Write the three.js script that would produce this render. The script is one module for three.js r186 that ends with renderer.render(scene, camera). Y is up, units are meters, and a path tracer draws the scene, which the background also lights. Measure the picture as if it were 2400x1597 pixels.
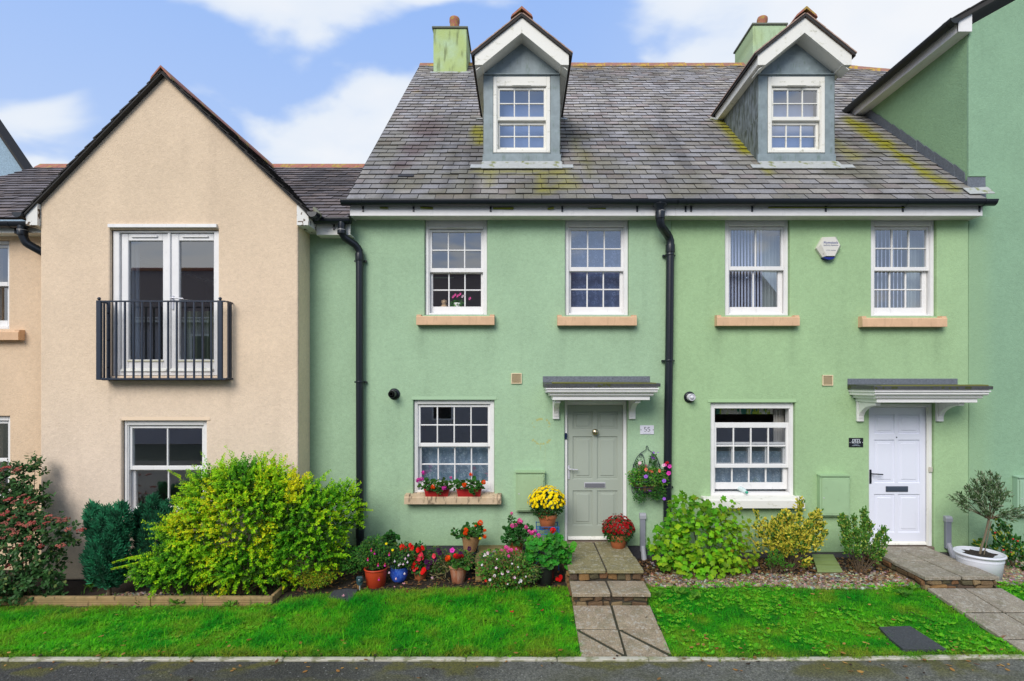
import * as THREE from 'three';
import { mergeGeometries } from 'three/addons/utils/BufferGeometryUtils.js';

// ------------------------------------------------------------------ camera, sky, sun, exposure
const F = 1250, CX = 1222, CY = 900, D = 7.8, EYE = 2.76;          // lens and eye, in the photograph's 2400 x 1597 pixels and in metres
const scene = new THREE.Scene();
const camera = new THREE.PerspectiveCamera(2 * Math.atan(798.5 / F) * 180 / Math.PI, 2400 / 1597, 0.1, 600);
camera.position.set(0, EYE, D);
camera.lookAt(0, EYE, 0);
camera.setViewOffset(2400, 1597, 1200 - CX, 798.5 - CY, 2400, 1597);   // a shifted lens: upright verticals
const renderer = new THREE.WebGLRenderer({ antialias: true });
renderer.toneMapping = THREE.LinearToneMapping;
renderer.toneMappingExposure = 1.0;
renderer.shadowMap.enabled = true;
renderer.shadowMap.type = THREE.PCFSoftShadowMap;
const SUN_DIR = new THREE.Vector3(-0.42, 0.78, 1.0).normalize();
const sun = new THREE.DirectionalLight(new THREE.Color(1.0, 0.95, 0.885), 3.15);
sun.position.copy(SUN_DIR).multiplyScalar(60);
sun.castShadow = true;
sun.shadow.radius = 66;
sun.shadow.mapSize.set(2048, 2048);
Object.assign(sun.shadow.camera, { left: -18, right: 18, top: 18, bottom: -18, near: 1, far: 140 });
scene.add(sun, sun.target);

// ------------------------------------------------------------------ numbers
function rng(seed) { let s = seed >>> 0; return () => { s = (s + 0x6d2b79f5) | 0; let t = Math.imul(s ^ (s >>> 15), 1 | s); t = (t + Math.imul(t ^ (t >>> 7), 61 | t)) ^ t; return ((t ^ (t >>> 14)) >>> 0) / 4294967296; }; }
const clamp = (x, a = 0, b = 1) => Math.min(b, Math.max(a, x));
const lerp = (a, b, t) => a + (b - a) * t;
const sstep = (a, b, x) => { const t = clamp((x - a) / (b - a)); return t * t * (3 - 2 * t); };
const hash = (x, y, s = 0) => { let h = Math.imul(x | 0, 374761393) ^ Math.imul(y | 0, 668265263) ^ Math.imul(s | 0, 2147483647 ^ 0x5bd1e995); h = Math.imul(h ^ (h >>> 13), 1274126177); h ^= h >>> 16; h = Math.imul(h, 0x45d9f3b); return ((h ^ (h >>> 15)) >>> 0) / 4294967296; };
function vnoise(x, y, s = 0, per = 0) {                              // value noise 0..1, tiling when per > 0
  const xi = Math.floor(x), yi = Math.floor(y), fx = x - xi, fy = y - yi, u = fx * fx * (3 - 2 * fx), v = fy * fy * (3 - 2 * fy);
  const w = (a) => (per ? ((a % per) + per) % per : a);
  const a = hash(w(xi), w(yi), s), b = hash(w(xi + 1), w(yi), s), c = hash(w(xi), w(yi + 1), s), d = hash(w(xi + 1), w(yi + 1), s);
  return lerp(lerp(a, b, u), lerp(c, d, u), v);
}
function fbm(x, y, oct = 4, s = 0, per = 0) { let a = 0.5, sum = 0, n = 0; for (let i = 0; i < oct; i++) { sum += a * vnoise(x, y, s + i * 17, per); n += a; x *= 2; y *= 2; per *= 2; a *= 0.5; } return sum / n; }
const PX = (px, z) => (px - CX) * (D - z) / F;                       // where a point of the photograph lies in the world when it is at depth z
const PY = (py, z) => EYE - (py - CY) * (D - z) / F;
const PV = (px, py, z) => new THREE.Vector3(PX(px, z), PY(py, z), z);
const V = (x, y, z) => new THREE.Vector3(x, y, z);

// ------------------------------------------------------------------ the sky
{
  const w = 4096, h = 2048, ST = 8, data = new Float32Array(w * h * 4);
  const row = new Float32Array((w / ST + 1) * 4);
  for (let j = 0; j < h; j++) {
    const el = ((j + 0.5) / h - 0.5) * Math.PI, dy = Math.sin(el), ce = Math.cos(el);
    if (dy >= 0) for (let q = 0; q <= w / ST; q++) {                   // the slow parts, every few texels
      const az = ((q * ST + 0.5) / w - 0.5) * 2 * Math.PI, dx = Math.cos(az) * ce, dz = Math.sin(az) * ce, k = 1 / (dy + 0.22), u = dx * k, v = dz * k;
      const a0 = Math.atan2(dx, -dz) * 180 / Math.PI, e0 = el * 180 / Math.PI;      // degrees right of straight ahead, degrees up
      const bump = (ca, cel, ra, re) => Math.exp(-(((a0 - ca) / ra) ** 2 + ((e0 - cel) / re) ** 2));
      row[q * 4] = fbm(u * 1.3 + 7, v * 1.3 + 3, 3, 5); row[q * 4 + 1] = fbm(u * 1.3 - 11, v * 1.3 + 19, 3, 9);
      row[q * 4 + 2] = 0.17 * bump(-24, 32, 8, 4) + 0.30 * bump(-14, 25, 7, 9) + 0.20 * bump(-21, 21, 8, 4.5) + 0.17 * bump(-42, 19, 7, 3) + 0.13 * bump(-40, 29, 6, 2.5) - 0.22 * bump(6, 32, 14, 9) - 0.14 * bump(-37, 28, 8, 8) + 0.07 * bump(30, 30, 12, 14) + (Math.abs(a0) > 60 ? 0.05 * sstep(60, 90, Math.abs(a0)) : 0);
      row[q * 4 + 3] = 0.55 * bump(36, 27, 17, 17) * (0.6 + 0.7 * fbm(u * 3, v * 5, 4, 77));
    }
    for (let i = 0; i < w; i++) {
      const az = ((i + 0.5) / w - 0.5) * 2 * Math.PI, dx = Math.cos(az) * ce, dz = Math.sin(az) * ce, o = (j * w + i) * 4;
      let r, g, b;
      if (dy < 0) { r = 0.20; g = 0.20; b = 0.19; }
      else {
        const t = Math.pow(clamp(dy), 0.50);
        r = lerp(0.86, 0.155, t); g = lerp(0.94, 0.375, t); b = lerp(0.99, 0.91, t);
        const k = 1 / (dy + 0.22), u = dx * k, v = dz * k;
        const q = (i / ST) | 0, f = i / ST - q, at = (c) => lerp(row[q * 4 + c], row[q * 4 + 4 + c], f), wx = at(0), wy = at(1), veil = at(3);
        let n = fbm(u * 1.55 + wx * 1.1 + 2.2, v * 2.3 + wy * 1.1 + 8.4, 4, 31) + at(2);
        n += 0.30 * (fbm(u * 6 + wx * 3, v * 10 + wy * 3, 6, 57) - 0.5);
        const c = sstep(0.51, 0.64, n), thick = sstep(0.55, 0.84, n);
        const cr = lerp(0.80, 0.94, thick), cg = lerp(0.87, 0.955, thick), cb = lerp(0.965, 0.975, thick);
        const m = clamp(c * 0.93 + veil * (1 - c));
        r = lerp(r, cr, m); g = lerp(g, cg, m); b = lerp(b, cb, m);
      }
      data[o] = r; data[o + 1] = g; data[o + 2] = b; data[o + 3] = 1;
    }
  }
  const sky = new THREE.DataTexture(data, w, h, THREE.RGBAFormat, THREE.FloatType);
  sky.mapping = THREE.EquirectangularReflectionMapping; sky.colorSpace = THREE.LinearSRGBColorSpace;
  sky.magFilter = THREE.LinearFilter; sky.minFilter = THREE.LinearFilter; sky.needsUpdate = true;
  scene.background = sky; scene.environment = sky;
}

// ------------------------------------------------------------------ textures and materials
function tex(w, h, fn, srgb = true) {                                // fn(x, y) -> [r, g, b] 0..1 (sRGB values when srgb) or a number
  const d = new Uint8Array(w * h * 4);
  for (let y = 0; y < h; y++) for (let x = 0; x < w; x++) {
    const c = fn(x, y), o = (y * w + x) * 4, a = typeof c === 'number' ? [c, c, c] : c;
    d[o] = clamp(a[0]) * 255; d[o + 1] = clamp(a[1]) * 255; d[o + 2] = clamp(a[2]) * 255; d[o + 3] = 255;
  }
  const t = new THREE.DataTexture(d, w, h, THREE.RGBAFormat);
  t.wrapS = t.wrapT = THREE.RepeatWrapping; t.magFilter = THREE.LinearFilter; t.minFilter = THREE.LinearMipmapLinearFilter; t.generateMipmaps = true;
  if (srgb) t.colorSpace = THREE.SRGBColorSpace;
  t.needsUpdate = true; return t;
}
const rep = (t, u, v = u) => { const c = t.clone(); c.repeat.set(u, v); c.needsUpdate = true; return c; };
const lin2s = (c) => (c <= 0.0031308 ? c * 12.92 : 1.055 * Math.pow(c, 1 / 2.4) - 0.055);
const S3 = (a, k = 1) => [lin2s(clamp(a[0] * k)), lin2s(clamp(a[1] * k)), lin2s(clamp(a[2] * k))];
const lc = (r, g, b) => new THREE.Color().setRGB(r, g, b);
const std = (c, rough = 0.7, o = {}) => new THREE.MeshStandardMaterial({ color: Array.isArray(c) ? lc(...c) : c, roughness: rough, metalness: 0, ...o });

const stuccoBump = tex(512, 512, (x, y) => 0.45 * fbm(x / 4, y / 4, 2, 3, 128) + 0.55 * fbm(x / 8, y / 8, 3, 11, 64), false);   // one metre
const grainTex = tex(256, 256, (x, y) => { const n = 0.86 + 0.22 * (fbm(x / 8, y / 8, 4, 41, 32) - 0.5) + 0.10 * (hash(x, y, 4) - 0.5); return [n, n, n]; });
const grainBump = tex(256, 256, (x, y) => fbm(x / 4, y / 4, 4, 61, 64), false);
// weathering of a rendered wall that covers w x h metres: colour patches, rain streaks, splash at the foot, plus stains and tone shifts given by a function
function wallMaterial(w, h, base, seed, stainTone) {
  const ppm = 150, tw = Math.min(2048, Math.round(w * ppm)), th = Math.min(2048, Math.round(h * ppm));
  const map = tex(tw, th, (i, j) => {
    const x = i / tw * w, y = j / th * h;
    let k = 1 + 0.11 * (fbm(x * 0.7, y * 0.7, 4, seed) - 0.5) + 0.12 * (fbm(x * 3.1, y * 2.1, 3, seed + 5) - 0.5) + 0.13 * (fbm(x * 26, y * 30, 2, seed + 9) - 0.5) + 0.16 * (hash(i, j, seed) - 0.5);
    k -= 0.045 * sstep(0.58, 0.85, fbm(x * 5.5, y * 0.5 + 40, 3, seed + 13));
    const foot = sstep(0.75, 0.25, y + 0.3 * fbm(x * 3, y * 3, 3, seed + 21)) * 0.16;
    const c = [base[0] * k * (1 - foot), base[1] * k * (1 - 0.8 * foot), base[2] * k * (1 - 1.2 * foot)];
    if (stainTone) stainTone(c, x, y, i, j);
    return S3(c);
  });
  map.wrapS = map.wrapT = THREE.ClampToEdgeWrapping;
  const b = stuccoBump.clone(); b.channel = 1; b.needsUpdate = true;
  return std([1, 1, 1], 0.93, { map, bumpMap: b, bumpScale: 0.0042 });
}
const M = {};
const paintTex = tex(256, 256, (x, y) => { let n = 0.95 + 0.05 * (fbm(x / 30, y / 30, 4, 8, 0) - 0.5) - 0.10 * sstep(0.70, 0.85, fbm(x / 9, y / 22, 4, 18, 0)) * 0.4; return [n, n * 0.995, n * 0.98]; });
M.white = std([0.86, 0.86, 0.88], 0.42, { map: paintTex });
M.whiteOld = std([0.80, 0.79, 0.78], 0.6, { map: tex(512, 512, (x, y) => { const d = sstep(0.62, 0.92, fbm(x / 40, y / 26, 5, 88, 0)); const n = 0.97 - 0.22 * d * sstep(0.3, 0.7, fbm(x / 5, y / 7, 3, 3, 0)) - 0.05 * d + 0.05 * (hash(x, y, 2) - 0.5); return [n, n, n * (0.97 - 0.05 * d)]; }) });
M.whitePeel = std([0.80, 0.79, 0.78], 0.7, { map: tex(256, 256, (x, y) => { const d = fbm(x / 11, y / 20, 4, 99, 0) > 0.60 ? 1 : 0; return d ? [0.42, 0.36, 0.30] : [0.95, 0.95, 0.93]; }) });
M.soffit = std([0.74, 0.74, 0.70], 0.7, { map: paintTex });
M.black = std([0.012, 0.017, 0.025], 0.32, { map: rep(grainTex, 3) });
M.blackIron = std([0.018, 0.032, 0.062], 0.42, { map: rep(grainTex, 4) });
M.seal = std([0.30, 0.30, 0.30], 0.6);
M.slate = std([1.05, 1.02, 1.0], 0.85, { vertexColors: true, map: rep(grainTex, 2.2), bumpMap: rep(grainBump, 3), bumpScale: 0.004 });
M.deck = std([0.035, 0.033, 0.032], 0.95);
const mortarTex = tex(512, 512, (x, y) => { const n = fbm(x / 16, y / 16, 5, 7, 32), f = hash(x, y, 9); return 0.5 + 0.5 * (n - 0.5) + 0.18 * (f - 0.5); }, false);
M.ridge = std([1, 1, 1], 0.8, { map: tex(256, 256, (x, y) => { const l = sstep(0.42, 0.6, fbm(x / 20, y / 20, 4, 28, 0)), n = 0.8 + 0.4 * fbm(x / 6, y / 6, 3, 2, 0); return S3([lerp(0.30, 0.46, l) * n, lerp(0.14, 0.29, l) * n, lerp(0.10, 0.035, l) * n]); }) });
M.ridgeRed = std([1, 1, 1], 0.8, { map: tex(256, 256, (x, y) => { const l = sstep(0.55, 0.7, fbm(x / 20, y / 20, 4, 38, 0)), n = 0.75 + 0.5 * fbm(x / 6, y / 6, 3, 2, 0); return S3([lerp(0.34, 0.36, l) * n, lerp(0.13, 0.24, l) * n, lerp(0.085, 0.05, l) * n]); }) });
M.verge = std([1, 1, 1], 0.8, { map: tex(256, 256, (x, y) => { const n = 0.6 + 0.8 * fbm(x / 6, y / 14, 4, 12, 0); return S3([0.36 * n, 0.25 * n, 0.20 * n]); }) });
M.zinc = std([0.255, 0.315, 0.335], 0.55, { map: tex(512, 512, (x, y) => { const n = 0.92 + 0.20 * (fbm(x / 40, y / 40, 5, 52, 0) - 0.5), d = sstep(0.6, 0.85, fbm(x / 20, y / 60, 4, 55, 0)); return [n - 0.10 * d, n - 0.07 * d, n - 0.11 * d]; }) });
M.zincStain = std([0.25, 0.29, 0.295], 0.65, { map: tex(512, 512, (x, y) => { const n = 0.85 + 0.3 * (fbm(x / 40, y / 40, 5, 53, 0) - 0.5), d = sstep(0.42, 0.75, fbm(x / 9, y / 70, 4, 57, 0)); return [n - 0.34 * d, n - 0.32 * d, n - 0.42 * d]; }) });
M.lead = std([0.20, 0.225, 0.26], 0.5, { metalness: 0.15, map: rep(grainTex, 2), bumpMap: rep(grainBump, 1.5), bumpScale: 0.004 });
M.leadPale = std([0.50, 0.52, 0.52], 0.55, { map: tex(256, 256, (x, y) => { const g = sstep(0.58, 0.78, fbm(x / 24, y / 36, 4, 71, 0)), n = 0.9 + 0.25 * (fbm(x / 9, y / 9, 3, 72, 0) - 0.5); return S3([lerp(0.86, 0.40, g) * n, lerp(0.86, 0.42, g) * n, lerp(0.84, 0.12, g) * n]); }) });
M.leadDark = std([0.085, 0.09, 0.095], 0.6, { map: tex(256, 256, (x, y) => { const g = sstep(0.56, 0.7, fbm(x / 12, y / 12, 4, 73, 0)), n = 0.7 + 0.7 * (fbm(x / 5, y / 5, 3, 74, 0)); return S3([lerp(0.75, 0.55, g) * n, lerp(0.75, 0.62, g) * n, lerp(0.75, 0.12, g) * n]); }) });
const stoneMap = (seed, c1, c2, dirt) => tex(512, 256, (x, y) => { const n = fbm(x / 40, y / 30, 5, seed, 0), f = hash(x, y, seed), d = sstep(0.56, 0.74, fbm(x / 18, y / 30, 4, seed + 3, 0)) * dirt; const k = (0.9 + 0.2 * f) * (1 - d); return S3([lerp(c1[0], c2[0], n) * k, lerp(c1[1], c2[1], n) * k, lerp(c1[2], c2[2], n) * k]); });
M.sill = std([1, 1, 1], 0.85, { map: stoneMap(100, [0.72, 0.47, 0.29], [0.58, 0.38, 0.23], 0.10) });
M.sillOld = std([1, 1, 1], 0.9, { map: stoneMap(110, [0.62, 0.48, 0.33], [0.46, 0.33, 0.20], 0.62) });
M.sillWhite = M.whiteOld;
M.room = std([0.55, 0.54, 0.52], 0.95);
M.floorIn = std([0.16, 0.11, 0.07], 0.8);
M.glass = new THREE.MeshPhysicalMaterial({ color: lc(0.93, 0.95, 0.97), roughness: 0.0, metalness: 0, transmission: 1, thickness: 0, ior: 3.1 });
M.chrome = std([0.62, 0.62, 0.66], 0.3, { metalness: 0.35 });
M.brass = std([0.42, 0.36, 0.24], 0.32, { metalness: 1 });
M.terracotta = std([1, 1, 1], 0.85, { map: tex(256, 256, (x, y) => { const n = 0.82 + 0.3 * fbm(x / 20, y / 20, 4, 130, 0), l = sstep(0.60, 0.8, fbm(x / 26, y / 26, 4, 131, 0)) * 0.5; return S3([lerp(0.52, 0.62, l) * n, lerp(0.155, 0.36, l) * n, lerp(0.055, 0.25, l) * n]); }) });
M.terracottaPale = std([1, 1, 1], 0.9, { map: tex(256, 256, (x, y) => { const n = 0.82 + 0.3 * fbm(x / 20, y / 20, 4, 140, 0), l = sstep(0.45, 0.75, fbm(x / 26, y / 26, 4, 141, 0)) * 0.7; return S3([lerp(0.46, 0.60, l) * n, lerp(0.17, 0.38, l) * n, lerp(0.085, 0.28, l) * n]); }) });
M.soil = std([0.055, 0.036, 0.024], 0.98, { map: rep(grainTex, 6), bumpMap: rep(grainBump, 4), bumpScale: 0.02 });
M.stem = std([0.12, 0.16, 0.04], 0.8);
M.bark = std([0.16, 0.11, 0.065], 0.9, { map: rep(grainTex, 3) });
// ------------------------------------------------------------------ geometry helpers: every shape is given in world metres
const taken = new Map();
function numbered(n) { const k = taken.get(n) ?? 0; taken.set(n, k + 1); return k ? `${n}_${String(k).padStart(3, '0')}` : n; }
function geoFrom(pos, nor, uv, col) {
  const g = new THREE.BufferGeometry();
  g.setAttribute('position', new THREE.Float32BufferAttribute(pos, 3)); g.setAttribute('normal', new THREE.Float32BufferAttribute(nor, 3)); g.setAttribute('uv', new THREE.Float32BufferAttribute(uv, 2));
  if (col) g.setAttribute('color', new THREE.Float32BufferAttribute(col, 3));
  return g;
}
const uvOf = (p, n) => { const ax = Math.abs(n.x), ay = Math.abs(n.y), az = Math.abs(n.z); return az >= ax && az >= ay ? [p.x, p.y] : ax >= ay ? [p.z, p.y] : [p.x, p.z]; };
function faces(list, centre) {                                       // flat faces, each a fan of points; turned away from centre when given
  const pos = [], nor = [], uv = [], a = V(0, 0, 0), b = V(0, 0, 0);
  for (let f of list) {
    let n = a.subVectors(f[1], f[0]).clone().cross(b.subVectors(f[2], f[0])).normalize();
    if (centre) { const m = V(0, 0, 0); f.forEach((p) => m.add(p)); m.multiplyScalar(1 / f.length).sub(centre); if (m.dot(n) < 0) { f = f.slice().reverse(); n = n.negate(); } }
    for (let i = 1; i + 1 < f.length; i++) for (const p of [f[0], f[i], f[i + 1]]) { pos.push(p.x, p.y, p.z); nor.push(n.x, n.y, n.z); uv.push(...uvOf(p, n)); }
  }
  return geoFrom(pos, nor, uv);
}
function box(x0, x1, y0, y1, z0, z1, c = 0) {                        // a box, its edges chamfered by c
  if (x1 < x0) [x0, x1] = [x1, x0]; if (y1 < y0) [y0, y1] = [y1, y0]; if (z1 < z0) [z0, z1] = [z1, z0];
  const lo = [x0, y0, z0], hi = [x1, y1, z1], mid = V((x0 + x1) / 2, (y0 + y1) / 2, (z0 + z1) / 2), out = [];
  c = Math.min(c, (x1 - x0) / 2.5, (y1 - y0) / 2.5, (z1 - z0) / 2.5);
  const at = (s, k) => { const p = [0, 0, 0]; for (let i = 0; i < 3; i++) p[i] = s[i] > 0 ? hi[i] - (i === k ? 0 : c) : lo[i] + (i === k ? 0 : c); return V(...p); };   // corner s, as met on the face across axis k
  for (let k = 0; k < 3; k++) for (const d of [-1, 1]) {
    const [i, j] = [(k + 1) % 3, (k + 2) % 3], s = (a, b) => { const q = [0, 0, 0]; q[k] = d; q[i] = a; q[j] = b; return at(q, k); };
    out.push([s(-1, -1), s(1, -1), s(1, 1), s(-1, 1)]);
  }
  if (c > 0) {
    for (let k = 0; k < 3; k++) for (const a of [-1, 1]) for (const b of [-1, 1]) {
      const [i, j] = [(k + 1) % 3, (k + 2) % 3], q = (e) => { const t = [0, 0, 0]; t[k] = e; t[i] = a; t[j] = b; return t; };
      out.push([at(q(-1), i), at(q(1), i), at(q(1), j), at(q(-1), j)]);
    }
    for (const a of [-1, 1]) for (const b of [-1, 1]) for (const d of [-1, 1]) out.push([at([a, b, d], 0), at([a, b, d], 1), at([a, b, d], 2)]);
  }
  return faces(out, mid);
}
function plain(g) {                                                  // position, normal, uv only, no index
  g = g.index ? g.toNonIndexed() : g;
  for (const k of Object.keys(g.attributes)) if (!['position', 'normal', 'uv'].includes(k)) g.deleteAttribute(k);
  g.clearGroups(); return g;
}
function planar(g) { const p = g.attributes.position, n = g.attributes.normal, u = new Float32Array(p.count * 2); for (let i = 0; i < p.count; i++) { const q = uvOf(V(p.getX(i), p.getY(i), p.getZ(i)), V(n.getX(i), n.getY(i), n.getZ(i))); u[2 * i] = q[0]; u[2 * i + 1] = q[1]; } g.setAttribute('uv', new THREE.BufferAttribute(u, 2)); return g; }
const merge = (l) => mergeGeometries(l.map(plain), false);
const shapeOf = (pts) => new THREE.Shape(pts.map(([a, b]) => new THREE.Vector2(a, b)));
function prismXY(pts, z0, z1, holes = [], bevel = 0) {               // an outline in x, y drawn out along z
  const s = shapeOf(pts); for (const h of holes) s.holes.push(new THREE.Path(h.map(([a, b]) => new THREE.Vector2(a, b))));
  const g = new THREE.ExtrudeGeometry(s, { depth: z1 - z0 - 2 * bevel, bevelEnabled: bevel > 0, bevelThickness: bevel, bevelSize: bevel, bevelOffset: -bevel, bevelSegments: 2, curveSegments: 8 });
  g.translate(0, 0, z0 + bevel); return planar(plain(g));
}
function prismZY(pts, x0, x1) {                                      // an outline in z, y drawn out along x
  const g = new THREE.ExtrudeGeometry(shapeOf(pts), { depth: x1 - x0, bevelEnabled: false, curveSegments: 8 });
  g.rotateY(-Math.PI / 2); g.translate(x1, 0, 0); return planar(plain(g));
}
function prismXZ(pts, y0, y1) {                                      // an outline in x, z drawn out along y
  const g = new THREE.ExtrudeGeometry(shapeOf(pts.map(([x, z]) => [x, -z])), { depth: y1 - y0, bevelEnabled: false });
  g.rotateX(-Math.PI / 2); g.translate(0, y0, 0); return planar(plain(g));
}
const rectPts = (x0, x1, y0, y1) => [[x0, y0], [x1, y0], [x1, y1], [x0, y1]];
function tube(points, r, seg = 10, tension = 0.5, steps) {
  const c = new THREE.CatmullRomCurve3(points.map((p) => (Array.isArray(p) ? V(...p) : p)), false, 'catmullrom', tension);
  return plain(new THREE.TubeGeometry(c, steps ?? points.length * 6, r, seg, false));
}
function rod(a, b, r0, r1 = r0, seg = 6) {                           // straight, tapered
  const d = b.clone().sub(a), g = new THREE.CylinderGeometry(r1, r0, d.length(), seg, 1, false);
  g.translate(0, d.length() / 2, 0); g.applyQuaternion(new THREE.Quaternion().setFromUnitVectors(V(0, 1, 0), d.normalize())); g.translate(a.x, a.y, a.z); return plain(g);
}
function lathe(profile, x, y, z, seg = 28) { const g = new THREE.LatheGeometry(profile.map(([r, h]) => new THREE.Vector2(r, h)), seg); g.translate(x, y, z); return plain(g); }
function disc(x, y, z, r, dz, seg = 20) { const g = new THREE.CylinderGeometry(r, r, dz, seg); g.rotateX(Math.PI / 2); g.translate(x, y, z + dz / 2); return plain(g); }   // facing +z
function ball(x, y, z, r, seg = 10) { const g = new THREE.SphereGeometry(r, seg, Math.max(5, seg * 0.7 | 0)); g.translate(x, y, z); return plain(g); }
function wobble(g, amp, freq, seed = 0) {                            // uneven surface: the same point always moves the same way
  const p = g.attributes.position;
  for (let i = 0; i < p.count; i++) {
    const x = p.getX(i) * freq, y = p.getY(i) * freq, z = p.getZ(i) * freq;
    p.setXYZ(i, p.getX(i) + amp * (vnoise(x + y * 0.7, z + 3.1 + y, seed) - 0.5), p.getY(i) + amp * (vnoise(y + 7.7 + x, z + x * 0.6, seed + 1) - 0.5), p.getZ(i) + amp * (vnoise(z + 5.1, x + y, seed + 2) - 0.5));
  }
  g.computeVertexNormals(); return g;
}
function tint(g, c) { const n = g.attributes.position.count, a = new Float32Array(n * 3); for (let i = 0; i < n; i++) { a[3 * i] = c[0]; a[3 * i + 1] = c[1]; a[3 * i + 2] = c[2]; } g.setAttribute('color', new THREE.BufferAttribute(a, 3)); return g; }

// ------------------------------------------------------------------ things and parts
function thing(name, label, category, pos = [0, 0, 0], group) {
  const o = new THREE.Group(); o.name = numbered(name); o.position.set(...pos); o.userData = { label, category };
  if (group) o.userData.group = group;
  scene.add(o); o.updateMatrixWorld(); return o;
}
const inv = new THREE.Matrix4();
function part(parent, name, geometry, material, extra) {             // geometry in world metres becomes a mesh in its parent's own axes
  const g = Array.isArray(geometry) ? (geometry.length > 1 ? merge(geometry) : geometry[0]) : geometry;
  parent.updateWorldMatrix(true, false); g.applyMatrix4(inv.copy(parent.matrixWorld).invert());
  const m = new THREE.Mesh(g, material); m.name = name; m.castShadow = m.receiveShadow = true;
  if (extra) Object.assign(m.userData, extra);
  parent.add(m); m.updateWorldMatrix(false, false); return m;
}
function placed(parent, name, g, material, matrix) {                 // a shared geometry, set by a world matrix
  const m = new THREE.Mesh(g, material); m.name = name; m.castShadow = m.receiveShadow = true;
  parent.updateWorldMatrix(true, false);
  m.applyMatrix4(inv.copy(parent.matrixWorld).invert().multiply(matrix)); parent.add(m); return m;
}
function solo(name, geometry, material, label, category, extra) {    // a thing that is one mesh
  const g = Array.isArray(geometry) ? (geometry.length > 1 ? merge(geometry) : geometry[0]) : geometry;
  g.computeBoundingBox(); const b = g.boundingBox, c = [(b.min.x + b.max.x) / 2, b.min.y, (b.min.z + b.max.z) / 2];
  g.translate(-c[0], -c[1], -c[2]);
  const m = new THREE.Mesh(g, material); m.name = numbered(name); m.position.set(...c); m.castShadow = m.receiveShadow = true;
  m.userData = { ...(label ? { label } : {}), ...(category ? { category } : {}), ...extra }; scene.add(m); m.updateMatrixWorld(); return m;
}
function copies(parent, name, g, material, list, extra) {            // list of { m: world matrix, c: [r, g, b] }
  const o = new THREE.InstancedMesh(g, material, list.length); o.name = name; o.castShadow = o.receiveShadow = true;
  parent.updateWorldMatrix(true, false); const back = parent === scene ? null : parent.matrixWorld.clone().invert(), q = new THREE.Matrix4(), col = new THREE.Color();
  list.forEach((e, i) => { o.setMatrixAt(i, back ? q.multiplyMatrices(back, e.m) : e.m); o.setColorAt(i, col.setRGB(...e.c)); });
  if (extra) Object.assign(o.userData, extra);
  parent.add(o); return o;
}
// ------------------------------------------------------------------ slate roofs
const ROOF = { Y: EYE + 2.58, Z: 0.30, t: 0.944, zr: -5.2 };          // main roof: eaves height and depth, slope, depth of the ridge
ROOF.n = Math.hypot(1, ROOF.t);
const roofAt = (px, py) => { const k = (CY - py) / F, z = (ROOF.Y - EYE + ROOF.Z * ROOF.t - k * D) / (ROOF.t - k); return [PX(px, z), (ROOF.Z - z) * ROOF.n]; };   // [x, distance up the slope]
const roofPoint = (x, s) => V(x, ROOF.Y + s * ROOF.t / ROOF.n, ROOF.Z - s / ROOF.n);
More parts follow.
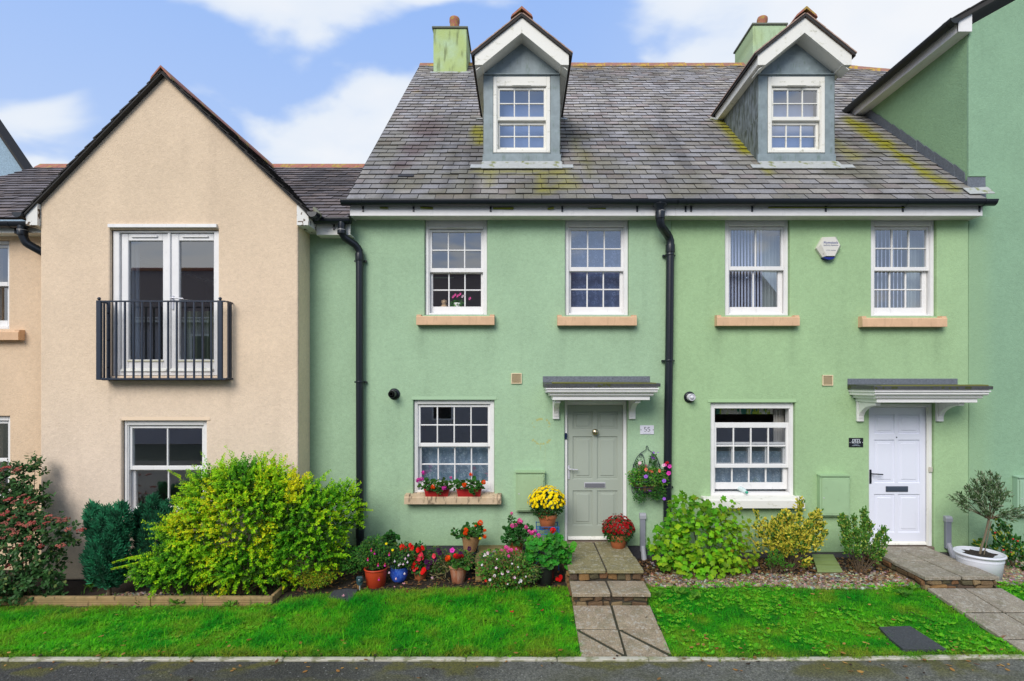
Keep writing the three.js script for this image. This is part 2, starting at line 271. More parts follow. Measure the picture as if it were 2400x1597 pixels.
// frame: O eaves origin, u along the eaves, v up the slope, n outward. Returns [{ g, c }] of slates with their centres.
function slates(f, o) {
  const out = [], r = rng(o.seed), G = o.gauge ?? 0.175, W = o.width ?? 0.25, P = (a, s, h) => f.O.clone().addScaledVector(f.u, a).addScaledVector(f.v, s).addScaledVector(f.n, h);
  const rows = Math.ceil(o.top / G);
  for (let k = 0; k < rows; k++) {
    const s0 = k * G, [a0, a1] = o.range(s0 + G / 2), first = a0 - (k % 2 ? W / 2 : 0) - (hash(k, 7, o.seed) - 0.5) * 0.02;
    const n = Math.ceil((a1 - first) / W) + 1, kick = (hash(k, 3, o.seed) - 0.5) * 0.008;
    for (let i = 0; i < n; i++) {
      const j0 = (hash(i, k, o.seed) - 0.5) * 0.012, j1 = (hash(i + 1, k, o.seed) - 0.5) * 0.012;
      const l = Math.max(a0, first + i * W + 0.0042 + j0), q = Math.min(a1, first + (i + 1) * W - 0.0042 + j1);
      const d = (r() - 0.5) * 0.009 + kick, lift = 0.026 + r() * 0.008, tw = (r() - 0.5) * 0.005, dark = r();
      if (q - l < 0.035 || (o.skip && o.skip(P((l + q) / 2, s0 + G / 2, 0)))) continue;
      const s1 = Math.min(s0 + G + 0.03, o.top), b = s0 + d, base = o.base(dark, hash(i, k, 99));
      const pos = [], nor = [], uv = [], col = [], ou = r() * 5, ov = r() * 5, H = (t) => lerp(lift, lift - 0.0185, t);
      const put = (p, nn, uu, vv, c) => { pos.push(p.x, p.y, p.z); nor.push(nn.x, nn.y, nn.z); uv.push(uu + ou, vv + ov); col.push(...c); };
      const quad = (A, B, C, E, nn) => { for (const p of [A, B, C, A, C, E]) put(p[0], nn, p[1], p[2], p[3]); };
      const pt = (x, t, low) => { const a = lerp(l, q, x), s = lerp(b, s1, t); return [P(a, s, low ? H(t) - 0.016 : H(t) + tw * (x - 0.5)), a, s, o.paint(a, s, base)]; };
      const NX = 2, NY = 2;
      for (let x = 0; x < NX; x++) for (let y = 0; y < NY; y++) quad(pt(x / NX, y / NY), pt((x + 1) / NX, y / NY), pt((x + 1) / NX, (y + 1) / NY), pt(x / NX, (y + 1) / NY), f.n);
      const edge = (p) => { p[3] = p[3].map((c) => c * 0.20); return p; };  // edge faces coloured dark: shade under and between the slates painted in
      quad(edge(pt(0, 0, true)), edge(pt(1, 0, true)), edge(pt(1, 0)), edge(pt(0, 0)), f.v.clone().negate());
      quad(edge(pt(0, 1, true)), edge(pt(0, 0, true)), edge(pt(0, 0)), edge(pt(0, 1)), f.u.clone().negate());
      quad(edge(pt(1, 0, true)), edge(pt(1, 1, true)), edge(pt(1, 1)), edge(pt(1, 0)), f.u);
      out.push({ g: geoFrom(pos, nor, uv, col), c: P((l + q) / 2, s0 + G / 2, 0) });
    }
  }
  return out;
}
function laySlates(roof, list) {                                     // the 300 nearest as parts, the rest as one
  const eye = camera.position; list.sort((a, b) => a.c.distanceTo(eye) - b.c.distanceTo(eye));
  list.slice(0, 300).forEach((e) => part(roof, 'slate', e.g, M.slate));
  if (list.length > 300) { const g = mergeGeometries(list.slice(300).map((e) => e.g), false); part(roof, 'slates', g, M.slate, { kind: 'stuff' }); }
}
const slateBase = (r, q) => { const k = 1.36 + 0.62 * r; return q < 0.10 ? [0.165 * k, 0.150 * k, 0.148 * k] : q < 0.3 ? [0.182 * k, 0.176 * k, 0.165 * k] : q < 0.62 ? [0.172 * k, 0.170 * k, 0.170 * k] : [0.178 * k, 0.180 * k, 0.190 * k]; };
const segDist = (x, s, A, B) => { const dx = B[0] - A[0], ds = B[1] - A[1], t = clamp(((x - A[0]) * dx + (s - A[1]) * ds) / (dx * dx + ds * ds)); return Math.hypot(x - A[0] - t * dx, s - A[1] - t * ds); };
const streaks = [[roofAt(1140, 395), roofAt(1150, 440), 0.10, 0.35], [roofAt(1260, 395), roofAt(1275, 450), 0.12, 0.5], [roofAt(1345, 330), roofAt(1390, 420), 0.10, 0.22], [roofAt(2190, 425), roofAt(2240, 452), 0.10, 0.6], [roofAt(1690, 285), roofAt(1757, 360), 0.17, 0.95], [roofAt(1993, 283), roofAt(2075, 345), 0.17, 0.95], [roofAt(2075, 345), roofAt(2190, 425), 0.13, 0.95], [roofAt(1122, 300), roofAt(1128, 340), 0.12, 0.8],
  [roofAt(1130, 405), roofAt(1310, 408), 0.10, 0.5], [roofAt(1330, 440), roofAt(1320, 400), 0.16, 0.45], [roofAt(1795, 395), roofAt(1805, 410), 0.09, 0.8], [roofAt(1965, 335), roofAt(2000, 372), 0.16, 0.45], [roofAt(2110, 370), roofAt(2230, 440), 0.10, 0.35]];
const plum = [[roofAt(1000, 300), 0.55], [roofAt(965, 350), 0.4], [roofAt(940, 390), 0.25]], goldSpots = [[roofAt(1068, 240), 0.22], [roofAt(985, 215), 0.2], [roofAt(1052, 205), 0.2], [roofAt(1010, 230), 0.13]];
const TOP = (ROOF.Z - ROOF.zr) * ROOF.n;
function paintMain(x, s, c) {
  const n = fbm(x * 2.3, s * 2.3, 4, 501), fine = fbm(x * 14, s * 14, 3, 507), pat = 0.80 + 0.42 * fbm(x * 0.55, s * 0.75, 3, 511) + 0.10 * (fine - 0.5);
  const upper = sstep(1.4, 4.5, s), runs = sstep(0.52, 0.75, fbm(x * 4.2, s * 0.35, 3, 517));
  let o = [c[0] * pat * (1 + (0.22 + 0.5 * sstep(0.5, 0.7, fine)) * upper), c[1] * pat * (1 + (0.20 + 0.5 * sstep(0.5, 0.7, fine)) * upper), c[2] * pat * (1 + (0.20 + 0.5 * sstep(0.5, 0.7, fine)) * upper)];
  o = o.map((v) => v * (1 - 0.35 * runs * (1 - 0.3 * upper)));
  const olive = sstep(0.45, 0.72, n) * 0.45 * (1 - 0.6 * upper); o = [lerp(o[0], 0.16, olive), lerp(o[1], 0.155, olive), lerp(o[2], 0.075, olive)];
  for (const [p, R] of plum) { const k = sstep(R, R * 0.3, Math.hypot(x - p[0], (s - p[1]) * 0.8) + 0.5 * (n - 0.5)) * 0.7; o = [lerp(o[0], 0.155, k), lerp(o[1], 0.105, k), lerp(o[2], 0.11, k)]; }
  for (const [A, B, R, a] of streaks) { const k = sstep(R * 1.25, R * 0.35, segDist(x, s, A, B) + 0.22 * (fbm(x * 5, s * 5, 3, 523) - 0.5)) * a * (0.7 + 0.75 * fine); o = [lerp(o[0], 0.32, clamp(k)), lerp(o[1], 0.31, clamp(k)), lerp(o[2], 0.012, clamp(k))]; }
  const gold = (sstep(TOP - 0.75, TOP - 0.05, s) * 0.9 + 0.02) * sstep(0.47, 0.60, fbm(x * 7, s * 6, 3, 541)) * (x > -0.6 ? 1 : 0.5);
  let g = gold; for (const [p, R] of goldSpots) g = Math.max(g, sstep(R, 0, Math.hypot(x - p[0], s - p[1])) * sstep(0.48, 0.62, fbm(x * 11, s * 11, 2, 547)));
  return [lerp(o[0], 0.46, g), lerp(o[1], 0.29, g), lerp(o[2], 0.035, g)];
}

// ------------------------------------------------------------------ windows
const curtainMat = (c) => std(c, 0.95);
const laceTex = (() => {
  const w = 512, c = document.createElement('canvas'); c.width = c.height = w; const k = c.getContext('2d'), r = rng(5);
  k.fillStyle = '#8095a6'; k.fillRect(0, 0, w, w); k.lineWidth = 3;
  for (let i = 0; i < 150; i++) { const x = r() * w, y = r() * w, R = 7 + r() * 11, a = 0.45 + 0.45 * r(); k.strokeStyle = `rgba(236,244,248,${a})`; for (const dx of [-w, 0, w]) for (const dy of [-w, 0, w]) { k.beginPath(); k.arc(x + dx, y + dy, R, 0, 7); k.stroke(); if (i % 3 === 0) { k.fillStyle = `rgba(240,246,250,${a})`; k.beginPath(); k.arc(x + dx, y + dy, 4, 0, 7); k.fill(); } } }
  for (let i = 0; i < 90; i++) { const x = r() * w, y = r() * w, t = r() * 6.3; k.strokeStyle = `rgba(160,190,205,0.3)`; k.beginPath(); k.arc(x, y, 20 + r() * 25, t, t + 1.4); k.stroke(); }
  const t = new THREE.CanvasTexture(c); t.colorSpace = THREE.SRGBColorSpace; t.wrapS = t.wrapT = THREE.RepeatWrapping; return t;
})();
M.lace = std([0.9, 0.95, 1.0], 0.95, { map: rep(laceTex, 1.9) });
M.net = std([0.36, 0.42, 0.68], 0.95, { map: rep(laceTex, 1.6) });
M.blind = std([0.62, 0.68, 0.86], 0.8);
M.blindDormer = std([0.22, 0.30, 0.52], 0.85);
M.curtainPale = std([0.78, 0.86, 0.92], 0.9);
M.curtainGreen = std([0.16, 0.21, 0.12], 0.9);
function folds(x0, x1, y0, y1, z, n, amp) {                          // a hanging curtain with folds
  const pos = [], N = n * 8; const at = (i) => { const t = i / N; return [lerp(x0, x1, t), z + amp * Math.sin(t * n * 6.283 + Math.sin(t * 9) * 0.8)]; };
  const list = []; for (let i = 0; i < N; i++) { const [a, za] = at(i), [b, zb] = at(i + 1); list.push([V(a, y0, za), V(b, y0, zb), V(b, y1, zb), V(a, y1, za)]); }
  return faces(list);
}
// a vertical sliding sash window. All measures in metres; z is the front of its box frame.
// upper / lower: [x0, x1, y0, y1, columns, rows] of the glazed area of each sash; frame: [x0, x1, y0, y1]
function sashWindow(house, o) {
  const [x0, x1, y0, y1] = o.frame, z = o.z, U = o.upper, L = o.lower, mat = o.mat ?? M.white, n = o.name ?? 'window';
  const mid = o.meet;                                                  // the meeting rail, y bottom and top
  const ix0 = U[0] - 0.045, ix1 = U[1] + 0.045, top = o.openTop ?? U[3] + 0.045, bot = o.bottom ?? L[2] - 0.1;
  const win = part(house, n, [box(x0, ix0, y0, y1, z - 0.16, z, 0.006), box(ix1, x1, y0, y1, z - 0.16, z, 0.006), box(ix0, ix1, top, y1, z - 0.16, z, 0.006), box(ix0, ix1, y0, bot, z - 0.16, z - 0.002, 0.008),
    box(ix0, ix0 + 0.012, bot, top, z - 0.05, z - 0.012, 0.002), box(ix1 - 0.012, ix1, bot, top, z - 0.05, z - 0.012, 0.002)], mat);
  const sash = (S, zf, yb, yt) => {
    const [a, b, c, d, cols, rows] = S, l = Math.min(ix0 + 0.004, a - 0.03), r = Math.max(ix1 - 0.004, b + 0.03);
    part(win, 'sash', [box(l, a, yb, yt, zf - 0.045, zf, 0.004), box(b, r, yb, yt, zf - 0.045, zf, 0.004), box(a, b, d, yt, zf - 0.045, zf - 0.001, 0.004), box(a, b, yb, c, zf - 0.045, zf - 0.001, 0.004)], mat);
    const B = o.bar ?? 0.0095, w = (b - a) / cols, h = (d - c) / rows;
    for (let i = 1; i < cols; i++) part(win, 'glazing_bar', box(a + i * w - B, a + i * w + B, c, d, zf - 0.036, zf - 0.006, 0.004), mat);
    for (let j = 1; j < rows; j++) part(win, 'glazing_bar', box(a, b, c + j * h - B, c + j * h + B, zf - 0.034, zf - 0.0075, 0.004), mat);
    for (let i = 0; i < cols; i++) for (let j = 0; j < rows; j++) part(win, 'pane', faces([[V(a + i * w, c + j * h, zf - 0.024), V(a + (i + 1) * w, c + j * h, zf - 0.024), V(a + (i + 1) * w, c + (j + 1) * h, zf - 0.024), V(a + i * w, c + (j + 1) * h, zf - 0.024)]]), M.glass);
  };
  sash(U, z - 0.035, mid[0], o.openTop ? U[3] + 0.078 : top - 0.006); sash(L, z - 0.085, bot + (o.open ?? 0.002), o.lowerTop ?? mid[0] + 0.035);
  if (o.vent) part(win, 'trickle_vent', box(o.vent[0], o.vent[1], top - 0.002, top + 0.012, z, z + 0.018, 0.004), M.soffit);
  if (o.sill) {
    const [a, b, c, d, zs, sm, stool] = o.sill;
    const pts = [[z - 0.1, c], [zs, c], [zs, d - 0.012], [zs - 0.012, d], [z - 0.005, d + (stool ?? 0.02)], [z - 0.1, d + (stool ?? 0.02)]];
    part(win, 'sill', wobble(merge([prismZY(pts, a, b), prismZY([[0.0, c + 0.002], [zs - 0.016, c + 0.002], [zs - 0.016, d + 0.024], [0.0, d + 0.03]], a + 0.001, a + 0.065), prismZY([[0.0, c + 0.002], [zs - 0.016, c + 0.002], [zs - 0.016, d + 0.024], [0.0, d + 0.03]], b - 0.065, b - 0.001)]), 0.004, 9, 5), sm);
  }
  return win;
}
const glazed = (px, z, cols, rows) => [PX(px[0], z), PX(px[1], z), PY(px[3], z), PY(px[2], z), cols, rows];
function pxWindow(house, o) {                                        // the same from pixel measures: frame, upper and lower glass as [left, right, top, bottom]
  const z = o.z ?? -0.05, zu = z - 0.059, zl = z - 0.109, f = o.frame;
  return sashWindow(house, { ...o, z, frame: [PX(f[0], z), PX(f[1], z), PY(f[3], z), PY(f[2], z)], upper: glazed(o.upper, zu, ...o.cu), lower: glazed(o.lower, zl, ...o.cl),
    meet: [PY(o.rail[1], z - 0.035), PY(o.rail[0], z - 0.035)], bottom: PY(o.foot, z - 0.05), vent: o.vent && [PX(o.vent[0], z), PX(o.vent[1], z)],
    sill: o.sillPx && [PX(o.sillPx[0], o.zs), PX(o.sillPx[1], o.zs), PY(o.sillPx[3], o.zs), PY(o.sillPx[2], o.zs), o.zs, o.sm, o.stool] });
}
const hole = (f, z) => rectPts(PX(f[0], z) - 0.004, PX(f[1], z) + 0.004, PY(f[3], z) - 0.004, PY(f[2], z) + 0.004).reverse();

// ------------------------------------------------------------------ gutters and rainwater pipes
function gutterX(parent, x0, x1, y, z, r, brackets, cap = true) {    // half-round, running along x, its rim at y
  const ring = []; for (let i = 0; i <= 10; i++) { const a = Math.PI + i / 10 * Math.PI; ring.push([z + r * Math.cos(a), y + r * Math.sin(a) * 1.05]); }
  const inner = ring.slice().reverse().map(([a, b]) => [z + (a - z) * 0.9, y + (b - y) * 0.9]);
  const gs = [prismZY([...ring, ...inner], x0, x1), prismZY([[z + r - 0.004, y - 0.006], [z + r + 0.006, y - 0.006], [z + r + 0.006, y + 0.006], [z + r - 0.004, y + 0.006]], x0, x1)];
  if (cap) for (const x of [x0, x1 - 0.006]) gs.push(prismZY(ring, x, x + 0.006));
  const g = part(parent, 'gutter', gs, M.black);
  for (const bx of brackets) part(g, 'gutter_bracket', [prismZY([...ring.map(([a, b]) => [z + (a - z) * 1.08, y + (b - y) * 1.1]), ...ring.slice().reverse().map(([a, b]) => [z + (a - z) * 1.02, y + (b - y) * 1.02])], bx - 0.012, bx + 0.012), box(bx - 0.012, bx + 0.012, y - r * 2.0, y - r * 0.3, z - r - 0.02, z - r + 0.012, 0.002)], M.black);
  return g;
}
function gutterZ(parent, x, z0, z1, y, r, mat = M.black) {           // running along z
  const ring = []; for (let i = 0; i <= 10; i++) { const a = Math.PI + i / 10 * Math.PI; ring.push([x + r * Math.cos(a), y + r * Math.sin(a) * 1.05]); }
  const inner = ring.slice().reverse().map(([a, b]) => [x + (a - x) * 0.9, y + (b - y) * 0.9]);
  return part(parent, 'gutter', [prismXY([...ring, ...inner], z0, z1), prismXY(ring, z1 - 0.008, z1 - 0.001), prismXY([...ring.map(([a, b]) => [x + (a - x) * 1.07, y + (b - y) * 1.07]), ...inner], z1 - 0.16, z1 - 0.10)], mat);
}
function downpipe(parent, pts, r, collars, clips, seals = []) {
  const p = part(parent, 'downpipe', tube(pts, r, 14, 0.25, 90), M.black);
  for (const [x, y, z, h] of collars) part(p, 'pipe_collar', lathe([[r, 0], [r + 0.009, 0.001], [r + 0.009, h - 0.001], [r, h]], x, y, z, 18), M.black);
  for (const [x, y, z] of clips) part(p, 'pipe_clip', [lathe([[r, 0], [r + 0.006, 0.001], [r + 0.006, 0.027], [r, 0.028]], x, y, z, 16), box(x - r - 0.035, x + r + 0.035, y + 0.002, y + 0.026, z - 0.075, z - r * 0.55, 0.002)], M.black);
  for (const [x, y, z] of seals) part(p, 'pipe_seal', lathe([[r, 0], [r + 0.0085, 0.001], [r + 0.0085, 0.011], [r, 0.012]], x, y, z, 18), M.seal);
  return p;
}
// ------------------------------------------------------------------ rendered walls
function renderWall(parent, name, geometry, mat, x0, y0, w, h, axis = 'x') {   // uv: the whole wall once; uv1: metres, for the relief
  const g = Array.isArray(geometry) ? merge(geometry) : geometry, p = g.attributes.position, n = p.count, a = new Float32Array(n * 2), m = g.attributes.uv.array.slice();
  for (let i = 0; i < n; i++) { a[2 * i] = ((axis === 'x' ? p.getX(i) : p.getZ(i)) - x0) / w; a[2 * i + 1] = (p.getY(i) - y0) / h; }
  g.setAttribute('uv', new THREE.BufferAttribute(a, 2)); g.setAttribute('uv1', new THREE.BufferAttribute(m, 2));
  return part(parent, name, g, mat);
}
const rgbMix = (c, t, k) => { for (let i = 0; i < 3; i++) c[i] = lerp(c[i], t[i], k); };
const G55 = [0.335, 0.487, 0.312], G57 = [0.325, 0.480, 0.258], G59 = [0.228, 0.375, 0.243], CREAM = [0.715, 0.56, 0.405];
const underSill = (c, x, y, list) => { for (const [a, b, yb] of list) if (y < yb && y > yb - 0.9) for (const e of [a + 0.06, b - 0.06]) { const k = Math.exp(-(((x - e) / 0.07) ** 2)) * sstep(yb - 0.9, yb, y) * (0.4 + 0.6 * vnoise(x * 22, y * 0.8, 3)) * 0.16; for (let i = 0; i < 3; i++) c[i] *= 1 - k; } };
const X0 = -3.106, XP = 2.19, XE = 6.55;                              // end of the cream wing, party line 55 / 57, party line 57 / 59
const WY0 = 0.385, WY1 = 5.28;
const fr = { w1: [997, 1141.8, 512, 739], w2: [1324.8, 1472, 512, 740], w3: [1697.8, 1847.5, 512, 740.5], w4: [2038, 2189.6, 512, 742], w5: [970.6, 1158.5, 937.6, 1158], w6: [1664, 1860, 943.8, 1163], w7: [291, 487, 986, 1212], w8: [264, 515, 541, 881], d5: [1323, 1468.7, 939, 1269], d7: [2033, 2184, 946, 1281] };
const FZ = -0.05, EZ = 0.23, CZ = 0.42, WZ = CZ - 0.05;

// ---- house 55
const h55 = thing('terraced_house', 'pale green rendered house with the sage green door and window boxes', 'house', [0, 0.2, 0]);
{
  const stainTone = (c, lx, ly) => {
    const x = lx + X0, y = ly + 0.2; underSill(c, x, y, [[PX(975, 0.1), PX(1158, 0.1), 3.6], [PX(1307, 0.1), PX(1493, 0.1), 3.6], [PX(947, 0.1), PX(1175, 0.1), 1.0]]);
    const rx = PX(1268, 0), ry = PY(995, 0), rr = Math.hypot((x - rx) / 0.11, (y - ry) / 0.075), n = fbm(x * 40, y * 40, 3, 611);   // two rusty rings and a run of rust by the door
    let k = sstep(0.35, 0.05, Math.abs(rr - 1)) * sstep(0.45, 0.62, n) * (y > ry - 0.05 ? 1 : 0);
    const r2 = Math.hypot((x - rx) / 0.12, (y - PY(1030, 0)) / 0.07); k = Math.max(k, sstep(0.3, 0.05, Math.abs(r2 - 1)) * sstep(0.42, 0.6, n) * (y < PY(1030, 0) ? 1 : 0));
    if (y < PY(1044, 0) && y > PY(1100, 0)) k = Math.max(k, 0.35 * sstep(0.06, 0.02, Math.abs(x - rx - 0.02)) * sstep(0.45, 0.6, vnoise(x * 90, y * 3, 8)) * sstep(PY(1100, 0), PY(1050, 0), y));
    rgbMix(c, [0.42, 0.37, 0.09], k * 0.8);
    if (x < -2.4) { const d = sstep(-2.9, -3.1, x) * 0.1 + 0.05; for (let i = 0; i < 3; i++) c[i] *= 1 - d; }  // tone darker left of the downpipe, more so into the wing corner
  };
  const w = XP - X0 + 0.01, h = WY1 - 0.2;
  const mat = wallMaterial(w, h, G55, 601, stainTone);
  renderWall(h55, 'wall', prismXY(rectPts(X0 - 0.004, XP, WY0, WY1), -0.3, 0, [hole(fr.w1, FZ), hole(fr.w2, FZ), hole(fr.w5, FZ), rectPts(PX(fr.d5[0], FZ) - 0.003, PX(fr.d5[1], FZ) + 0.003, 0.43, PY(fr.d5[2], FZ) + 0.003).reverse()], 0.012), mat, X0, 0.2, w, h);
  for (const f of [fr.w5]) part(h55, 'drip_edge', prismZY([[0.0, PY(f[2], 0) + 0.005], [0.008, PY(f[2], 0) + 0.002], [0.007, PY(f[2], 0) + 0.014], [0.0, PY(f[2], 0) + 0.05]], PX(f[0], 0) - 0.035, PX(f[1], 0) + 0.03), std(G55, 0.93));
  part(h55, 'plinth', prismXY(rectPts(X0, XP, -0.1, WY0), -0.3, -0.012), std([0.055, 0.058, 0.068], 0.9, { map: rep(grainTex, 2), bumpMap: stuccoBump, bumpScale: 0.006 }));
  part(h55, 'gable_wall', [prismZY([[-0.31, 0], [-10.6, 0], [-10.6, ROOF.Y - 0.1], [ROOF.zr, ROOF.Y + (ROOF.Z - ROOF.zr) * ROOF.t - 0.12], [-0.31, ROOF.Y + 0.5]], -2.37, -2.2)], std(G55, 0.93));
  part(h55, 'inner_wall', [box(-3.1, XP - 0.02, 0.1, 5.0, -3.7, -3.5), box(-3.1, -2.95, 0.1, 5.0, -3.5, -0.3), box(XP - 0.12, XP - 0.02, 0.1, 5.0, -3.5, -0.3)], M.room);
  part(h55, 'inner_floor', [box(-2.95, XP - 0.13, 2.62, 2.82, -3.49, -0.31), box(-2.95, XP - 0.13, 0.2, 0.42, -3.49, -0.31), box(-2.95, XP - 0.13, 5.02, 5.1, -3.49, -0.31)], M.floorIn);
}
// ---- house 57
const h57 = thing('terraced_house', 'yellowish green rendered house with the white door and alarm box', 'house', [4.4, 0.2, 0]);
{
  const w = XE - XP, h = WY1 - 0.1;
  const mat = wallMaterial(w, h, G57, 651, (c, x, ly) => { const y = ly + 0.1; underSill(c, x, y, [[PX(1681, 0.1) - XP, PX(1875, 0.1) - XP, 3.6], [PX(2022, 0.1) - XP, PX(2221, 0.1) - XP, 3.6], [PX(1650, 0.1) - XP, PX(1887, 0.1) - XP, 1.0]]); const k = sstep(PX(2225, 0) - XP, PX(2262, 0) - XP, x) * 0.6; rgbMix(c, [0.34, 0.50, 0.28], k * 0.5); });
  renderWall(h57, 'wall', prismXY(rectPts(XP + 0.002, XE - 0.006, 0.29, WY1), -0.3, 0, [hole(fr.w3, FZ), hole(fr.w4, FZ), hole(fr.w6, FZ), rectPts(PX(fr.d7[0], FZ) - 0.003, PX(fr.d7[1], FZ) + 0.003, 0.33, PY(fr.d7[2], FZ) + 0.003).reverse()], 0.012), mat, XP, 0.1, w, h);
  const f = fr.w6; part(h57, 'drip_edge', prismZY([[0.0, PY(f[2], 0) + 0.005], [0.008, PY(f[2], 0) + 0.002], [0.007, PY(f[2], 0) + 0.014], [0.0, PY(f[2], 0) + 0.05]], PX(f[0], 0) - 0.03, PX(f[1], 0) + 0.04), std(G57, 0.93));
  part(h57, 'plinth', prismXY(rectPts(XP, XE, -0.1, 0.29), -0.3, -0.012), std([0.12, 0.12, 0.12], 0.9, { map: rep(grainTex, 2), bumpMap: stuccoBump, bumpScale: 0.006 }));
  part(h57, 'inner_wall', [box(XP, XE, 0.1, 5.0, -3.7, -3.5), box(XP + 0.02, XP + 0.1, 0.1, 5.0, -3.5, -0.3), box(XE - 0.12, XE - 0.02, 0.1, 5.0, -3.5, -0.3)], M.room);
  part(h57, 'inner_floor', [box(XP + 0.11, XE - 0.13, 2.62, 2.82, -3.49, -0.31), box(XP + 0.11, XE - 0.13, 0.1, 0.36, -3.49, -0.31), box(XP + 0.11, XE - 0.13, 5.02, 5.1, -3.49, -0.31)], M.floorIn);
}
// ---- roofs of 55 and 57: one slope, divided at the party line
const mainFrame = { O: V(0, ROOF.Y, ROOF.Z), u: V(1, 0, 0), v: V(0, ROOF.t, -1).normalize(), n: V(0, 1, ROOF.t).normalize() };
const chimneys = [[-2.06, -1.28, -4.67, -5.6, 8.31], [5.42, 6.2, -4.67, -5.74, 8.39]], dormerX = [0.006, 4.375];
const topAt = (x) => TOP - Math.max(0, x - 7.3) * 0.42;
const inDormer = (p) => dormerX.some((c) => Math.abs(p.x - c) < 0.50 && p.z < -0.80 && p.z > -2.1);
{
  const under59 = (p) => p.x > XE + 0.02 && p.y < 2.76 + 5.24 + (p.x - 6.3) * 0.56 - 0.15;
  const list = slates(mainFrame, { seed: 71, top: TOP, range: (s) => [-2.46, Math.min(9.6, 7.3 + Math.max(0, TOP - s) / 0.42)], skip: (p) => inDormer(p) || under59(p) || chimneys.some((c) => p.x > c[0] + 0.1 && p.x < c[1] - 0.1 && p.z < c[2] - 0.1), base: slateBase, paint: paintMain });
  const at = [[roofAt(952, 417), 0.26]];                              // one slate has slipped and shows the dark bed
  const deckPts = (a, b) => { const q = []; for (const s of [[a, -0.03], [b, -0.03], [b, topAt(b)], [a, topAt(a)]]) q.push(mainFrame.O.clone().addScaledVector(mainFrame.u, s[0]).addScaledVector(mainFrame.v, s[1])); return [...[0, 1, 2, 3].map((i) => q[i])]; };
  const deck = (a, b) => { const q = deckPts(a, b), l = q.map((p) => p.clone().addScaledVector(mainFrame.n, -0.05)); return faces([q, l, [q[0], q[1], l[1], l[0]], [q[1], q[2], l[2], l[1]], [q[2], q[3], l[3], l[2]], [q[3], q[0], l[0], l[3]]], q[0].clone().add(l[2]).multiplyScalar(0.5)); };
  const back = (a, b, y1) => faces([[V(a, y1, ROOF.zr), V(b, y1, ROOF.zr), V(b, ROOF.Y - 0.1, -10.6), V(a, ROOF.Y - 0.1, -10.6)]]);
  const yr = ROOF.Y + (ROOF.Z - ROOF.zr) * ROOF.t;
  const hipY = (x) => yr - (TOP - topAt(x)) * ROOF.t / ROOF.n; const r55 = part(h55, 'roof', [deck(-2.45, XP - 0.001), back(-2.45, XP - 0.001, yr - 0.02)], M.deck), r57 = part(h57, 'roof', [deck(XP, XE + 0.03), faces([[V(XE + 0.031, 8.05, ROOF.Z - (8.05 - ROOF.Y) / ROOF.t), V(9.6, 9.75, ROOF.Z - (9.75 - ROOF.Y) / ROOF.t), V(9.6, hipY(9.6), ROOF.Z - (hipY(9.6) - ROOF.Y) / ROOF.t), V(7.3, yr, ROOF.zr), V(XE + 0.031, yr, ROOF.zr)]]), back(XP, 7.3, yr - 0.02), back(7.301, 9.6, yr - 0.9)], M.deck);
  laySlates(r55, list.filter((e) => e.c.x < XP)); laySlates(r57, list.filter((e) => e.c.x >= XP));
  const hip = (x) => { const s = topAt(x); return [yr - (TOP - s) * ROOF.t / ROOF.n, ROOF.zr + (TOP - s) / ROOF.n]; };
  const ridge = (house, roof, a, b) => { for (let x = a; x < b - 0.02; x += 0.45) { const e = Math.min(x + 0.447, b), r = (hash(Math.round(x * 100), 3, 7) - 0.5) * 0.014; const [yb, zb] = hip(x), [ye, ze] = hip(e), L = Math.hypot(e - x, ye - yb, ze - zb); const g = prismZY([[0.135, -0.10], [0.125, -0.075], [0, 0.062], [-0.125, -0.075], [-0.135, -0.10], [0, 0.035]], 0, L + 0.004); g.applyQuaternion(new THREE.Quaternion().setFromUnitVectors(V(1, 0, 0), V(e - x, ye - yb, ze - zb).normalize())); g.translate(x, yb + r, zb); part(roof, 'ridge_tile', g, M.ridge); } };
  ridge(h55, r55, -2.47, XP); ridge(h57, r57, XP, 9.2);
  part(r55, 'verge', [tube([V(-2.475, ROOF.Y - 0.02, ROOF.Z), V(-2.475, yr - 0.03, ROOF.zr)], 0.018, 6, 0.5, 2)], M.deck);
  part(r55, 'slipped_slate', box(-0.115, 0.115, -0.002, 0.012, -0.035, 0.035).applyMatrix4(new THREE.Matrix4().makeRotationX(Math.atan(ROOF.t))).translate(...roofPoint(...roofAt(952, 417)).addScaledVector(mainFrame.n, 0.028).toArray()), std([0.03, 0.03, 0.034], 0.8));
}
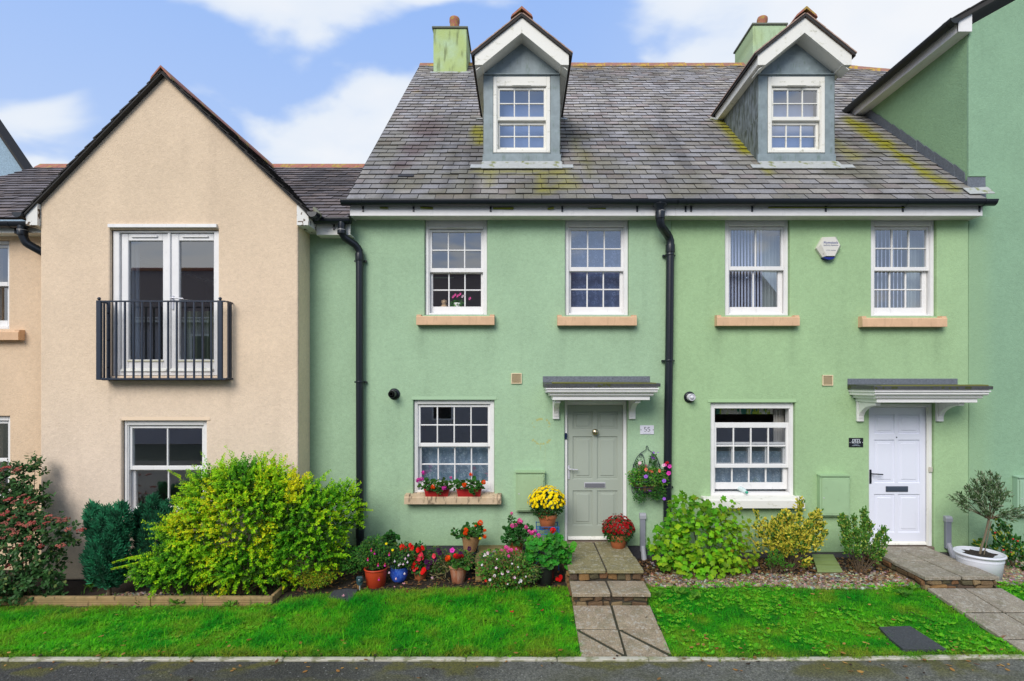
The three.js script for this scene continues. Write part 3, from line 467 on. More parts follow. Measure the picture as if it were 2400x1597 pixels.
// ---- chimneys
chimneys.forEach(([a, b, zf, zb, top], i) => {
  const y0 = EYE + 6.2, h = EYE + top - y0, house = i ? h57 : h55;
  const mat = wallMaterial(3, 2.4, [0.40, 0.53, 0.33], 700 + i * 20, (c, x, y) => { const g = sstep(0.36, 0.7, fbm(x * 2.2, y * 2.0, 4, 730 + i)), d = sstep(0.50, 0.75, fbm(x * 17, y * 2.6, 4, 741 + i) * 0.7 + 0.3 * fbm(x * 4, y * 4, 3, 743)); rgbMix(c, [0.40, 0.50, 0.17], g * (i ? 0.35 : 0.8)); rgbMix(c, [0.15, 0.18, 0.08], d * (i ? 0.3 : 0.75)); });
  const ch = renderWall(house, 'chimney', box(a, b, y0, EYE + top, zb, zf, 0.012), mat, a - 0.5, y0, 3, 2.4);
  part(ch, 'chimney_cap', box(a - 0.03, b + 0.03, EYE + top, EYE + top + 0.045, zb - 0.03, zf + 0.03, 0.008), std([0.20, 0.22, 0.17], 0.9, { map: rep(grainTex, 2) }));
  const px = i ? 5.80 : -1.61, pz = i ? -5.15 : -5.05, R = 0.122;
  const pot = part(ch, 'chimney_pot', lathe([[R * 0.98, 0], [R * 0.97, 0.05], [R * 0.90, 0.25], [R * 0.92, 0.33], [R * 1.02, 0.36], [R * 1.02, 0.42], [R * 0.97, 0.45], [R * 0.8, 0.45], [R * 0.75, 0.1]], 0, 0, 0, 20).rotateZ(i ? -0.13 : 0).translate(px, EYE + top + 0.04, pz), std([1, 1, 1], 0.85, { map: M.ridgeRed.map }));
  if (!i) part(ch, 'lead_flashing', box(a - 0.06, b + 0.10, -0.004, 0.006, -0.03, 0.06).applyMatrix4(new THREE.Matrix4().makeRotationX(Math.atan(ROOF.t))).translate(0, ...roofPoint(0, (ROOF.Z - zf - 0.045) * ROOF.n).addScaledVector(mainFrame.n, 0.03).toArray().slice(1)), M.leadPale);
});
// ---- dormers
dormerX.forEach((cx, i) => {
  const house = i ? h57 : h55, zf = -0.68, zb = -0.43, yb = 3.507 + EYE - EYE, HW = 0.61, x0 = cx - HW, x1 = cx + HW, EY = EYE + 5.04, AP = EYE + 5.62, EW = 0.725, sl = (AP - EY) / EW;
  const y0 = EYE + 3.50, yh = EYE + 4.915, wx0 = cx - 0.452, wx1 = cx + 0.452, wy0 = EYE + 3.675, wy1 = EYE + 4.885;
  const zOn = (y) => ROOF.Z - (y - ROOF.Y) / ROOF.t;                   // where the roof is at that height
  const dm = part(house, 'dormer', [box(x0, wx0 - 0.002, y0, yh, zf - 0.1, zf, 0.008), box(wx1 + 0.002, x1, y0, yh, zf - 0.1, zf, 0.008), box(wx0 - 0.002, wx1 + 0.002, y0 - 0.02, wy0 - 0.002, zf - 0.1, zf - 0.006, 0.004), box(wx0 - 0.002, wx1 + 0.002, wy1 + 0.002, yh, zf - 0.1, zf, 0.003),
    prismXY([[x0 + 0.015, yh + 0.001], [x1 - 0.015, yh + 0.001], [x1 - 0.015, yh + 0.06], [cx, yh + 0.06 + (HW - 0.015) * sl], [x0 + 0.015, yh + 0.06]], zf - 0.1, zf - 0.012), box(x0 - 0.012, x1 + 0.012, y0 - 0.02, wy0 - 0.03, zf + 0.001, zf + 0.016, 0.004), box(x0 + 0.012, x1 - 0.012, yh - 0.006, yh + 0.018, zf + 0.001, zf + 0.026, 0.004)], M.zinc);
  for (const [s, xa, xb] of [[-1, x0, x0 + 0.06], [1, x1 - 0.06, x1]]) part(dm, 'dormer_cheek', prismZY([[zf - 0.002, y0 - 0.05], [zf - 0.002, EY - 0.05], [zOn(EY) - 0.1, EY - 0.05]], xa + (s < 0 ? -0.002 : 0), xb + (s > 0 ? 0.002 : 0)), M.zincStain);
  // roof of the dormer, its barge boards, soffit and side boards
  const zEnd = zOn(AP) - 0.2;
  for (const s of [-1, 1]) {
    const X = (d) => cx + s * d, roofLine = [[X(0), AP + 0.04], [X(EW + 0.045), AP + 0.04 - (EW + 0.045) * sl], [X(EW + 0.045), AP + 0.085 - (EW + 0.045) * sl], [X(0), AP + 0.085]];
    part(dm, 'dormer_roof', prismXY(s > 0 ? roofLine : roofLine.slice().reverse(), zEnd, zb + 0.03), M.deck);
    for (let k = 0; k < 6; k++) { const d0 = 0.12 * k + 0.02, d1 = d0 + 0.165, h = 0.092; const q = [[X(d0), AP + h - d0 * sl - 0.004], [X(d1), AP + h - d1 * sl], [X(d1), AP + h + 0.021 - d1 * sl], [X(d0), AP + h + 0.012 - d0 * sl]]; if (d1 < EW + 0.12) part(dm, 'dormer_slate', prismXY(s > 0 ? q : q.slice().reverse(), zEnd, zb + 0.035 + 0.004 * hash(k, s, 3)), M.verge); }
    const bw = 0.235, board = [[X(0), AP + 0.038], [X(EW), AP + 0.038 - EW * sl], [X(EW), AP - EW * sl - 0.115], [X(EW - 0.115), AP - EW * sl - 0.115], [X(0), AP + 0.038 - bw]];
    part(dm, 'barge_board', prismXY(s > 0 ? board.slice().reverse() : board, zb - 0.03, zb), M.whiteOld);
    const vg = [[X(0), AP + 0.098], [X(EW + 0.04), AP + 0.098 - (EW + 0.04) * sl], [X(EW + 0.04), AP + 0.040 - (EW + 0.04) * sl], [X(0), AP + 0.040]];
    part(dm, 'verge_strip', prismXY(s > 0 ? vg.slice().reverse() : vg, zb + 0.002, zb + 0.025), M.verge);
    const sf = [[X(0.0), AP + 0.036 - bw * 0.93], [X(EW - 0.02), AP + 0.036 - bw * 0.93 - (EW - 0.02) * sl], [X(EW - 0.02), AP + 0.020 - bw * 0.93 - (EW - 0.02) * sl], [X(0.0), AP + 0.020 - bw * 0.93]];
    part(dm, 'barge_soffit', prismXY(s > 0 ? sf.slice().reverse() : sf, zf - 0.01, zb - 0.03), M.soffit);
    part(dm, 'eaves_board', [box(X(EW - 0.022), X(EW), EY - 0.115, EY + 0.03, zOn(EY) + 0.05, zb - 0.031, 0.003), box(X(HW - 0.02), X(EW - 0.023), EY - 0.113, EY - 0.095, zOn(EY) + 0.1, zb - 0.031, 0.002)], M.whiteOld);
    part(dm, 'lead_corner', wobble(prismXZ([[X(HW + 0.02), 0], [X(HW + 0.26), 0.02], [X(HW + 0.23), 0.09], [X(HW + 0.05), 0.13]].map(([x, z]) => [x, -z]), 0, 0.012).applyMatrix4(new THREE.Matrix4().makeTranslation(0, EY - 0.13, zOn(EY - 0.13) + 0.05).multiply(new THREE.Matrix4().makeRotationX(Math.atan(ROOF.t) * 0.9))), 0.02, 11, 3), M.leadPale);
  }
  part(dm, 'ridge_tile', prismXY([[cx - 0.15, AP + 0.165 - 0.15 * sl], [cx, AP + 0.175], [cx + 0.15, AP + 0.165 - 0.15 * sl], [cx + 0.17, AP + 0.12 - 0.15 * sl], [cx, AP + 0.135], [cx - 0.17, AP + 0.12 - 0.15 * sl]].reverse(), zEnd, zb + 0.06), M.ridgeRed);
  // lead apron below
  const aw = 0.80, ap = new THREE.Matrix4().makeTranslation(cx, y0 - 0.055, zOn(y0 - 0.055)).multiply(new THREE.Matrix4().makeRotationX(Math.atan(ROOF.t)));
  part(dm, 'lead_apron', [wobble(box(-HW - 0.02, HW + 0.02, 0.036, 0.046, -0.06, 0.215), 0.006, 5, 2).applyMatrix4(ap), wobble(box(-aw, -HW - 0.022, 0.036, 0.046, 0.07, 0.20), 0.008, 6, 4).applyMatrix4(ap), wobble(box(HW + 0.022, aw, 0.036, 0.046, 0.07, 0.195), 0.008, 6, 6).applyMatrix4(ap)], M.leadPale);
  // its sash window, level with the other parts of the dormer: frame, sashes, bars, panes
  const zw = zf + 0.006, q = i ? 1 : 0;
  const glassTop = [cx - 0.352, cx + 0.352, EYE + 4.265, EYE + 4.69, 3, 2], glassLow = [cx - 0.352, cx + 0.352, EYE + 3.795, EYE + 4.155, 3, 2];
  sashWindow(house, { name: 'dormer_window', frame: [wx0, wx1, wy0, wy1], z: zw, upper: glassTop, lower: glassLow, meet: [EYE + 4.205, EYE + 4.265], bottom: EYE + 3.73, mat: M.whiteOld, vent: [cx - 0.15, cx + 0.15] });
  const bl = part(house, 'dormer_blind', [box(wx0 + 0.03, wx1 - 0.03, EYE + 3.70, wy1 - 0.03, zw - 0.30, zw - 0.285)], M.blindDormer);
});
// ---- eaves: fascia, soffit, gutter of each half
{
  const fy0 = PY(506, EZ), fy1 = fy0 + 0.21, gy = PY(471, EZ + 0.07);
  for (const [house, a, b, cap0, cap1] of [[h55, -2.435, XP, -2.53, XP - 0.002], [h57, XP + 0.001, 6.55, XP, 6.66]]) {
    part(house, 'fascia', [box(a, b, fy0, fy1, EZ - 0.022, EZ, 0.003)], M.white);
    part(house, 'soffit', box(a + (house === h55 ? 0.02 : 0), b - (house === h57 ? 0.02 : 0), fy0 + 0.006, fy0 + 0.018, 0.002, EZ - 0.023), M.soffit);
    const br = []; for (const px of house === h55 ? [846, 966, 1149, 1319, 1497] : [1612, 1625, 1770, 1945, 2128, 2310]) br.push(PX(px, EZ + 0.1));
    gutterX(house, cap0, cap1, gy, EZ + 0.068, 0.066, br);
    part(house, 'eaves_board', box(a, b, fy1 + 0.001, ROOF.Y + 0.01, EZ - 0.03, EZ - 0.004), M.deck);
  }
  part(h55, 'eaves_box_end', prismZY([[0.0, fy0], [EZ - 0.002, fy0 + 0.001], [EZ - 0.002, fy1], [0.0, fy1 + 0.2]], -2.435, -2.415), M.white);
  part(h57, 'eaves_box_end', prismZY([[0.002, fy0], [EZ - 0.002, fy0 + 0.001], [EZ - 0.002, fy1], [0.002, fy1 + 0.2]], 6.53, 6.551), M.white);
  const moss = std([0.16, 0.18, 0.02], 0.95);
  for (const [px, w] of [[900, 0.13], [1000, 0.2], [1180, 0.3], [1290, 0.1], [1400, 0.25]]) part(h55, 'moss', wobble(box(PX(px, EZ) - w / 2, PX(px, EZ) + w / 2, PY(491, EZ), PY(487, EZ), EZ, EZ + 0.03, 0.008), 0.03, 18, px), moss);
  part(h57, 'moss', wobble(box(PX(1800, EZ), PX(2120, EZ), PY(488, EZ), PY(486, EZ), EZ, EZ + 0.02, 0.004), 0.02, 18, 9), moss);
  const o = [1548, 490];
  downpipe(h57, [PV(1547, 474, EZ + 0.07), PV(1547, 486, EZ + 0.07), PV(1547, 512, EZ + 0.06), PV(1550, 530, EZ + 0.03), PV(1565, 551, 0.12), PV(1571, 564, 0.09), PV(1571, 585, 0.09), PV(1569, 800, 0.09), PV(1566, 1000, 0.09), PV(1564, 1240, 0.09)], 0.058,
    [[PX(1547, EZ + 0.06), PY(513, EZ + 0.06), EZ + 0.065, 0.1], [PX(1571, 0.09), PY(592, 0.09), 0.09, 0.11]], [[PX(1570, 0.09), PY(600, 0.09), 0.09], [PX(1568, 0.09), PY(848, 0.09), 0.09], [PX(1564.5, 0.09), PY(1146, 0.09), 0.09]], [[PX(1547, EZ + 0.06), PY(497, EZ + 0.06), EZ + 0.065]]);
  part(h57, 'gutter_outlet', [lathe([[0.062, 0], [0.066, 0.05], [0.10, 0.10], [0.10, 0.11]], PX(1547, EZ + 0.07), gy - 0.16, EZ + 0.068, 18)], M.black);
}
// ---- windows of 55 and 57
const S = { zs: 0.105, sm: M.sill, stool: 0.012 };
pxWindow(h55, { frame: fr.w1, upper: [1013, 1127.5, 545.5, 629.5], lower: [1015, 1127.5, 642, 719.5], cu: [3, 2], cl: [3, 2], rail: [630.5, 638.5], foot: 735, vent: [1047, 1093], sillPx: [975.4, 1158.4, 741, 761.6], ...S });
pxWindow(h55, { frame: fr.w2, upper: [1338.5, 1455, 541.5, 627], lower: [1338, 1452, 638, 720.5], cu: [3, 2], cl: [3, 2], rail: [627.5, 636], foot: 735.5, sillPx: [1306.7, 1493, 742, 763], ...S });
pxWindow(h57, { frame: fr.w3, upper: [1711.5, 1829.5, 539.5, 625.5], lower: [1708, 1822, 636, 720.5], cu: [2, 1], cl: [2, 1], rail: [626.5, 634], foot: 736, sillPx: [1681, 1875, 742.5, 763.5], ...S });
pxWindow(h57, { frame: fr.w4, upper: [2050, 2169, 539.5, 627], lower: [2047, 2159, 637.5, 722], cu: [3, 2], cl: [3, 2], rail: [627.5, 635], foot: 738, sillPx: [2022, 2221, 745, 766], ...S });
pxWindow(h55, { frame: fr.w5, upper: [986, 1143.5, 954.5, 1038.5], lower: [988.5, 1144, 1048.5, 1128], cu: [4, 2], cl: [4, 2], rail: [1039, 1047.5], foot: 1148, sillPx: [947, 1174.6, 1165.5, 1182.6], zs: 0.14, sm: M.sillOld, stool: 0.03 });
{ // the ground floor window of 57 stands open at top and bottom
  pxWindow(h57, { frame: fr.w6, upper: [1678, 1841, 1003, 1088], lower: [1675.5, 1834, 1043, 1131], cu: [4, 2], cl: [4, 2], rail: [1089, 1097], foot: 1154, open: 0.035, openTop: PY(958, -0.05), lowerTop: PY(1037, -0.13), sillPx: [1650, 1887, 1172, 1192], zs: 0.14, sm: M.sillWhite, stool: 0.03 });
}
// what hangs behind the glass
part(h57, 'valance', folds(PX(1676, -0.3), PX(1812, -0.3), PY(971, -0.3), PY(957, -0.3), -0.30, 6, 0.008), std([1, 1, 1], 0.9, { map: tex(256, 64, (i, j) => { const n = fbm(i / 7, j / 9, 3, 5, 0), m = fbm(i / 13 + 9, j / 13, 3, 15, 0); return n > 0.56 ? S3([0.30, 0.40, 0.05]) : m > 0.58 ? S3([0.04, 0.16, 0.12]) : S3([0.5, 0.5, 0.44]); }) }));
part(h55, 'net_curtain', folds(PX(1336, -0.3), PX(1460, -0.3), PY(726, -0.3), PY(538, -0.3), -0.30, 5, 0.008), M.net);
part(h55, 'lace_curtain', folds(PX(984, -0.28), PX(1150, -0.28), PY(1140, -0.28), PY(1046, -0.28), -0.28, 7, 0.012), M.lace);
part(h57, 'lace_curtain', folds(PX(1672, -0.28), PX(1850, -0.28), PY(1150, -0.28), PY(1058, -0.28), -0.28, 7, 0.012), M.lace);
part(h57, 'curtain', folds(PX(1813, -0.33), PX(1838, -0.33), PY(1050, -0.33), PY(955, -0.33), -0.33, 4, 0.02), std([0.52, 0.5, 0.46], 0.9));
const slatBlind = (a, b, yt, yb, n, wide) => { for (let k = 0; k < n; k++) { const x = lerp(PX(a, -0.27), PX(b, -0.27), (k + 0.5) / n), w = wide / 2; part(h57, 'blind_slat', faces([[V(x - w, PY(yb, -0.27), -0.27 + w * 0.55), V(x + w, PY(yb, -0.27), -0.27 - w * 0.55), V(x + w, PY(yt, -0.27), -0.27 - w * 0.55), V(x - w, PY(yt, -0.27), -0.27 + w * 0.55)]]), M.blind); } };
slatBlind(1706, 1788, 535, 726, 11, 0.036); slatBlind(2044, 2118, 535, 728, 8, 0.026);
part(h57, 'curtain', folds(PX(1784, -0.36), PX(1832, -0.36), PY(726, -0.36), PY(535, -0.36), -0.36, 6, 0.03), std([0.40, 0.46, 0.46], 0.9));
part(h57, 'curtain', folds(PX(2125, -0.36), PX(2166, -0.36), PY(728, -0.36), PY(535, -0.36), -0.36, 5, 0.03), std([0.36, 0.42, 0.42], 0.9));

// ---- doors
function panelDoor(house, o) {                                        // a six-panelled leaf with its frame
  const z = -0.05, zl = -0.078, X = (p) => PX(p, zl), Y = (p) => PY(p, zl), [a, b, t, f] = o.leaf, m = o.mat;
  const x0 = X(a), x1 = X(b), y0 = Y(f), y1 = Y(t), [fx0, fx1, ft] = [PX(o.frame[0], z), PX(o.frame[1], z), PY(o.frame[2], z)];
  const d = part(house, 'door', [box(fx0, x0 - 0.002, y0 - 0.01, ft, -0.15, z + 0.01, 0.006), box(x1 + 0.002, fx1, y0 - 0.01, ft, -0.15, z + 0.01, 0.006), box(x0 - 0.002, x1 + 0.002, y1 + 0.003, ft, -0.15, z + 0.01, 0.006)], M.white);
  const holes = [], pan = []; for (const [l, r] of o.cols) for (const [u, v] of o.rows) { holes.push(rectPts(X(l), X(r), Y(v), Y(u)).reverse()); pan.push([X(l), X(r), Y(v), Y(u)]); }
  part(d, 'door_leaf', prismXY(rectPts(x0, x1, y0 + 0.004, y1), zl - 0.045, zl, holes, 0.006), m);
  for (const [l, r, u, v] of pan) part(d, 'door_panel', [box(l - 0.004, r + 0.004, u - 0.004, v + 0.004, zl - 0.04, zl - 0.017), box(l + 0.016, r - 0.016, u + 0.016, v - 0.016, zl - 0.03, zl - 0.013, 0.004), box(l + 0.045, r - 0.045, u + 0.045, v - 0.045, zl - 0.03, zl - 0.004, 0.008)], m);
  part(d, 'threshold', box(fx0, fx1, y0 - 0.055, y0 - 0.002, -0.15, 0.012, 0.006), std([0.16, 0.12, 0.09], 0.8));
  part(d, 'weather_bar', prismZY([[zl + 0.001, y0 + 0.012], [zl + 0.035, y0 + 0.012], [zl + 0.03, y0 + 0.03], [zl + 0.001, y0 + 0.055]], x0 + 0.01, x1 - 0.01), m === M.white ? M.white : M.whiteOld);
  const [lx0, lx1, ly0, ly1] = o.letter.map((v, i) => (i < 2 ? X(v) : Y(v)));
  part(d, 'letterbox', [box(lx0, lx1, ly1, ly0, zl + 0.001, zl + 0.012, 0.004)], o.metal); part(d, 'letter_flap', box(lx0 + 0.012, lx1 - 0.012, ly1 + 0.012, ly0 - 0.012, zl + 0.013, zl + 0.021, 0.003), o.flap);
  const hx = X(o.handle[0]), hy0 = Y(o.handle[2]), hy1 = Y(o.handle[1]), hl = Y(o.handle[4]);
  part(d, 'handle', [box(hx - 0.016, hx + 0.016, hy0, hy1, zl + 0.001, zl + 0.013, 0.005), tube([V(hx, hl, zl + 0.01), V(hx, hl, zl + 0.05), V(hx + 0.02, hl, zl + 0.058), V(X(o.handle[3]), hl - 0.008, zl + 0.055)], 0.0095, 8, 0.3, 14), disc(hx, hy0 + 0.04, zl + 0.012, 0.012, 0.006, 12)], o.handleMat ?? o.metal);
  return d;
}
M.steel = std([0.22, 0.22, 0.25], 0.35, { metalness: 0.4 }); M.sage = std([0.345, 0.385, 0.325], 0.42); M.doorWhite = std([0.72, 0.74, 0.84], 0.36); M.grey = std([0.05, 0.065, 0.095], 0.4);
const d55 = panelDoor(h55, { frame: [1323, 1468.7, 939], leaf: [1329.6, 1459.6, 949.6, 1266], mat: M.sage, metal: M.chrome, flap: M.steel, handleMat: M.chrome, cols: [[1343, 1388.5], [1400, 1447]], rows: [[965, 1007], [1024, 1123], [1151, 1231]], letter: [1369, 1419, 1131, 1144], handle: [1333, 1091, 1124, 1353, 1099] });
part(d55, 'door_knocker', [lathe([[0, 0], [0.03, 0.002], [0.034, 0.012], [0.02, 0.03], [0.045, 0.046], [0.047, 0.06], [0.03, 0.076], [0, 0.082]], 0, 0, 0, 20).applyMatrix4(new THREE.Matrix4().makeRotationX(Math.PI / 2)).translate(PX(1394.5, -0.05), PY(1013, -0.05), -0.078)], M.brass);
part(d55, 'video_doorbell', [box(PX(1322.5, -0.04), PX(1329, -0.04), PY(1029.5, -0.04), PY(1015.5, -0.04), -0.04, -0.015, 0.006)], std([0.01, 0.02, 0.06], 0.2));
const d57 = panelDoor(h57, { frame: [2033, 2184, 946], leaf: [2034.8, 2171, 955.7, 1278], mat: M.doorWhite, metal: M.grey, flap: M.grey, cols: [[2050, 2097], [2106, 2156]], rows: [[972.5, 1017], [1032, 1132], [1159.5, 1248]], letter: [2076, 2128, 1140, 1153], handle: [2040, 1101, 1134, 2064, 1110], handleMat: M.black });
part(d57, 'spy_hole', disc(PX(2102.4, -0.07), PY(1025.5, -0.07), -0.077, 0.009, 0.006, 12), M.black);
part(d57, 'bell_push', box(PX(2177, -0.03), PX(2185, -0.03), PY(1107, -0.03), PY(1095, -0.03), -0.039, -0.015, 0.005), std([0.5, 0.47, 0.4], 0.6));
part(d57, 'door_stop_frame', box(PX(2171, -0.05) + 0.004, PX(2176, -0.05), PY(1279, -0.05), PY(955, -0.05), -0.06, -0.036, 0.002), M.whiteOld);

// ---- door canopies
const canopies = [[h55, 0.3125, 1.88, PY(899, 0.59), [0.505, 1.615]], [h57, 4.77, 6.38, PY(905, 0.59), [4.94, 6.1]]];
for (const [house, a, b, y, brk] of canopies) {
  const zf = 0.59, T = 0.045, step = (x0, x1, y0, y1, z1) => prismZY([[0.0, y0], [z1 - 0.018, y0], [z1, y0 + 0.018], [z1, y1 - 0.012], [z1 + 0.014, y1], [0.0, y1]], x0, x1);
  const c = part(house, 'door_canopy', [step(a + 0.03, b - 0.03, y - T - 0.085, y - T, zf - 0.03), step(a + 0.075, b - 0.075, y - T - 0.13, y - T - 0.0855, zf - 0.075), box(a + 0.115, b - 0.115, y - T - 0.185, y - T - 0.1305, 0.0, zf - 0.11, 0.004),
    prismZY([[0, y - T - 0.04], [zf - 0.016, y - T - 0.04], [zf - 0.01, y - T - 0.03], [zf - 0.016, y - T - 0.02], [0, y - T - 0.02]], a + 0.015, b - 0.015)], M.white);
  part(c, 'canopy_roof', [wobble(prismZY([[0, y - T], [zf, y - T - 0.004], [zf + 0.006, y - 0.008], [zf - 0.01, y], [0, y + 0.02]], a, b), 0.006, 14, 8)], M.leadDark);
  part(c, 'lead_flashing', [box(a, b, y + 0.02, y + 0.105, 0.0, 0.007, 0.002), ...[0.04, 0.35, 0.65, 0.95].map((t) => ball(lerp(a, b, t), y + 0.075, 0.008, 0.0075, 8))], M.lead);
  part(c, 'moss', wobble(box(a + 0.1, b - 0.05, y - 0.004, y + 0.014, zf - 0.12, zf - 0.005, 0.005), 0.02, 22, 12), std([0.13, 0.13, 0.03], 0.98));
  for (const x of brk) {
    const yt = y - T - 0.186, w = 0.042, arc = []; for (let k = 0; k <= 8; k++) { const t = k / 8 * Math.PI / 2; arc.push([0.05 + 0.36 * (1 - Math.cos(t)), yt - 0.29 + 0.04 + 0.21 * Math.sin(t)]); }
    part(c, 'canopy_bracket', [box(x - w - 0.006, x + w + 0.006, yt - 0.29, yt - 0.001, 0.0, 0.045, 0.006), prismZY([[0.046, yt - 0.002], [0.046, yt - 0.25], ...arc, [0.42, yt - 0.002]], x - w + 0.006, x + w - 0.006), disc(x, yt - 0.24, 0.045, 0.006, 0.003, 10)], M.white);
  }
}
// ---- small fittings on the walls
M.cabinet55 = std([0.36, 0.52, 0.31], 0.55, { map: paintTex }); M.cabinet57 = std([0.36, 0.54, 0.32], 0.55, { map: paintTex }); M.cream = std([0.70, 0.58, 0.38], 0.6); M.creamDark = std([0.52, 0.42, 0.26], 0.8);
function cabinet(house, x0, x1, y0, y1, m, right) {
  const z = 0.085, c = part(house, 'meter_cabinet', [box(x0, x1, y0, y1 - 0.02, 0.0, z, 0.006), prismZY([[0, y1 - 0.02], [z + 0.022, y1 - 0.026], [z + 0.024, y1 - 0.012], [0, y1]], x0 - 0.006, x1 + 0.006)], m);
  part(c, 'cabinet_door', [box(x0 + 0.022, x1 - 0.022, y0 + 0.02, y1 - 0.05, z + 0.001, z + 0.016, 0.005), box(x0 + 0.05, x1 - 0.05, y0 + 0.05, y1 - 0.08, z + 0.0165, z + 0.0185, 0.001)], m);
  part(c, 'lock', disc(x0 + 0.045, y0 + (y1 - y0) * 0.45, z + 0.016, 0.009, 0.005, 12), M.chrome);
  part(c, 'hinge', [box(x1 - 0.022, x1 - 0.010, y1 - 0.14, y1 - 0.09, z, z + 0.012, 0.002), box(x1 - 0.022, x1 - 0.010, y0 + 0.05, y0 + 0.1, z, z + 0.012, 0.002)], m);
}
cabinet(h55, PX(1209, 0.09), PX(1277, 0.09), PY(1200.5, 0.09), PY(1105, 0.09), M.cabinet55); cabinet(h57, PX(1923, 0.09), PX(1993, 0.09), PY(1211.5, 0.09), PY(1113, 0.09), M.cabinet57);
for (const [house, px, py] of [[h55, 1210.5, 887.5], [h57, 1941, 892]]) {
  const x = PX(px, 0.02), y = PY(py, 0.02), w = 0.078, v = part(house, 'air_vent', [box(x - w, x - w + 0.014, y - w, y + w, 0, 0.022, 0.003), box(x + w - 0.014, x + w, y - w, y + w, 0, 0.022, 0.003), box(x - w, x + w, y + w - 0.014, y + w, 0, 0.0215, 0.003), box(x - w, x + w, y - w, y - w + 0.014, 0, 0.0215, 0.003), box(x - w + 0.01, x + w - 0.01, y - w + 0.01, y + w - 0.01, 0, 0.004)], M.cream);
  for (let k = 0; k < 8; k++) { const yy = y - w + 0.024 + k * 0.0155; part(v, 'louvre', prismZY([[0.004, yy + 0.008], [0.018, yy], [0.019, yy + 0.003], [0.004, yy + 0.011]], x - w + 0.014, x + w - 0.014), M.creamDark); }
}
{
  const x = PX(923.5, 0.02), y = PY(924, 0.02), fl = part(h55, 'boiler_flue', [lathe([[0.03, 0], [0.082, 0.0], [0.084, 0.012], [0.06, 0.03], [0.055, 0.03]], 0, 0, 0, 26).applyMatrix4(new THREE.Matrix4().makeRotationX(Math.PI / 2)).translate(x, y, 0)], M.black);
  part(fl, 'flue_pipe', [lathe([[0.05, 0.0], [0.05, 0.16], [0.044, 0.16], [0.042, 0.02], [0, 0.02]], 0, 0, 0, 24).applyMatrix4(new THREE.Matrix4().makeRotationX(Math.PI / 2)).translate(x, y, 0.01)], M.black);
  part(fl, 'flue_core', [lathe([[0.026, 0.0], [0.026, 0.19], [0.022, 0.19], [0.02, 0.02]], 0, 0, 0, 20).applyMatrix4(new THREE.Matrix4().makeRotationX(Math.PI / 2)).translate(x, y, 0.01), lathe([[0.046, 0.155], [0.051, 0.155], [0.051, 0.162], [0.046, 0.162]], 0, 0, 0, 24).applyMatrix4(new THREE.Matrix4().makeRotationX(Math.PI / 2)).translate(x, y, 0.012)], std([0.03, 0.03, 0.03], 0.5));
  const x2 = PX(1617, 0.02), y2 = PY(931.5, 0.02), f2 = part(h57, 'boiler_flue', [lathe([[0.03, 0], [0.082, 0.0], [0.084, 0.012], [0.06, 0.03], [0.055, 0.03]], 0, 0, 0, 26).applyMatrix4(new THREE.Matrix4().makeRotationX(Math.PI / 2)).translate(x2, y2, 0)], M.black);
  part(f2, 'flue_grille', [disc(x2, y2, 0.01, 0.046, 0.1, 22), ...[0, 1, 2, 3].map((k) => lathe([[0.044, 0], [0.052, 0], [0.052, 0.01], [0.044, 0.01]], 0, 0, 0, 22).applyMatrix4(new THREE.Matrix4().makeRotationX(Math.PI / 2)).translate(x2, y2, 0.04 + k * 0.024)), ball(x2, y2, 0.11, 0.03, 12)], std([0.62, 0.62, 0.66], 0.4));
  const cond = (house, a, b, yt, yb, turn) => { const z = 0.055, xa = PX(a, z), xb = PX(b, z), y1 = PY(yt, z), y0 = PY(yb, z), m = std([0.22, 0.235, 0.28], 0.5); const g = part(house, 'cable_cover', [box(xa + 0.008, xb - 0.008, y0 + 0.12, y1 - 0.06, 0.0, z - 0.008, 0.006)], m); part(g, 'cover_cap', prismZY([[0, y1 - 0.075], [z, y1 - 0.075], [z, y1 - 0.025], [z - 0.02, y1], [0, y1 + 0.005]], xa, xb), std([0.34, 0.35, 0.39], 0.5)); part(g, 'cable_hood', [rod(V((xa + xb) / 2, y0 + 0.2, 0.03), V((xa + xb) / 2 + turn, y0, 0.09), 0.034, 0.042, 10)], std([0.34, 0.35, 0.40], 0.5)); };
  cond(h55, 1500, 1515, 1205, 1314, 0.01); cond(h57, 2218, 2234, 1212, 1307, 0.035);
}
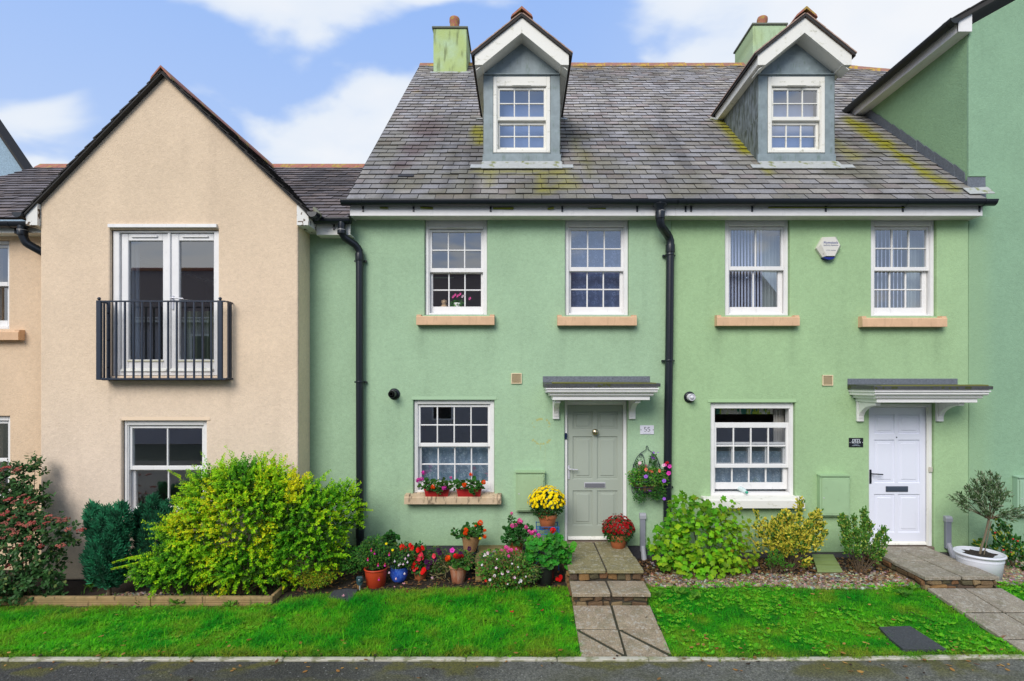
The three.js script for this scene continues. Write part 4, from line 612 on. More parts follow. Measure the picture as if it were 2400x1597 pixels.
// ------------------------------------------------------------------ the cream house: a gabled wing in front of a lower roof
const h53 = thing('cream_house', 'cream rendered house with a steep gable and Juliet balcony', 'house', [-4.9, 0, CZ]);
const WX0 = PX(94, CZ), WX1 = PX(698, CZ), AX = -4.94, AY = EYE + 4.275, ELY = PY(476, CZ), ERY = PY(477, CZ), slL = (AY - ELY) / (AX - WX0), slR = (AY - ERY) / (WX1 - AX);
{
  const w = WX1 - WX0, h = AY - 0.0;
  const mat = wallMaterial(w, h, CREAM, 801, (c, x, y) => { underSill(c, x, y, [[PX(224, 0.6) - WX0, PX(528, 0.6) - WX0, PY(892, 0.42)], [PX(300, 0.42) - WX0, PX(478, 0.42) - WX0, PY(1247, 0.42)]]); rgbMix(c, [c[0] * 1.0, c[1] * 1.05, c[2] * 1.16], sstep(3.5, 0.8, y)); rgbMix(c, [c[0] * 0.94, c[1] * 0.945, c[2] * 0.93], sstep(3.8, 5.6, y)); const g = sstep(0.45, 0.75, fbm(x * 1.2, y * 1.0 + 9, 3, 811)) * sstep(3.6, 6.4, y) * 0.22; rgbMix(c, [0.54, 0.41, 0.29], g); });  // tone graded by height: paler and cooler low down, slightly darker high up
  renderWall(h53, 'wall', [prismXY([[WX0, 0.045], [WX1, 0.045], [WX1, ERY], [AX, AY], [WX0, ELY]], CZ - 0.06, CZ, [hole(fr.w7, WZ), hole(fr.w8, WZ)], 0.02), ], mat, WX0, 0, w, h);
  const ret = wallMaterial(0.5, 5.4, [0.80, 0.655, 0.44], 821); renderWall(h53, 'return_wall', box(WX1 - 0.3, WX1 - 0.001, 0.045, ERY - 0.02, 0.0, CZ - 0.021), ret, 0, 0, 0.5, 5.4, 'z'); renderWall(h53, 'return_wall', box(WX0 + 0.001, WX0 + 0.3, 0.045, ELY - 0.02, 0.0, CZ - 0.021), ret, 0, 0, 0.5, 5.4, 'z');
  part(h53, 'plinth', [box(WX0 + 0.02, WX1 - 0.02, -0.2, 0.044, CZ - 0.28, CZ - 0.03)], std([0.04, 0.04, 0.042], 0.9));
  for (const f of [fr.w7]) part(h53, 'drip_edge', prismZY([[CZ, PY(f[2], CZ) + 0.005], [CZ + 0.008, PY(f[2], CZ) + 0.002], [CZ + 0.007, PY(f[2], CZ) + 0.014], [CZ, PY(f[2], CZ) + 0.05]], PX(f[0], CZ) - 0.035, PX(f[1], CZ) + 0.03), std(CREAM, 0.93));
  // the recessed wall on the left
  const l0 = -9.6, lw = WX0 - l0; const wl = [-30, 27, 565, 772], wl2 = [-30, 29, 976, 1182];
  const mat2 = wallMaterial(lw, 5.2, [0.66, 0.495, 0.34], 851);
  renderWall(h53, 'wall', prismXY(rectPts(l0, WX0 + 0.002, 0.03, 5.0), -0.3, 0, [hole(wl, FZ), hole(wl2, FZ)], 0.012), mat2, l0, 0, lw, 5.2);
  part(h53, 'inner_wall', [box(l0, X0 - 0.1, 0.0, 4.9, -3.6, -3.4), box(l0 - 0.1, l0, 0, 4.9, -3.4, -0.3), box(-3.3, -3.2, 0, 4.9, -3.4, -0.1), box(WX0 - 0.05, WX0 + 0.05, 0, 4.9, -3.39, -0.31), box(l0, WX0 - 0.06, 4.85, 4.9, -3.39, -0.31), box(WX0 + 0.06, -3.31, 4.95, 5.0, -3.39, 0.1)], M.room);
  part(h53, 'inner_floor', [box(l0, -3.31, 2.42, 2.62, -3.39, -0.31), box(WX0 + 0.31, -3.41, 2.42, 2.62, -0.30, 0.11), box(l0, -3.31, 0.0, 0.1, -3.39, -0.31)], M.floorIn);
  pxWindow(h53, { frame: wl, upper: [-15, 21, 582, 662], lower: [-15, 20.5, 672, 752], cu: [1, 1], cl: [1, 1], rail: [663, 671], foot: 765, sillPx: [-60, 42, 777, 797], ...S });
  pxWindow(h53, { frame: wl2, upper: [-15, 21.5, 993, 1074], lower: [-15, 21, 1085, 1160], cu: [1, 1], cl: [1, 1], rail: [1075, 1083], foot: 1172, sillPx: [-60, 44, 1185, 1205], ...S });
  pxWindow(h53, { frame: fr.w7, z: WZ, upper: [312, 475.5, 1004, 1092], lower: [320, 472, 1103, 1186.5], cu: [2, 1], cl: [2, 1], rail: [1093, 1102], foot: 1203, sillPx: [299, 492, 1215, 1247], zs: CZ + 0.09, sm: M.sill, stool: 0.02 });
  // French doors
  const Z = WZ, X = (p) => PX(p, Z), Y = (p) => PY(p, Z);
  const d = part(h53, 'french_window', [box(X(264), X(279), Y(881), Y(541), Z - 0.15, Z, 0.006), box(X(501), X(515), Y(881), Y(541), Z - 0.15, Z, 0.006), box(X(279), X(501), Y(545), Y(541), Z - 0.15, Z, 0.004), box(X(279), X(501), Y(881), Y(872), Z - 0.15, Z - 0.002, 0.006)], M.white);
  part(d, 'head_strip', prismZY([[Z - 0.05, Y(537.5)], [CZ + 0.03, Y(536.5)], [CZ + 0.03, Y(529)], [CZ - 0.05, Y(527)], [Z - 0.05, Y(527)]], X(262), X(514)), M.white);
  for (const [a, b, g0, g1] of [[280, 392, 296.5, 377.6], [395.5, 500, 415.7, 497.4]]) {
    const zl = Z - 0.03, gb = 843, gt = 563;
    const leaf = part(d, 'door_leaf', [box(X(a), X(g0), Y(871), Y(546), zl - 0.05, zl, 0.006), box(X(g1), X(b), Y(871), Y(546), zl - 0.05, zl, 0.006), box(X(g0), X(g1), Y(gt), Y(546), zl - 0.05, zl - 0.001, 0.006), box(X(g0), X(g1), Y(871), Y(gb), zl - 0.05, zl - 0.001, 0.006)], M.white);
    part(d, 'pane', faces([[V(X(g0), Y(gb), zl - 0.03), V(X(g1), Y(gb), zl - 0.03), V(X(g1), Y(gt), zl - 0.03), V(X(g0), Y(gt), zl - 0.03)]]), M.glass);
    part(d, 'trickle_vent', box(X((g0 + g1) / 2 - 32), X((g0 + g1) / 2 + 29), Y(556), Y(551.5), zl, zl + 0.02, 0.005), M.white);
    part(d, 'weather_bar', [prismZY([[zl + 0.001, Y(871)], [zl + 0.045, Y(871)], [zl + 0.04, Y(868)], [zl + 0.001, Y(863)]], X(a + 3), X(b - 3))], M.whiteOld);
    part(d, 'glazing_bead', box(X(g0) - 0.01, X(g1) + 0.015, Y(848), Y(844.5), zl, zl + 0.014, 0.003), std([0.60, 0.58, 0.42], 0.7));
  }
  part(d, 'cover_strip', box(X(391), X(397.5), Y(871), Y(544), Z - 0.029, Z - 0.008, 0.006), M.white);
  part(d, 'handle', [box(X(400), X(404.5), Y(726), Y(692.5), Z - 0.029, Z - 0.015, 0.004), tube([V(X(402), Y(699), Z - 0.02), V(X(402), Y(699), Z + 0.02), V(X(405), Y(699), Z + 0.03), V(X(432), Y(701), Z + 0.028)], 0.009, 8, 0.3, 12)], M.chrome);
  part(h53, 'curtain', folds(PX(300, -0.05), PX(327, -0.05), PY(846, -0.05), PY(563, -0.05), -0.05, 3, 0.03), M.curtainPale);
  part(h53, 'curtain', folds(PX(432, -0.1), PX(500, -0.1), PY(846, -0.1), PY(730, -0.1), -0.1, 5, 0.035), M.curtainGreen);
  // balcony
  const zf = CZ + 0.19, B = (p) => PX(p, zf), C = (p) => PY(p, zf), bal = part(h53, 'balcony', [box(B(225), B(527), C(708), C(704.5), zf - 0.022, zf, 0.003), box(B(225), B(527), C(891), C(886.5), zf - 0.035, zf, 0.003)], M.blackIron);
  for (let k = 0; k < 12; k++) { const x = B(270 + k * 20.32); part(bal, 'baluster', box(x - 0.011, x + 0.011, C(887), C(707), zf - 0.026, zf - 0.004, 0.003), M.blackIron); }
  for (const px of [230, 514.5]) part(bal, 'post', [box(B(px) - 0.033, B(px) + 0.033, C(891), C(704), zf - 0.03, zf + 0.004, 0.006), ball(B(px), C(700), zf - 0.013, 0.022, 12)], M.blackIron);
  for (const [pa, s] of [[226, 1], [527, -1]]) part(bal, 'side_panel', [box(B(pa) - 0.006, B(pa) + 0.006, C(708), C(704.5), CZ, zf - 0.031, 0.002), box(B(pa) - 0.006, B(pa) + 0.006, C(890), C(886), CZ, zf - 0.031, 0.002), box(B(pa) - 0.012, B(pa) + 0.04 * s, C(891), C(703), CZ + 0.001, CZ + 0.012, 0.003), box(B(pa) - 0.007, B(pa) + 0.007, C(890), C(704), CZ + 0.045, CZ + 0.075, 0.002), box(B(pa) - 0.007, B(pa) + 0.007, C(890), C(704), CZ + 0.095, CZ + 0.125, 0.002), ...[730, 795, 860].map((y) => ball(B(pa) + 0.015 * s, C(y), CZ + 0.016, 0.011, 8))], M.blackIron);
  part(bal, 'balcony_floor', box(B(232), B(520), C(892), C(889), CZ, zf - 0.036, 0.002), std([0.22, 0.17, 0.12], 0.9, { map: M.verge.map }));
}
// its roofs
{
  const LZ = 0.30, LY = EYE + 2.315, lt = 0.65, ln = Math.hypot(1, lt), zr = -2.72, top = (LZ - zr) * ln, yr = LY + (LZ - zr) * lt;
  const f = { O: V(0, LY, LZ), u: V(1, 0, 0), v: V(0, lt, -1).normalize(), n: V(0, 1, lt).normalize() };
  const wingY = (x) => (x < AX ? AY + 0.012 - slL * (AX - x) : AY + 0.012 - slR * (x - AX));
  const paint = (x, s, c) => { const p = 0.85 + 0.35 * fbm(x * 0.8, s * 0.9, 3, 911), r = 1 - 0.3 * sstep(0.5, 0.75, fbm(x * 4, s * 0.4, 3, 917)); return [c[0] * p * r * 1.05, c[1] * p * r, c[2] * p * r]; };
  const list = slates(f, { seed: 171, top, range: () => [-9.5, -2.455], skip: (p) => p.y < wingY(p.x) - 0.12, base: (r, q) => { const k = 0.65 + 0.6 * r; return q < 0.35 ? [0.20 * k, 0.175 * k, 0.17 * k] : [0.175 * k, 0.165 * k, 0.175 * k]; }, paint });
  const Q = (a, s) => f.O.clone().addScaledVector(f.u, a).addScaledVector(f.v, s);
  const roof = part(h53, 'roof', faces([[Q(-9.5, -0.02), Q(-2.45, -0.02), Q(-2.45, top), Q(-9.5, top)], [V(-9.5, yr, zr), V(-2.45, yr, zr), V(-2.45, 4.8, zr - 3.4), V(-9.5, 4.8, zr - 3.4)]]), M.deck);
  laySlates(roof, list);
  for (let x = -9.5; x < -2.5; x += 0.45) { const e = Math.min(x + 0.446, -2.47); part(roof, 'ridge_tile', prismZY([[zr + 0.13, yr - 0.05], [zr, yr + 0.065], [zr - 0.13, yr - 0.05], [zr - 0.13, yr - 0.075], [zr, yr + 0.035], [zr + 0.13, yr - 0.075]], x, e), M.ridgeRed); }
  // wing: two slopes whose ridge runs back
  const gs = [], wingSlates = [];
  for (const [s, sl, ex] of [[-1, slL, WX0 - 0.17], [1, slR, WX1 + 0.20]]) {
    const n = Math.hypot(1, sl), ey = wingY(ex), out = V(s * sl, 1, 0).normalize(), O = V(ex, ey, s > 0 ? CZ + 0.075 : -4.6);
    const fr2 = s > 0 ? { O: V(ex, ey, CZ + 0.075), u: V(0, 0, -1), v: V(-1, sl, 0).normalize(), n: out } : { O: V(ex, ey, -4.6), u: V(0, 0, 1), v: V(1, sl, 0).normalize(), n: out };
    const len = Math.abs(ex - AX) * n, depth = CZ + 0.075 + 4.6;
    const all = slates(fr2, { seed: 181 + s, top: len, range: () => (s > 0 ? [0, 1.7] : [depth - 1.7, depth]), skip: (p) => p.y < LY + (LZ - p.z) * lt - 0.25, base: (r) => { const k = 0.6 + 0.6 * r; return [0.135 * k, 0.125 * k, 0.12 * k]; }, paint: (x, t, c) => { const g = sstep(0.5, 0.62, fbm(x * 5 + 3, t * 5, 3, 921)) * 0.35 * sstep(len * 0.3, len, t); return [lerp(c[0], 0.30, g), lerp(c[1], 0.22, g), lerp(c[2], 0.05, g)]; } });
    wingSlates.push(all);
    const q = (a, b, h) => V(AX + s * a, AY + 0.006 - sl * a + h, b);
    const tEnd = Math.abs(ex - AX);
    gs.push(faces([[q(0, CZ + 0.07, 0), q(tEnd, CZ + 0.07, 0), q(tEnd, -4.6, 0), q(0, -4.6, 0)], [q(0, CZ + 0.07, -0.025), q(tEnd, CZ + 0.07, -0.025), q(tEnd, -4.6, -0.025), q(0, -4.6, -0.025)], [q(0, CZ + 0.07, 0), q(tEnd, CZ + 0.07, 0), q(tEnd, CZ + 0.07, -0.025), q(0, CZ + 0.07, -0.025)]]));
  }
  const wing = part(h53, 'wing_roof', gs, M.deck); laySlates(wing, wingSlates.flat());
  for (let z = CZ + 0.085; z > -4.2; z -= 0.45) part(wing, 'ridge_tile', prismXY([[AX - 0.13, AY + 0.065 - 0.13 * slL], [AX, AY + 0.09], [AX + 0.13, AY + 0.065 - 0.13 * slR], [AX + 0.145, AY + 0.035 - 0.145 * slR], [AX, AY + 0.06], [AX - 0.145, AY + 0.035 - 0.145 * slL]], z - 0.446, z), M.ridgeRed);
  // box ends and gutters beside the wing, the link fascia
  const by = PY(530, CZ), rx0 = WX1 + 0.002, rx1 = WX1 + 0.165;
  part(h53, 'eaves_box', [prismXY([[rx0, by], [rx1, by], [rx1, by + 0.11], [rx0, ERY + 0.01]], 0.0, CZ + 0.045)], M.whitePeel); part(h53, 'eaves_box', [prismXY([[WX0 - 0.16, by], [WX0 - 0.002, by], [WX0 - 0.002, ELY + 0.01], [WX0 - 0.16, by + 0.13]], 0.0, CZ + 0.045)], M.whitePeel);
  gutterZ(h53, WX1 + 0.23, 0.26, CZ + 0.10, PY(496, CZ + 0.1), 0.068); gutterZ(h53, WX0 - 0.235, 0.26, CZ + 0.10, PY(497, CZ + 0.1), 0.068);
  const fy = PY(551, 0.2);
  part(h53, 'fascia', [box(rx1 + 0.003, -2.44, fy, fy + 0.17, 0.18, 0.2, 0.003), box(rx1 + 0.003, -2.44, fy + 0.004, fy + 0.016, 0.002, 0.179), box(-9.5, WX0 - 0.163, fy + 0.03, fy + 0.2, 0.18, 0.2, 0.003), box(-9.5, WX0 - 0.163, fy + 0.034, fy + 0.046, 0.002, 0.179)], M.whiteOld);
  gutterX(h53, WX1 + 0.17, -2.415, PY(514, 0.27), 0.268, 0.066, [PX(777, 0.3)]); gutterX(h53, -9.5, WX0 - 0.18, PY(523, 0.27), 0.268, 0.066, [PX(20, 0.3), -7.6, -8.3]);
  part(h53, 'valley_lead', [rod(V(WX1 + 0.29, ERY - 0.16, 0.40), V(WX1 - 0.9, ERY + 0.95, -1.9), 0.035, 0.035, 6)], std([0.16, 0.16, 0.10], 0.8));
  downpipe(h53, [PV(801, 512, 0.268), PV(801, 524, 0.268), PV(801, 541, 0.26), PV(806, 556, 0.22), PV(833, 575, 0.12), PV(842, 588, 0.085), PV(842.5, 604, 0.085), PV(842.5, 800, 0.085), PV(843, 1060, 0.085), PV(843.5, 1300, 0.085)], 0.053,
    [[PX(801, 0.26), PY(549, 0.26), 0.262, 0.07], [PX(842.5, 0.085), PY(611, 0.085), 0.085, 0.1], [PX(843.5, 0.085), PY(1261, 0.085), 0.085, 0.13]], [[PX(842.5, 0.085), PY(613, 0.085), 0.085], [PX(843, 0.085), PY(898, 0.085), 0.085]], [[PX(801, 0.26), PY(541, 0.26), 0.264], [PX(843.5, 0.085), PY(1243, 0.085), 0.085], [PX(843.5, 0.085), PY(1258, 0.085), 0.085]]);
  downpipe(h53, [PV(52, 522, 0.268), PV(52, 534, 0.268), PV(53, 552, 0.262), PV(62, 570, 0.24), PV(80, 581, 0.2), PV(100, 592, 0.15)], 0.055, [[PX(52, 0.268), PY(552, 0.268), 0.268, 0.07]], [], [[PX(52, 0.268), PY(541, 0.268), 0.266]]);
}
// ------------------------------------------------------------------ house 59: taller, bluish green
const h59 = thing('tall_green_house', 'taller bluish green house with a wide gable rising past the roofs', 'house', [9, 0, 0]);
{
  const gy = EYE + 5.24, pitch = 0.56;
  const mat = wallMaterial(5.5, 11, G59, 951, (c, x, y) => { if (x < 0.45 && y < 5.2) rgbMix(c, [0.285, 0.43, 0.235], (1 - sstep(0.1, 0.45, x)) * 0.5); });
  renderWall(h59, 'wall', prismXY([[XE, 0.25], [12.0, 0.25], [12.0, gy + 5.4 * pitch], [XE, gy]], -0.05, 0.0, [], 0.014), mat, XE, 0, 5.5, 11);
  const sideMat = wallMaterial(3.6, 4, [0.245, 0.40, 0.225], 961);
  renderWall(h59, 'side_wall', box(XE + 0.001, XE + 0.3, 4.4, gy, -3.4, -0.016), sideMat, -3.4, 4.9, 3.6, 4, 'z');
  part(h59, 'plinth', box(XE + 0.01, 12, -0.2, 0.249, -0.28, -0.014), std([0.12, 0.12, 0.12], 0.9));
  part(h59, 'roof', [prismXY([[XE - 0.30, gy + 0.02 - 0.30 * pitch + 0.12], [12.2, gy + 0.14 + 5.65 * pitch], [12.2, gy + 0.22 + 5.65 * pitch], [XE - 0.30, gy + 0.10 - 0.30 * pitch + 0.12]], -8, 0.09)], M.deck);
  for (let k = 0; k < 9; k++) { const x = XE - 0.32 + k * 0.2, y = gy + 0.22 + (x - XE) * pitch; part(h59, 'verge_slate', prismXY([[x, y], [x + 0.24, y + 0.24 * pitch], [x + 0.24, y + 0.24 * pitch + 0.02], [x, y + 0.014]], -0.3, 0.105), M.deck); }
  part(h59, 'fascia', [box(XE - 0.20, XE - 0.178, gy - 0.12, gy + 0.10, -2.5, 0.05, 0.003), box(XE - 0.177, XE - 0.002, gy - 0.115, gy - 0.10, -2.5, 0.05, 0.002), prismXY([[XE - 0.20, gy - 0.12], [XE - 0.001, gy - 0.12], [XE - 0.001, gy + 0.19], [XE - 0.20, gy + 0.10]], 0.03, 0.055)], M.white);
  gutterZ(h59, XE - 0.275, -2.62, 0.10, gy + 0.05, 0.075, std([0.018, 0.022, 0.022], 0.55, { map: rep(grainTex, 3) }));
  // stepped lead along the junction with the lower roof
  for (let k = 0; k < 14; k++) { const z0 = -0.05 - k * 0.19, z1 = z0 - 0.205, y = (z) => ROOF.Y + (ROOF.Z - z) * ROOF.t; const g = prismZY([[z0, y(z0) + 0.03], [z1, y(z1) + 0.03], [z1, y(z1) + 0.215], [z0 - 0.012, y(z0) + 0.205]], XE - 0.018 - 0.004 * (k % 2), XE - 0.008); part(h59, 'lead_flashing', wobble(g, 0.012, 7, k), M.lead); }
  { const y = (z) => ROOF.Y + (ROOF.Z - z) * ROOF.t; part(h59, 'lead_apron', wobble(merge([box(XE - 0.03, XE + 0.235, 5.40, 5.78, 0.001, 0.016, 0.004), box(XE - 0.03, XE + 0.03, 5.4, 5.74, -0.06, 0.0)]), 0.03, 6, 4), M.lead);
    part(h59, 'drip_edge', box(XE - 0.02, XE + 0.235, 5.785, 5.81, 0.001, 0.022, 0.004), std(G59, 0.93)); }
  part(h59, 'lead_corner', wobble(box(-0.16, 0.20, 0, 0.012, -0.10, 0.10, 0.004), 0.02, 9, 2).applyMatrix4(new THREE.Matrix4().makeTranslation(XE - 0.02, ROOF.Y + 0.18, 0.17).multiply(new THREE.Matrix4().makeRotationX(Math.atan(ROOF.t)))), M.leadPale);
  part(h59, 'lead_corner', wobble(box(-0.2, 0.12, 0, 0.014, -0.10, 0.10, 0.004), 0.03, 9, 5).applyMatrix4(new THREE.Matrix4().makeTranslation(XE - 0.20, EYE + 5.08, -2.36).multiply(new THREE.Matrix4().makeRotationX(Math.atan(ROOF.t)))), M.leadPale);
  cabinet(h59, PX(2387, 0.09), PX(2458, 0.09), PY(1212, 0.09), PY(1117, 0.09), std([0.30, 0.46, 0.33], 0.55));
}
// ------------------------------------------------------------------ farther houses
const hFar = thing('pale_blue_house', 'pale blue gable end far behind the left roof', 'house', [-24, 0, -14]);
{
  const z = -14, A = V(PX(-100, z), PY(160, z), z), B = V(PX(62, z), PY(398, z), z), sl = (A.y - B.y) / (B.x - A.x);
  part(hFar, 'wall', prismXY([[A.x * 2 - B.x, 0], [B.x - 0.06, 0], [B.x - 0.06, B.y - 0.06], [A.x, A.y - 0.1], [A.x * 2 - B.x, B.y]], z - 0.4, z), std([0.36, 0.50, 0.62], 0.9, { map: rep(grainTex, 1) }));
  part(hFar, 'roof', [prismXY([[A.x, A.y], [B.x + 0.2, B.y - 0.2 * sl], [B.x + 0.2, B.y - 0.2 * sl - 0.16], [A.x, A.y - 0.16]], z - 0.5, z + 0.12), prismXY([[A.x, A.y], [A.x * 2 - B.x - 0.2, B.y], [A.x * 2 - B.x - 0.2, B.y - 0.16], [A.x, A.y - 0.16]], z - 0.5, z + 0.12)], M.deck);
}
// the terrace across the street: behind the camera, seen in the window panes
const hOpp = thing('facing_terrace', 'cream terrace across the street, mirrored in the window glass', 'house', [-4, -0.1, 20]);
{
  const z = 19, x0 = -22, x1 = 14, ey = 6.0, ry = 9.2, zr2 = 23;
  part(hOpp, 'wall', [box(x0, x1, -0.2, ey, z, z + 0.3)], std([0.42, 0.40, 0.43], 0.9));
  part(hOpp, 'roof', [faces([[V(x0, ey - 0.1, z - 0.3), V(x1, ey - 0.1, z - 0.3), V(x1, ry, zr2), V(x0, ry, zr2)], [V(x0, ry, zr2), V(x1, ry, zr2), V(x1, ey, zr2 + 4), V(x0, ey, zr2 + 4)]])], std([0.34, 0.36, 0.42], 0.8, { map: M.verge.map }));
  part(hOpp, 'ridge_tiles', rod(V(x0, ry, zr2), V(x1, ry, zr2), 0.14, 0.14, 6), M.ridgeRed, { kind: 'stuff' });
  part(hOpp, 'fascia', box(x0, x1, ey - 0.25, ey, z - 0.25, z - 0.2), M.white);
  for (let k = 0; k < 9; k++) for (const y of [0.9, 3.9]) { const x = x0 + 2.4 + k * 3.9, w = part(hOpp, 'window', box(x - 0.55, x + 0.55, y, y + 1.3, z - 0.03, z + 0.02, 0.01), M.white); part(w, 'pane', box(x - 0.45, x + 0.45, y + 0.1, y + 1.2, z - 0.035, z - 0.031), std([0.02, 0.022, 0.028], 0.1)); }
}
// ------------------------------------------------------------------ the ground
const LK = [[-12, 0.03], [-3.3, 0.03], [-2.5, 0.12], [-1, 0.15], [0.6, 0.17], [1.5, 0.20], [5, 0.22], [7, 0.2], [12, 0.2]];
const hb = (x) => { for (let i = 1; i < LK.length; i++) if (x <= LK[i][0]) return lerp(LK[i - 1][1], LK[i][1], clamp((x - LK[i - 1][0]) / (LK[i][0] - LK[i - 1][0]))); return 0.2; };
const kerbZ = (x) => 2.42 - 0.012 * Math.max(0, x - 2) * 1.0 - 0.008 * Math.max(0, x - 3.5);
const G = (x, z) => hb(x) * sstep(-0.06, 1, clamp((kerbZ(x) - z) / 1.5)) + 0.02 * (fbm(x * 2, z * 2, 3, 21) - 0.5) * sstep(2.4, 2.2, z);
const p57x = (z) => 5.0 + Math.max(0, z - 1.25) * 0.13;               // left edge of the path to 57
const back = (x) => { const n = (fbm(x * 3, 3.3, 3, 33) - 0.5) * 0.16; return (x < -2.95 ? 1.27 : x < 0.6 ? lerp(1.12, 0.98, clamp((x + 2.95) / 2.6)) : x < 1.55 ? 1.2 : x < 5 ? lerp(0.98, 1.06, (x - 1.5) / 3.5) : 1.0) + n; };   // where the lawns end towards the houses
const onPath = (x, z) => (x > 0.595 && x < 1.525 && z > 0) || (x > p57x(z) - 0.01 && x < p57x(z) + 0.93);
const lawn = (x, z) => z < kerbZ(x) - 0.01 && z > back(x) && !onPath(x, z);
{
  // one wide sheet, and the garden strip in front of the houses
  const wide = solo('ground', prismXZ([[-90, 70], [90, 70], [90, -90], [-90, -90]], -0.26, -0.24), std([0.10, 0.11, 0.07], 0.95), null, null, { kind: 'structure' });
  const nx = 300, nz = 60, x0 = -9.6, x1 = 10.5, z0 = -0.28, pos = [], col = [], idx = [], uv = [];
  for (let j = 0; j <= nz; j++) for (let i = 0; i <= nx; i++) {
    const x = lerp(x0, x1, i / nx), z = lerp(z0, kerbZ(x) + 0.002, j / nz), inl = lawn(x, z) || z > kerbZ(x) - 0.03, n = fbm(x * 5, z * 5, 3, 44);
    pos.push(x, G(x, z) - (inl ? 0.012 : 0) + (z < 0.2 ? -0.0 : 0), z); uv.push(x, z);
    const c = inl ? [0.02 + 0.05 * n, 0.16 + 0.16 * n, 0.005] : [0.055 * (0.7 + 0.6 * n), 0.036 * (0.7 + 0.6 * n), 0.022 * (0.7 + 0.6 * n)]; col.push(...c);
    if (i < nx && j < nz) { const a = j * (nx + 1) + i; idx.push(a, a + nx + 1, a + 1, a + 1, a + nx + 1, a + nx + 2); }
  }
  const g = new THREE.BufferGeometry(); g.setAttribute('position', new THREE.Float32BufferAttribute(pos, 3)); g.setAttribute('uv', new THREE.Float32BufferAttribute(uv, 2)); g.setAttribute('color', new THREE.Float32BufferAttribute(col, 3)); g.setIndex(idx); g.computeVertexNormals();
  const garden = new THREE.Mesh(g, std([1, 1, 1], 0.97, { vertexColors: true, map: rep(grainTex, 3), bumpMap: rep(grainBump, 3), bumpScale: 0.03 })); garden.name = 'garden_ground'; garden.userData = { kind: 'structure' }; garden.receiveShadow = true; scene.add(garden);
  // road: asphalt with mossy edge and pale chippings
  const rt = tex(1024, 512, (i, j) => {
    const x = i / 1024 * 10, z = j / 512 * 5, f = hash(i, j, 3), n = fbm(x * 1.1, z * 2.2, 4, 60), left = sstep(0.62, 0.3, i / 1024 + 0.1 * n);
    let c = [0.050, 0.050, 0.046].map((v) => v * (0.35 + 1.1 * f * f + 0.6 * fbm(i / 2.2, j / 2.2, 2, 66)) * (0.7 + 0.6 * n)); if (left < 1) c = c.map((v, k) => v * lerp(2.3, 0.85, left) * (k === 2 ? 0.93 : 1));
    if (f > 0.9945) c = [0.45, 0.45, 0.44].map((v) => v * (0.4 + 0.6 * hash(i, j, 8)));
    const m = sstep(0.5, 0.05, z + 0.25 * (n - 0.5)) * sstep(0.42, 0.66, fbm(x * 3.2, z * 5, 4, 63)) * 0.85; rgbMix(c, [0.085 * (0.6 + f), 0.082 * (0.6 + f), 0.012], m);
    const o = sstep(0.62, 0.8, fbm(x * 2.0, z * 3, 3, 68)) * 0.35; rgbMix(c, [0.06, 0.06, 0.02], o);
    return S3(c);
  });
  rt.wrapS = rt.wrapT = THREE.MirroredRepeatWrapping;
  const N = 80, rp = [], ru = [], ri = []; for (let i = 0; i <= N; i++) { const x = lerp(-30, 30, i / N), k = kerbZ(x) + 0.060; for (const z of [k, k + 2.5, 12]) { rp.push(x, -0.012, z); ru.push((x + 5) / 10, (z - k) / 5); } if (i < N) for (const b of [0, 1]) { const a = i * 3 + b; ri.push(a, a + 1, a + 3, a + 3, a + 1, a + 4); } }
  const rg = new THREE.BufferGeometry(); rg.setAttribute('position', new THREE.Float32BufferAttribute(rp, 3)); rg.setAttribute('uv', new THREE.Float32BufferAttribute(ru, 2)); rg.setIndex(ri); rg.computeVertexNormals();
  const b = grainBump.clone(); b.repeat.set(14, 7); b.needsUpdate = true;
  const road = new THREE.Mesh(rg, std([1, 1, 1], 0.85, { map: rt, bumpMap: b, bumpScale: 0.012 })); road.name = 'road'; road.userData = { kind: 'structure' }; road.receiveShadow = true; scene.add(road);
  // concrete edging pieces
  const kerb = new THREE.Group(); kerb.name = 'kerb'; kerb.userData = { kind: 'structure' }; kerb.position.set(0, 0, 2.42); scene.add(kerb);
  const km = std([1, 1, 1], 0.9, { map: tex(512, 256, (i, j) => { const n = fbm(i / 30, j / 30, 5, 75, 0), d = sstep(0.54, 0.72, fbm(i / 40, j / 30, 4, 78, 0)); const k = (0.8 + 0.4 * n) * (0.9 + 0.2 * hash(i, j, 2)); return S3([lerp(0.46, 0.16, d * 0.7) * k, lerp(0.44, 0.17, d * 0.7) * k, lerp(0.36, 0.06, d * 0.7) * k]); }) });
  for (let x = -9.7; x < 10; x += 0.915) { const a = kerbZ(x), c = kerbZ(x + 0.91), g2 = box(0, 0.908, -0.15, 0.006 + 0.006 * hash(x * 9, 1, 1), 0, 0.058, 0.008); g2.rotateY(-Math.atan2(c - a, 0.915)); g2.translate(x, 0, a); part(kerb, 'kerb_stone', wobble(g2, 0.010, 7, 3), km); }
}
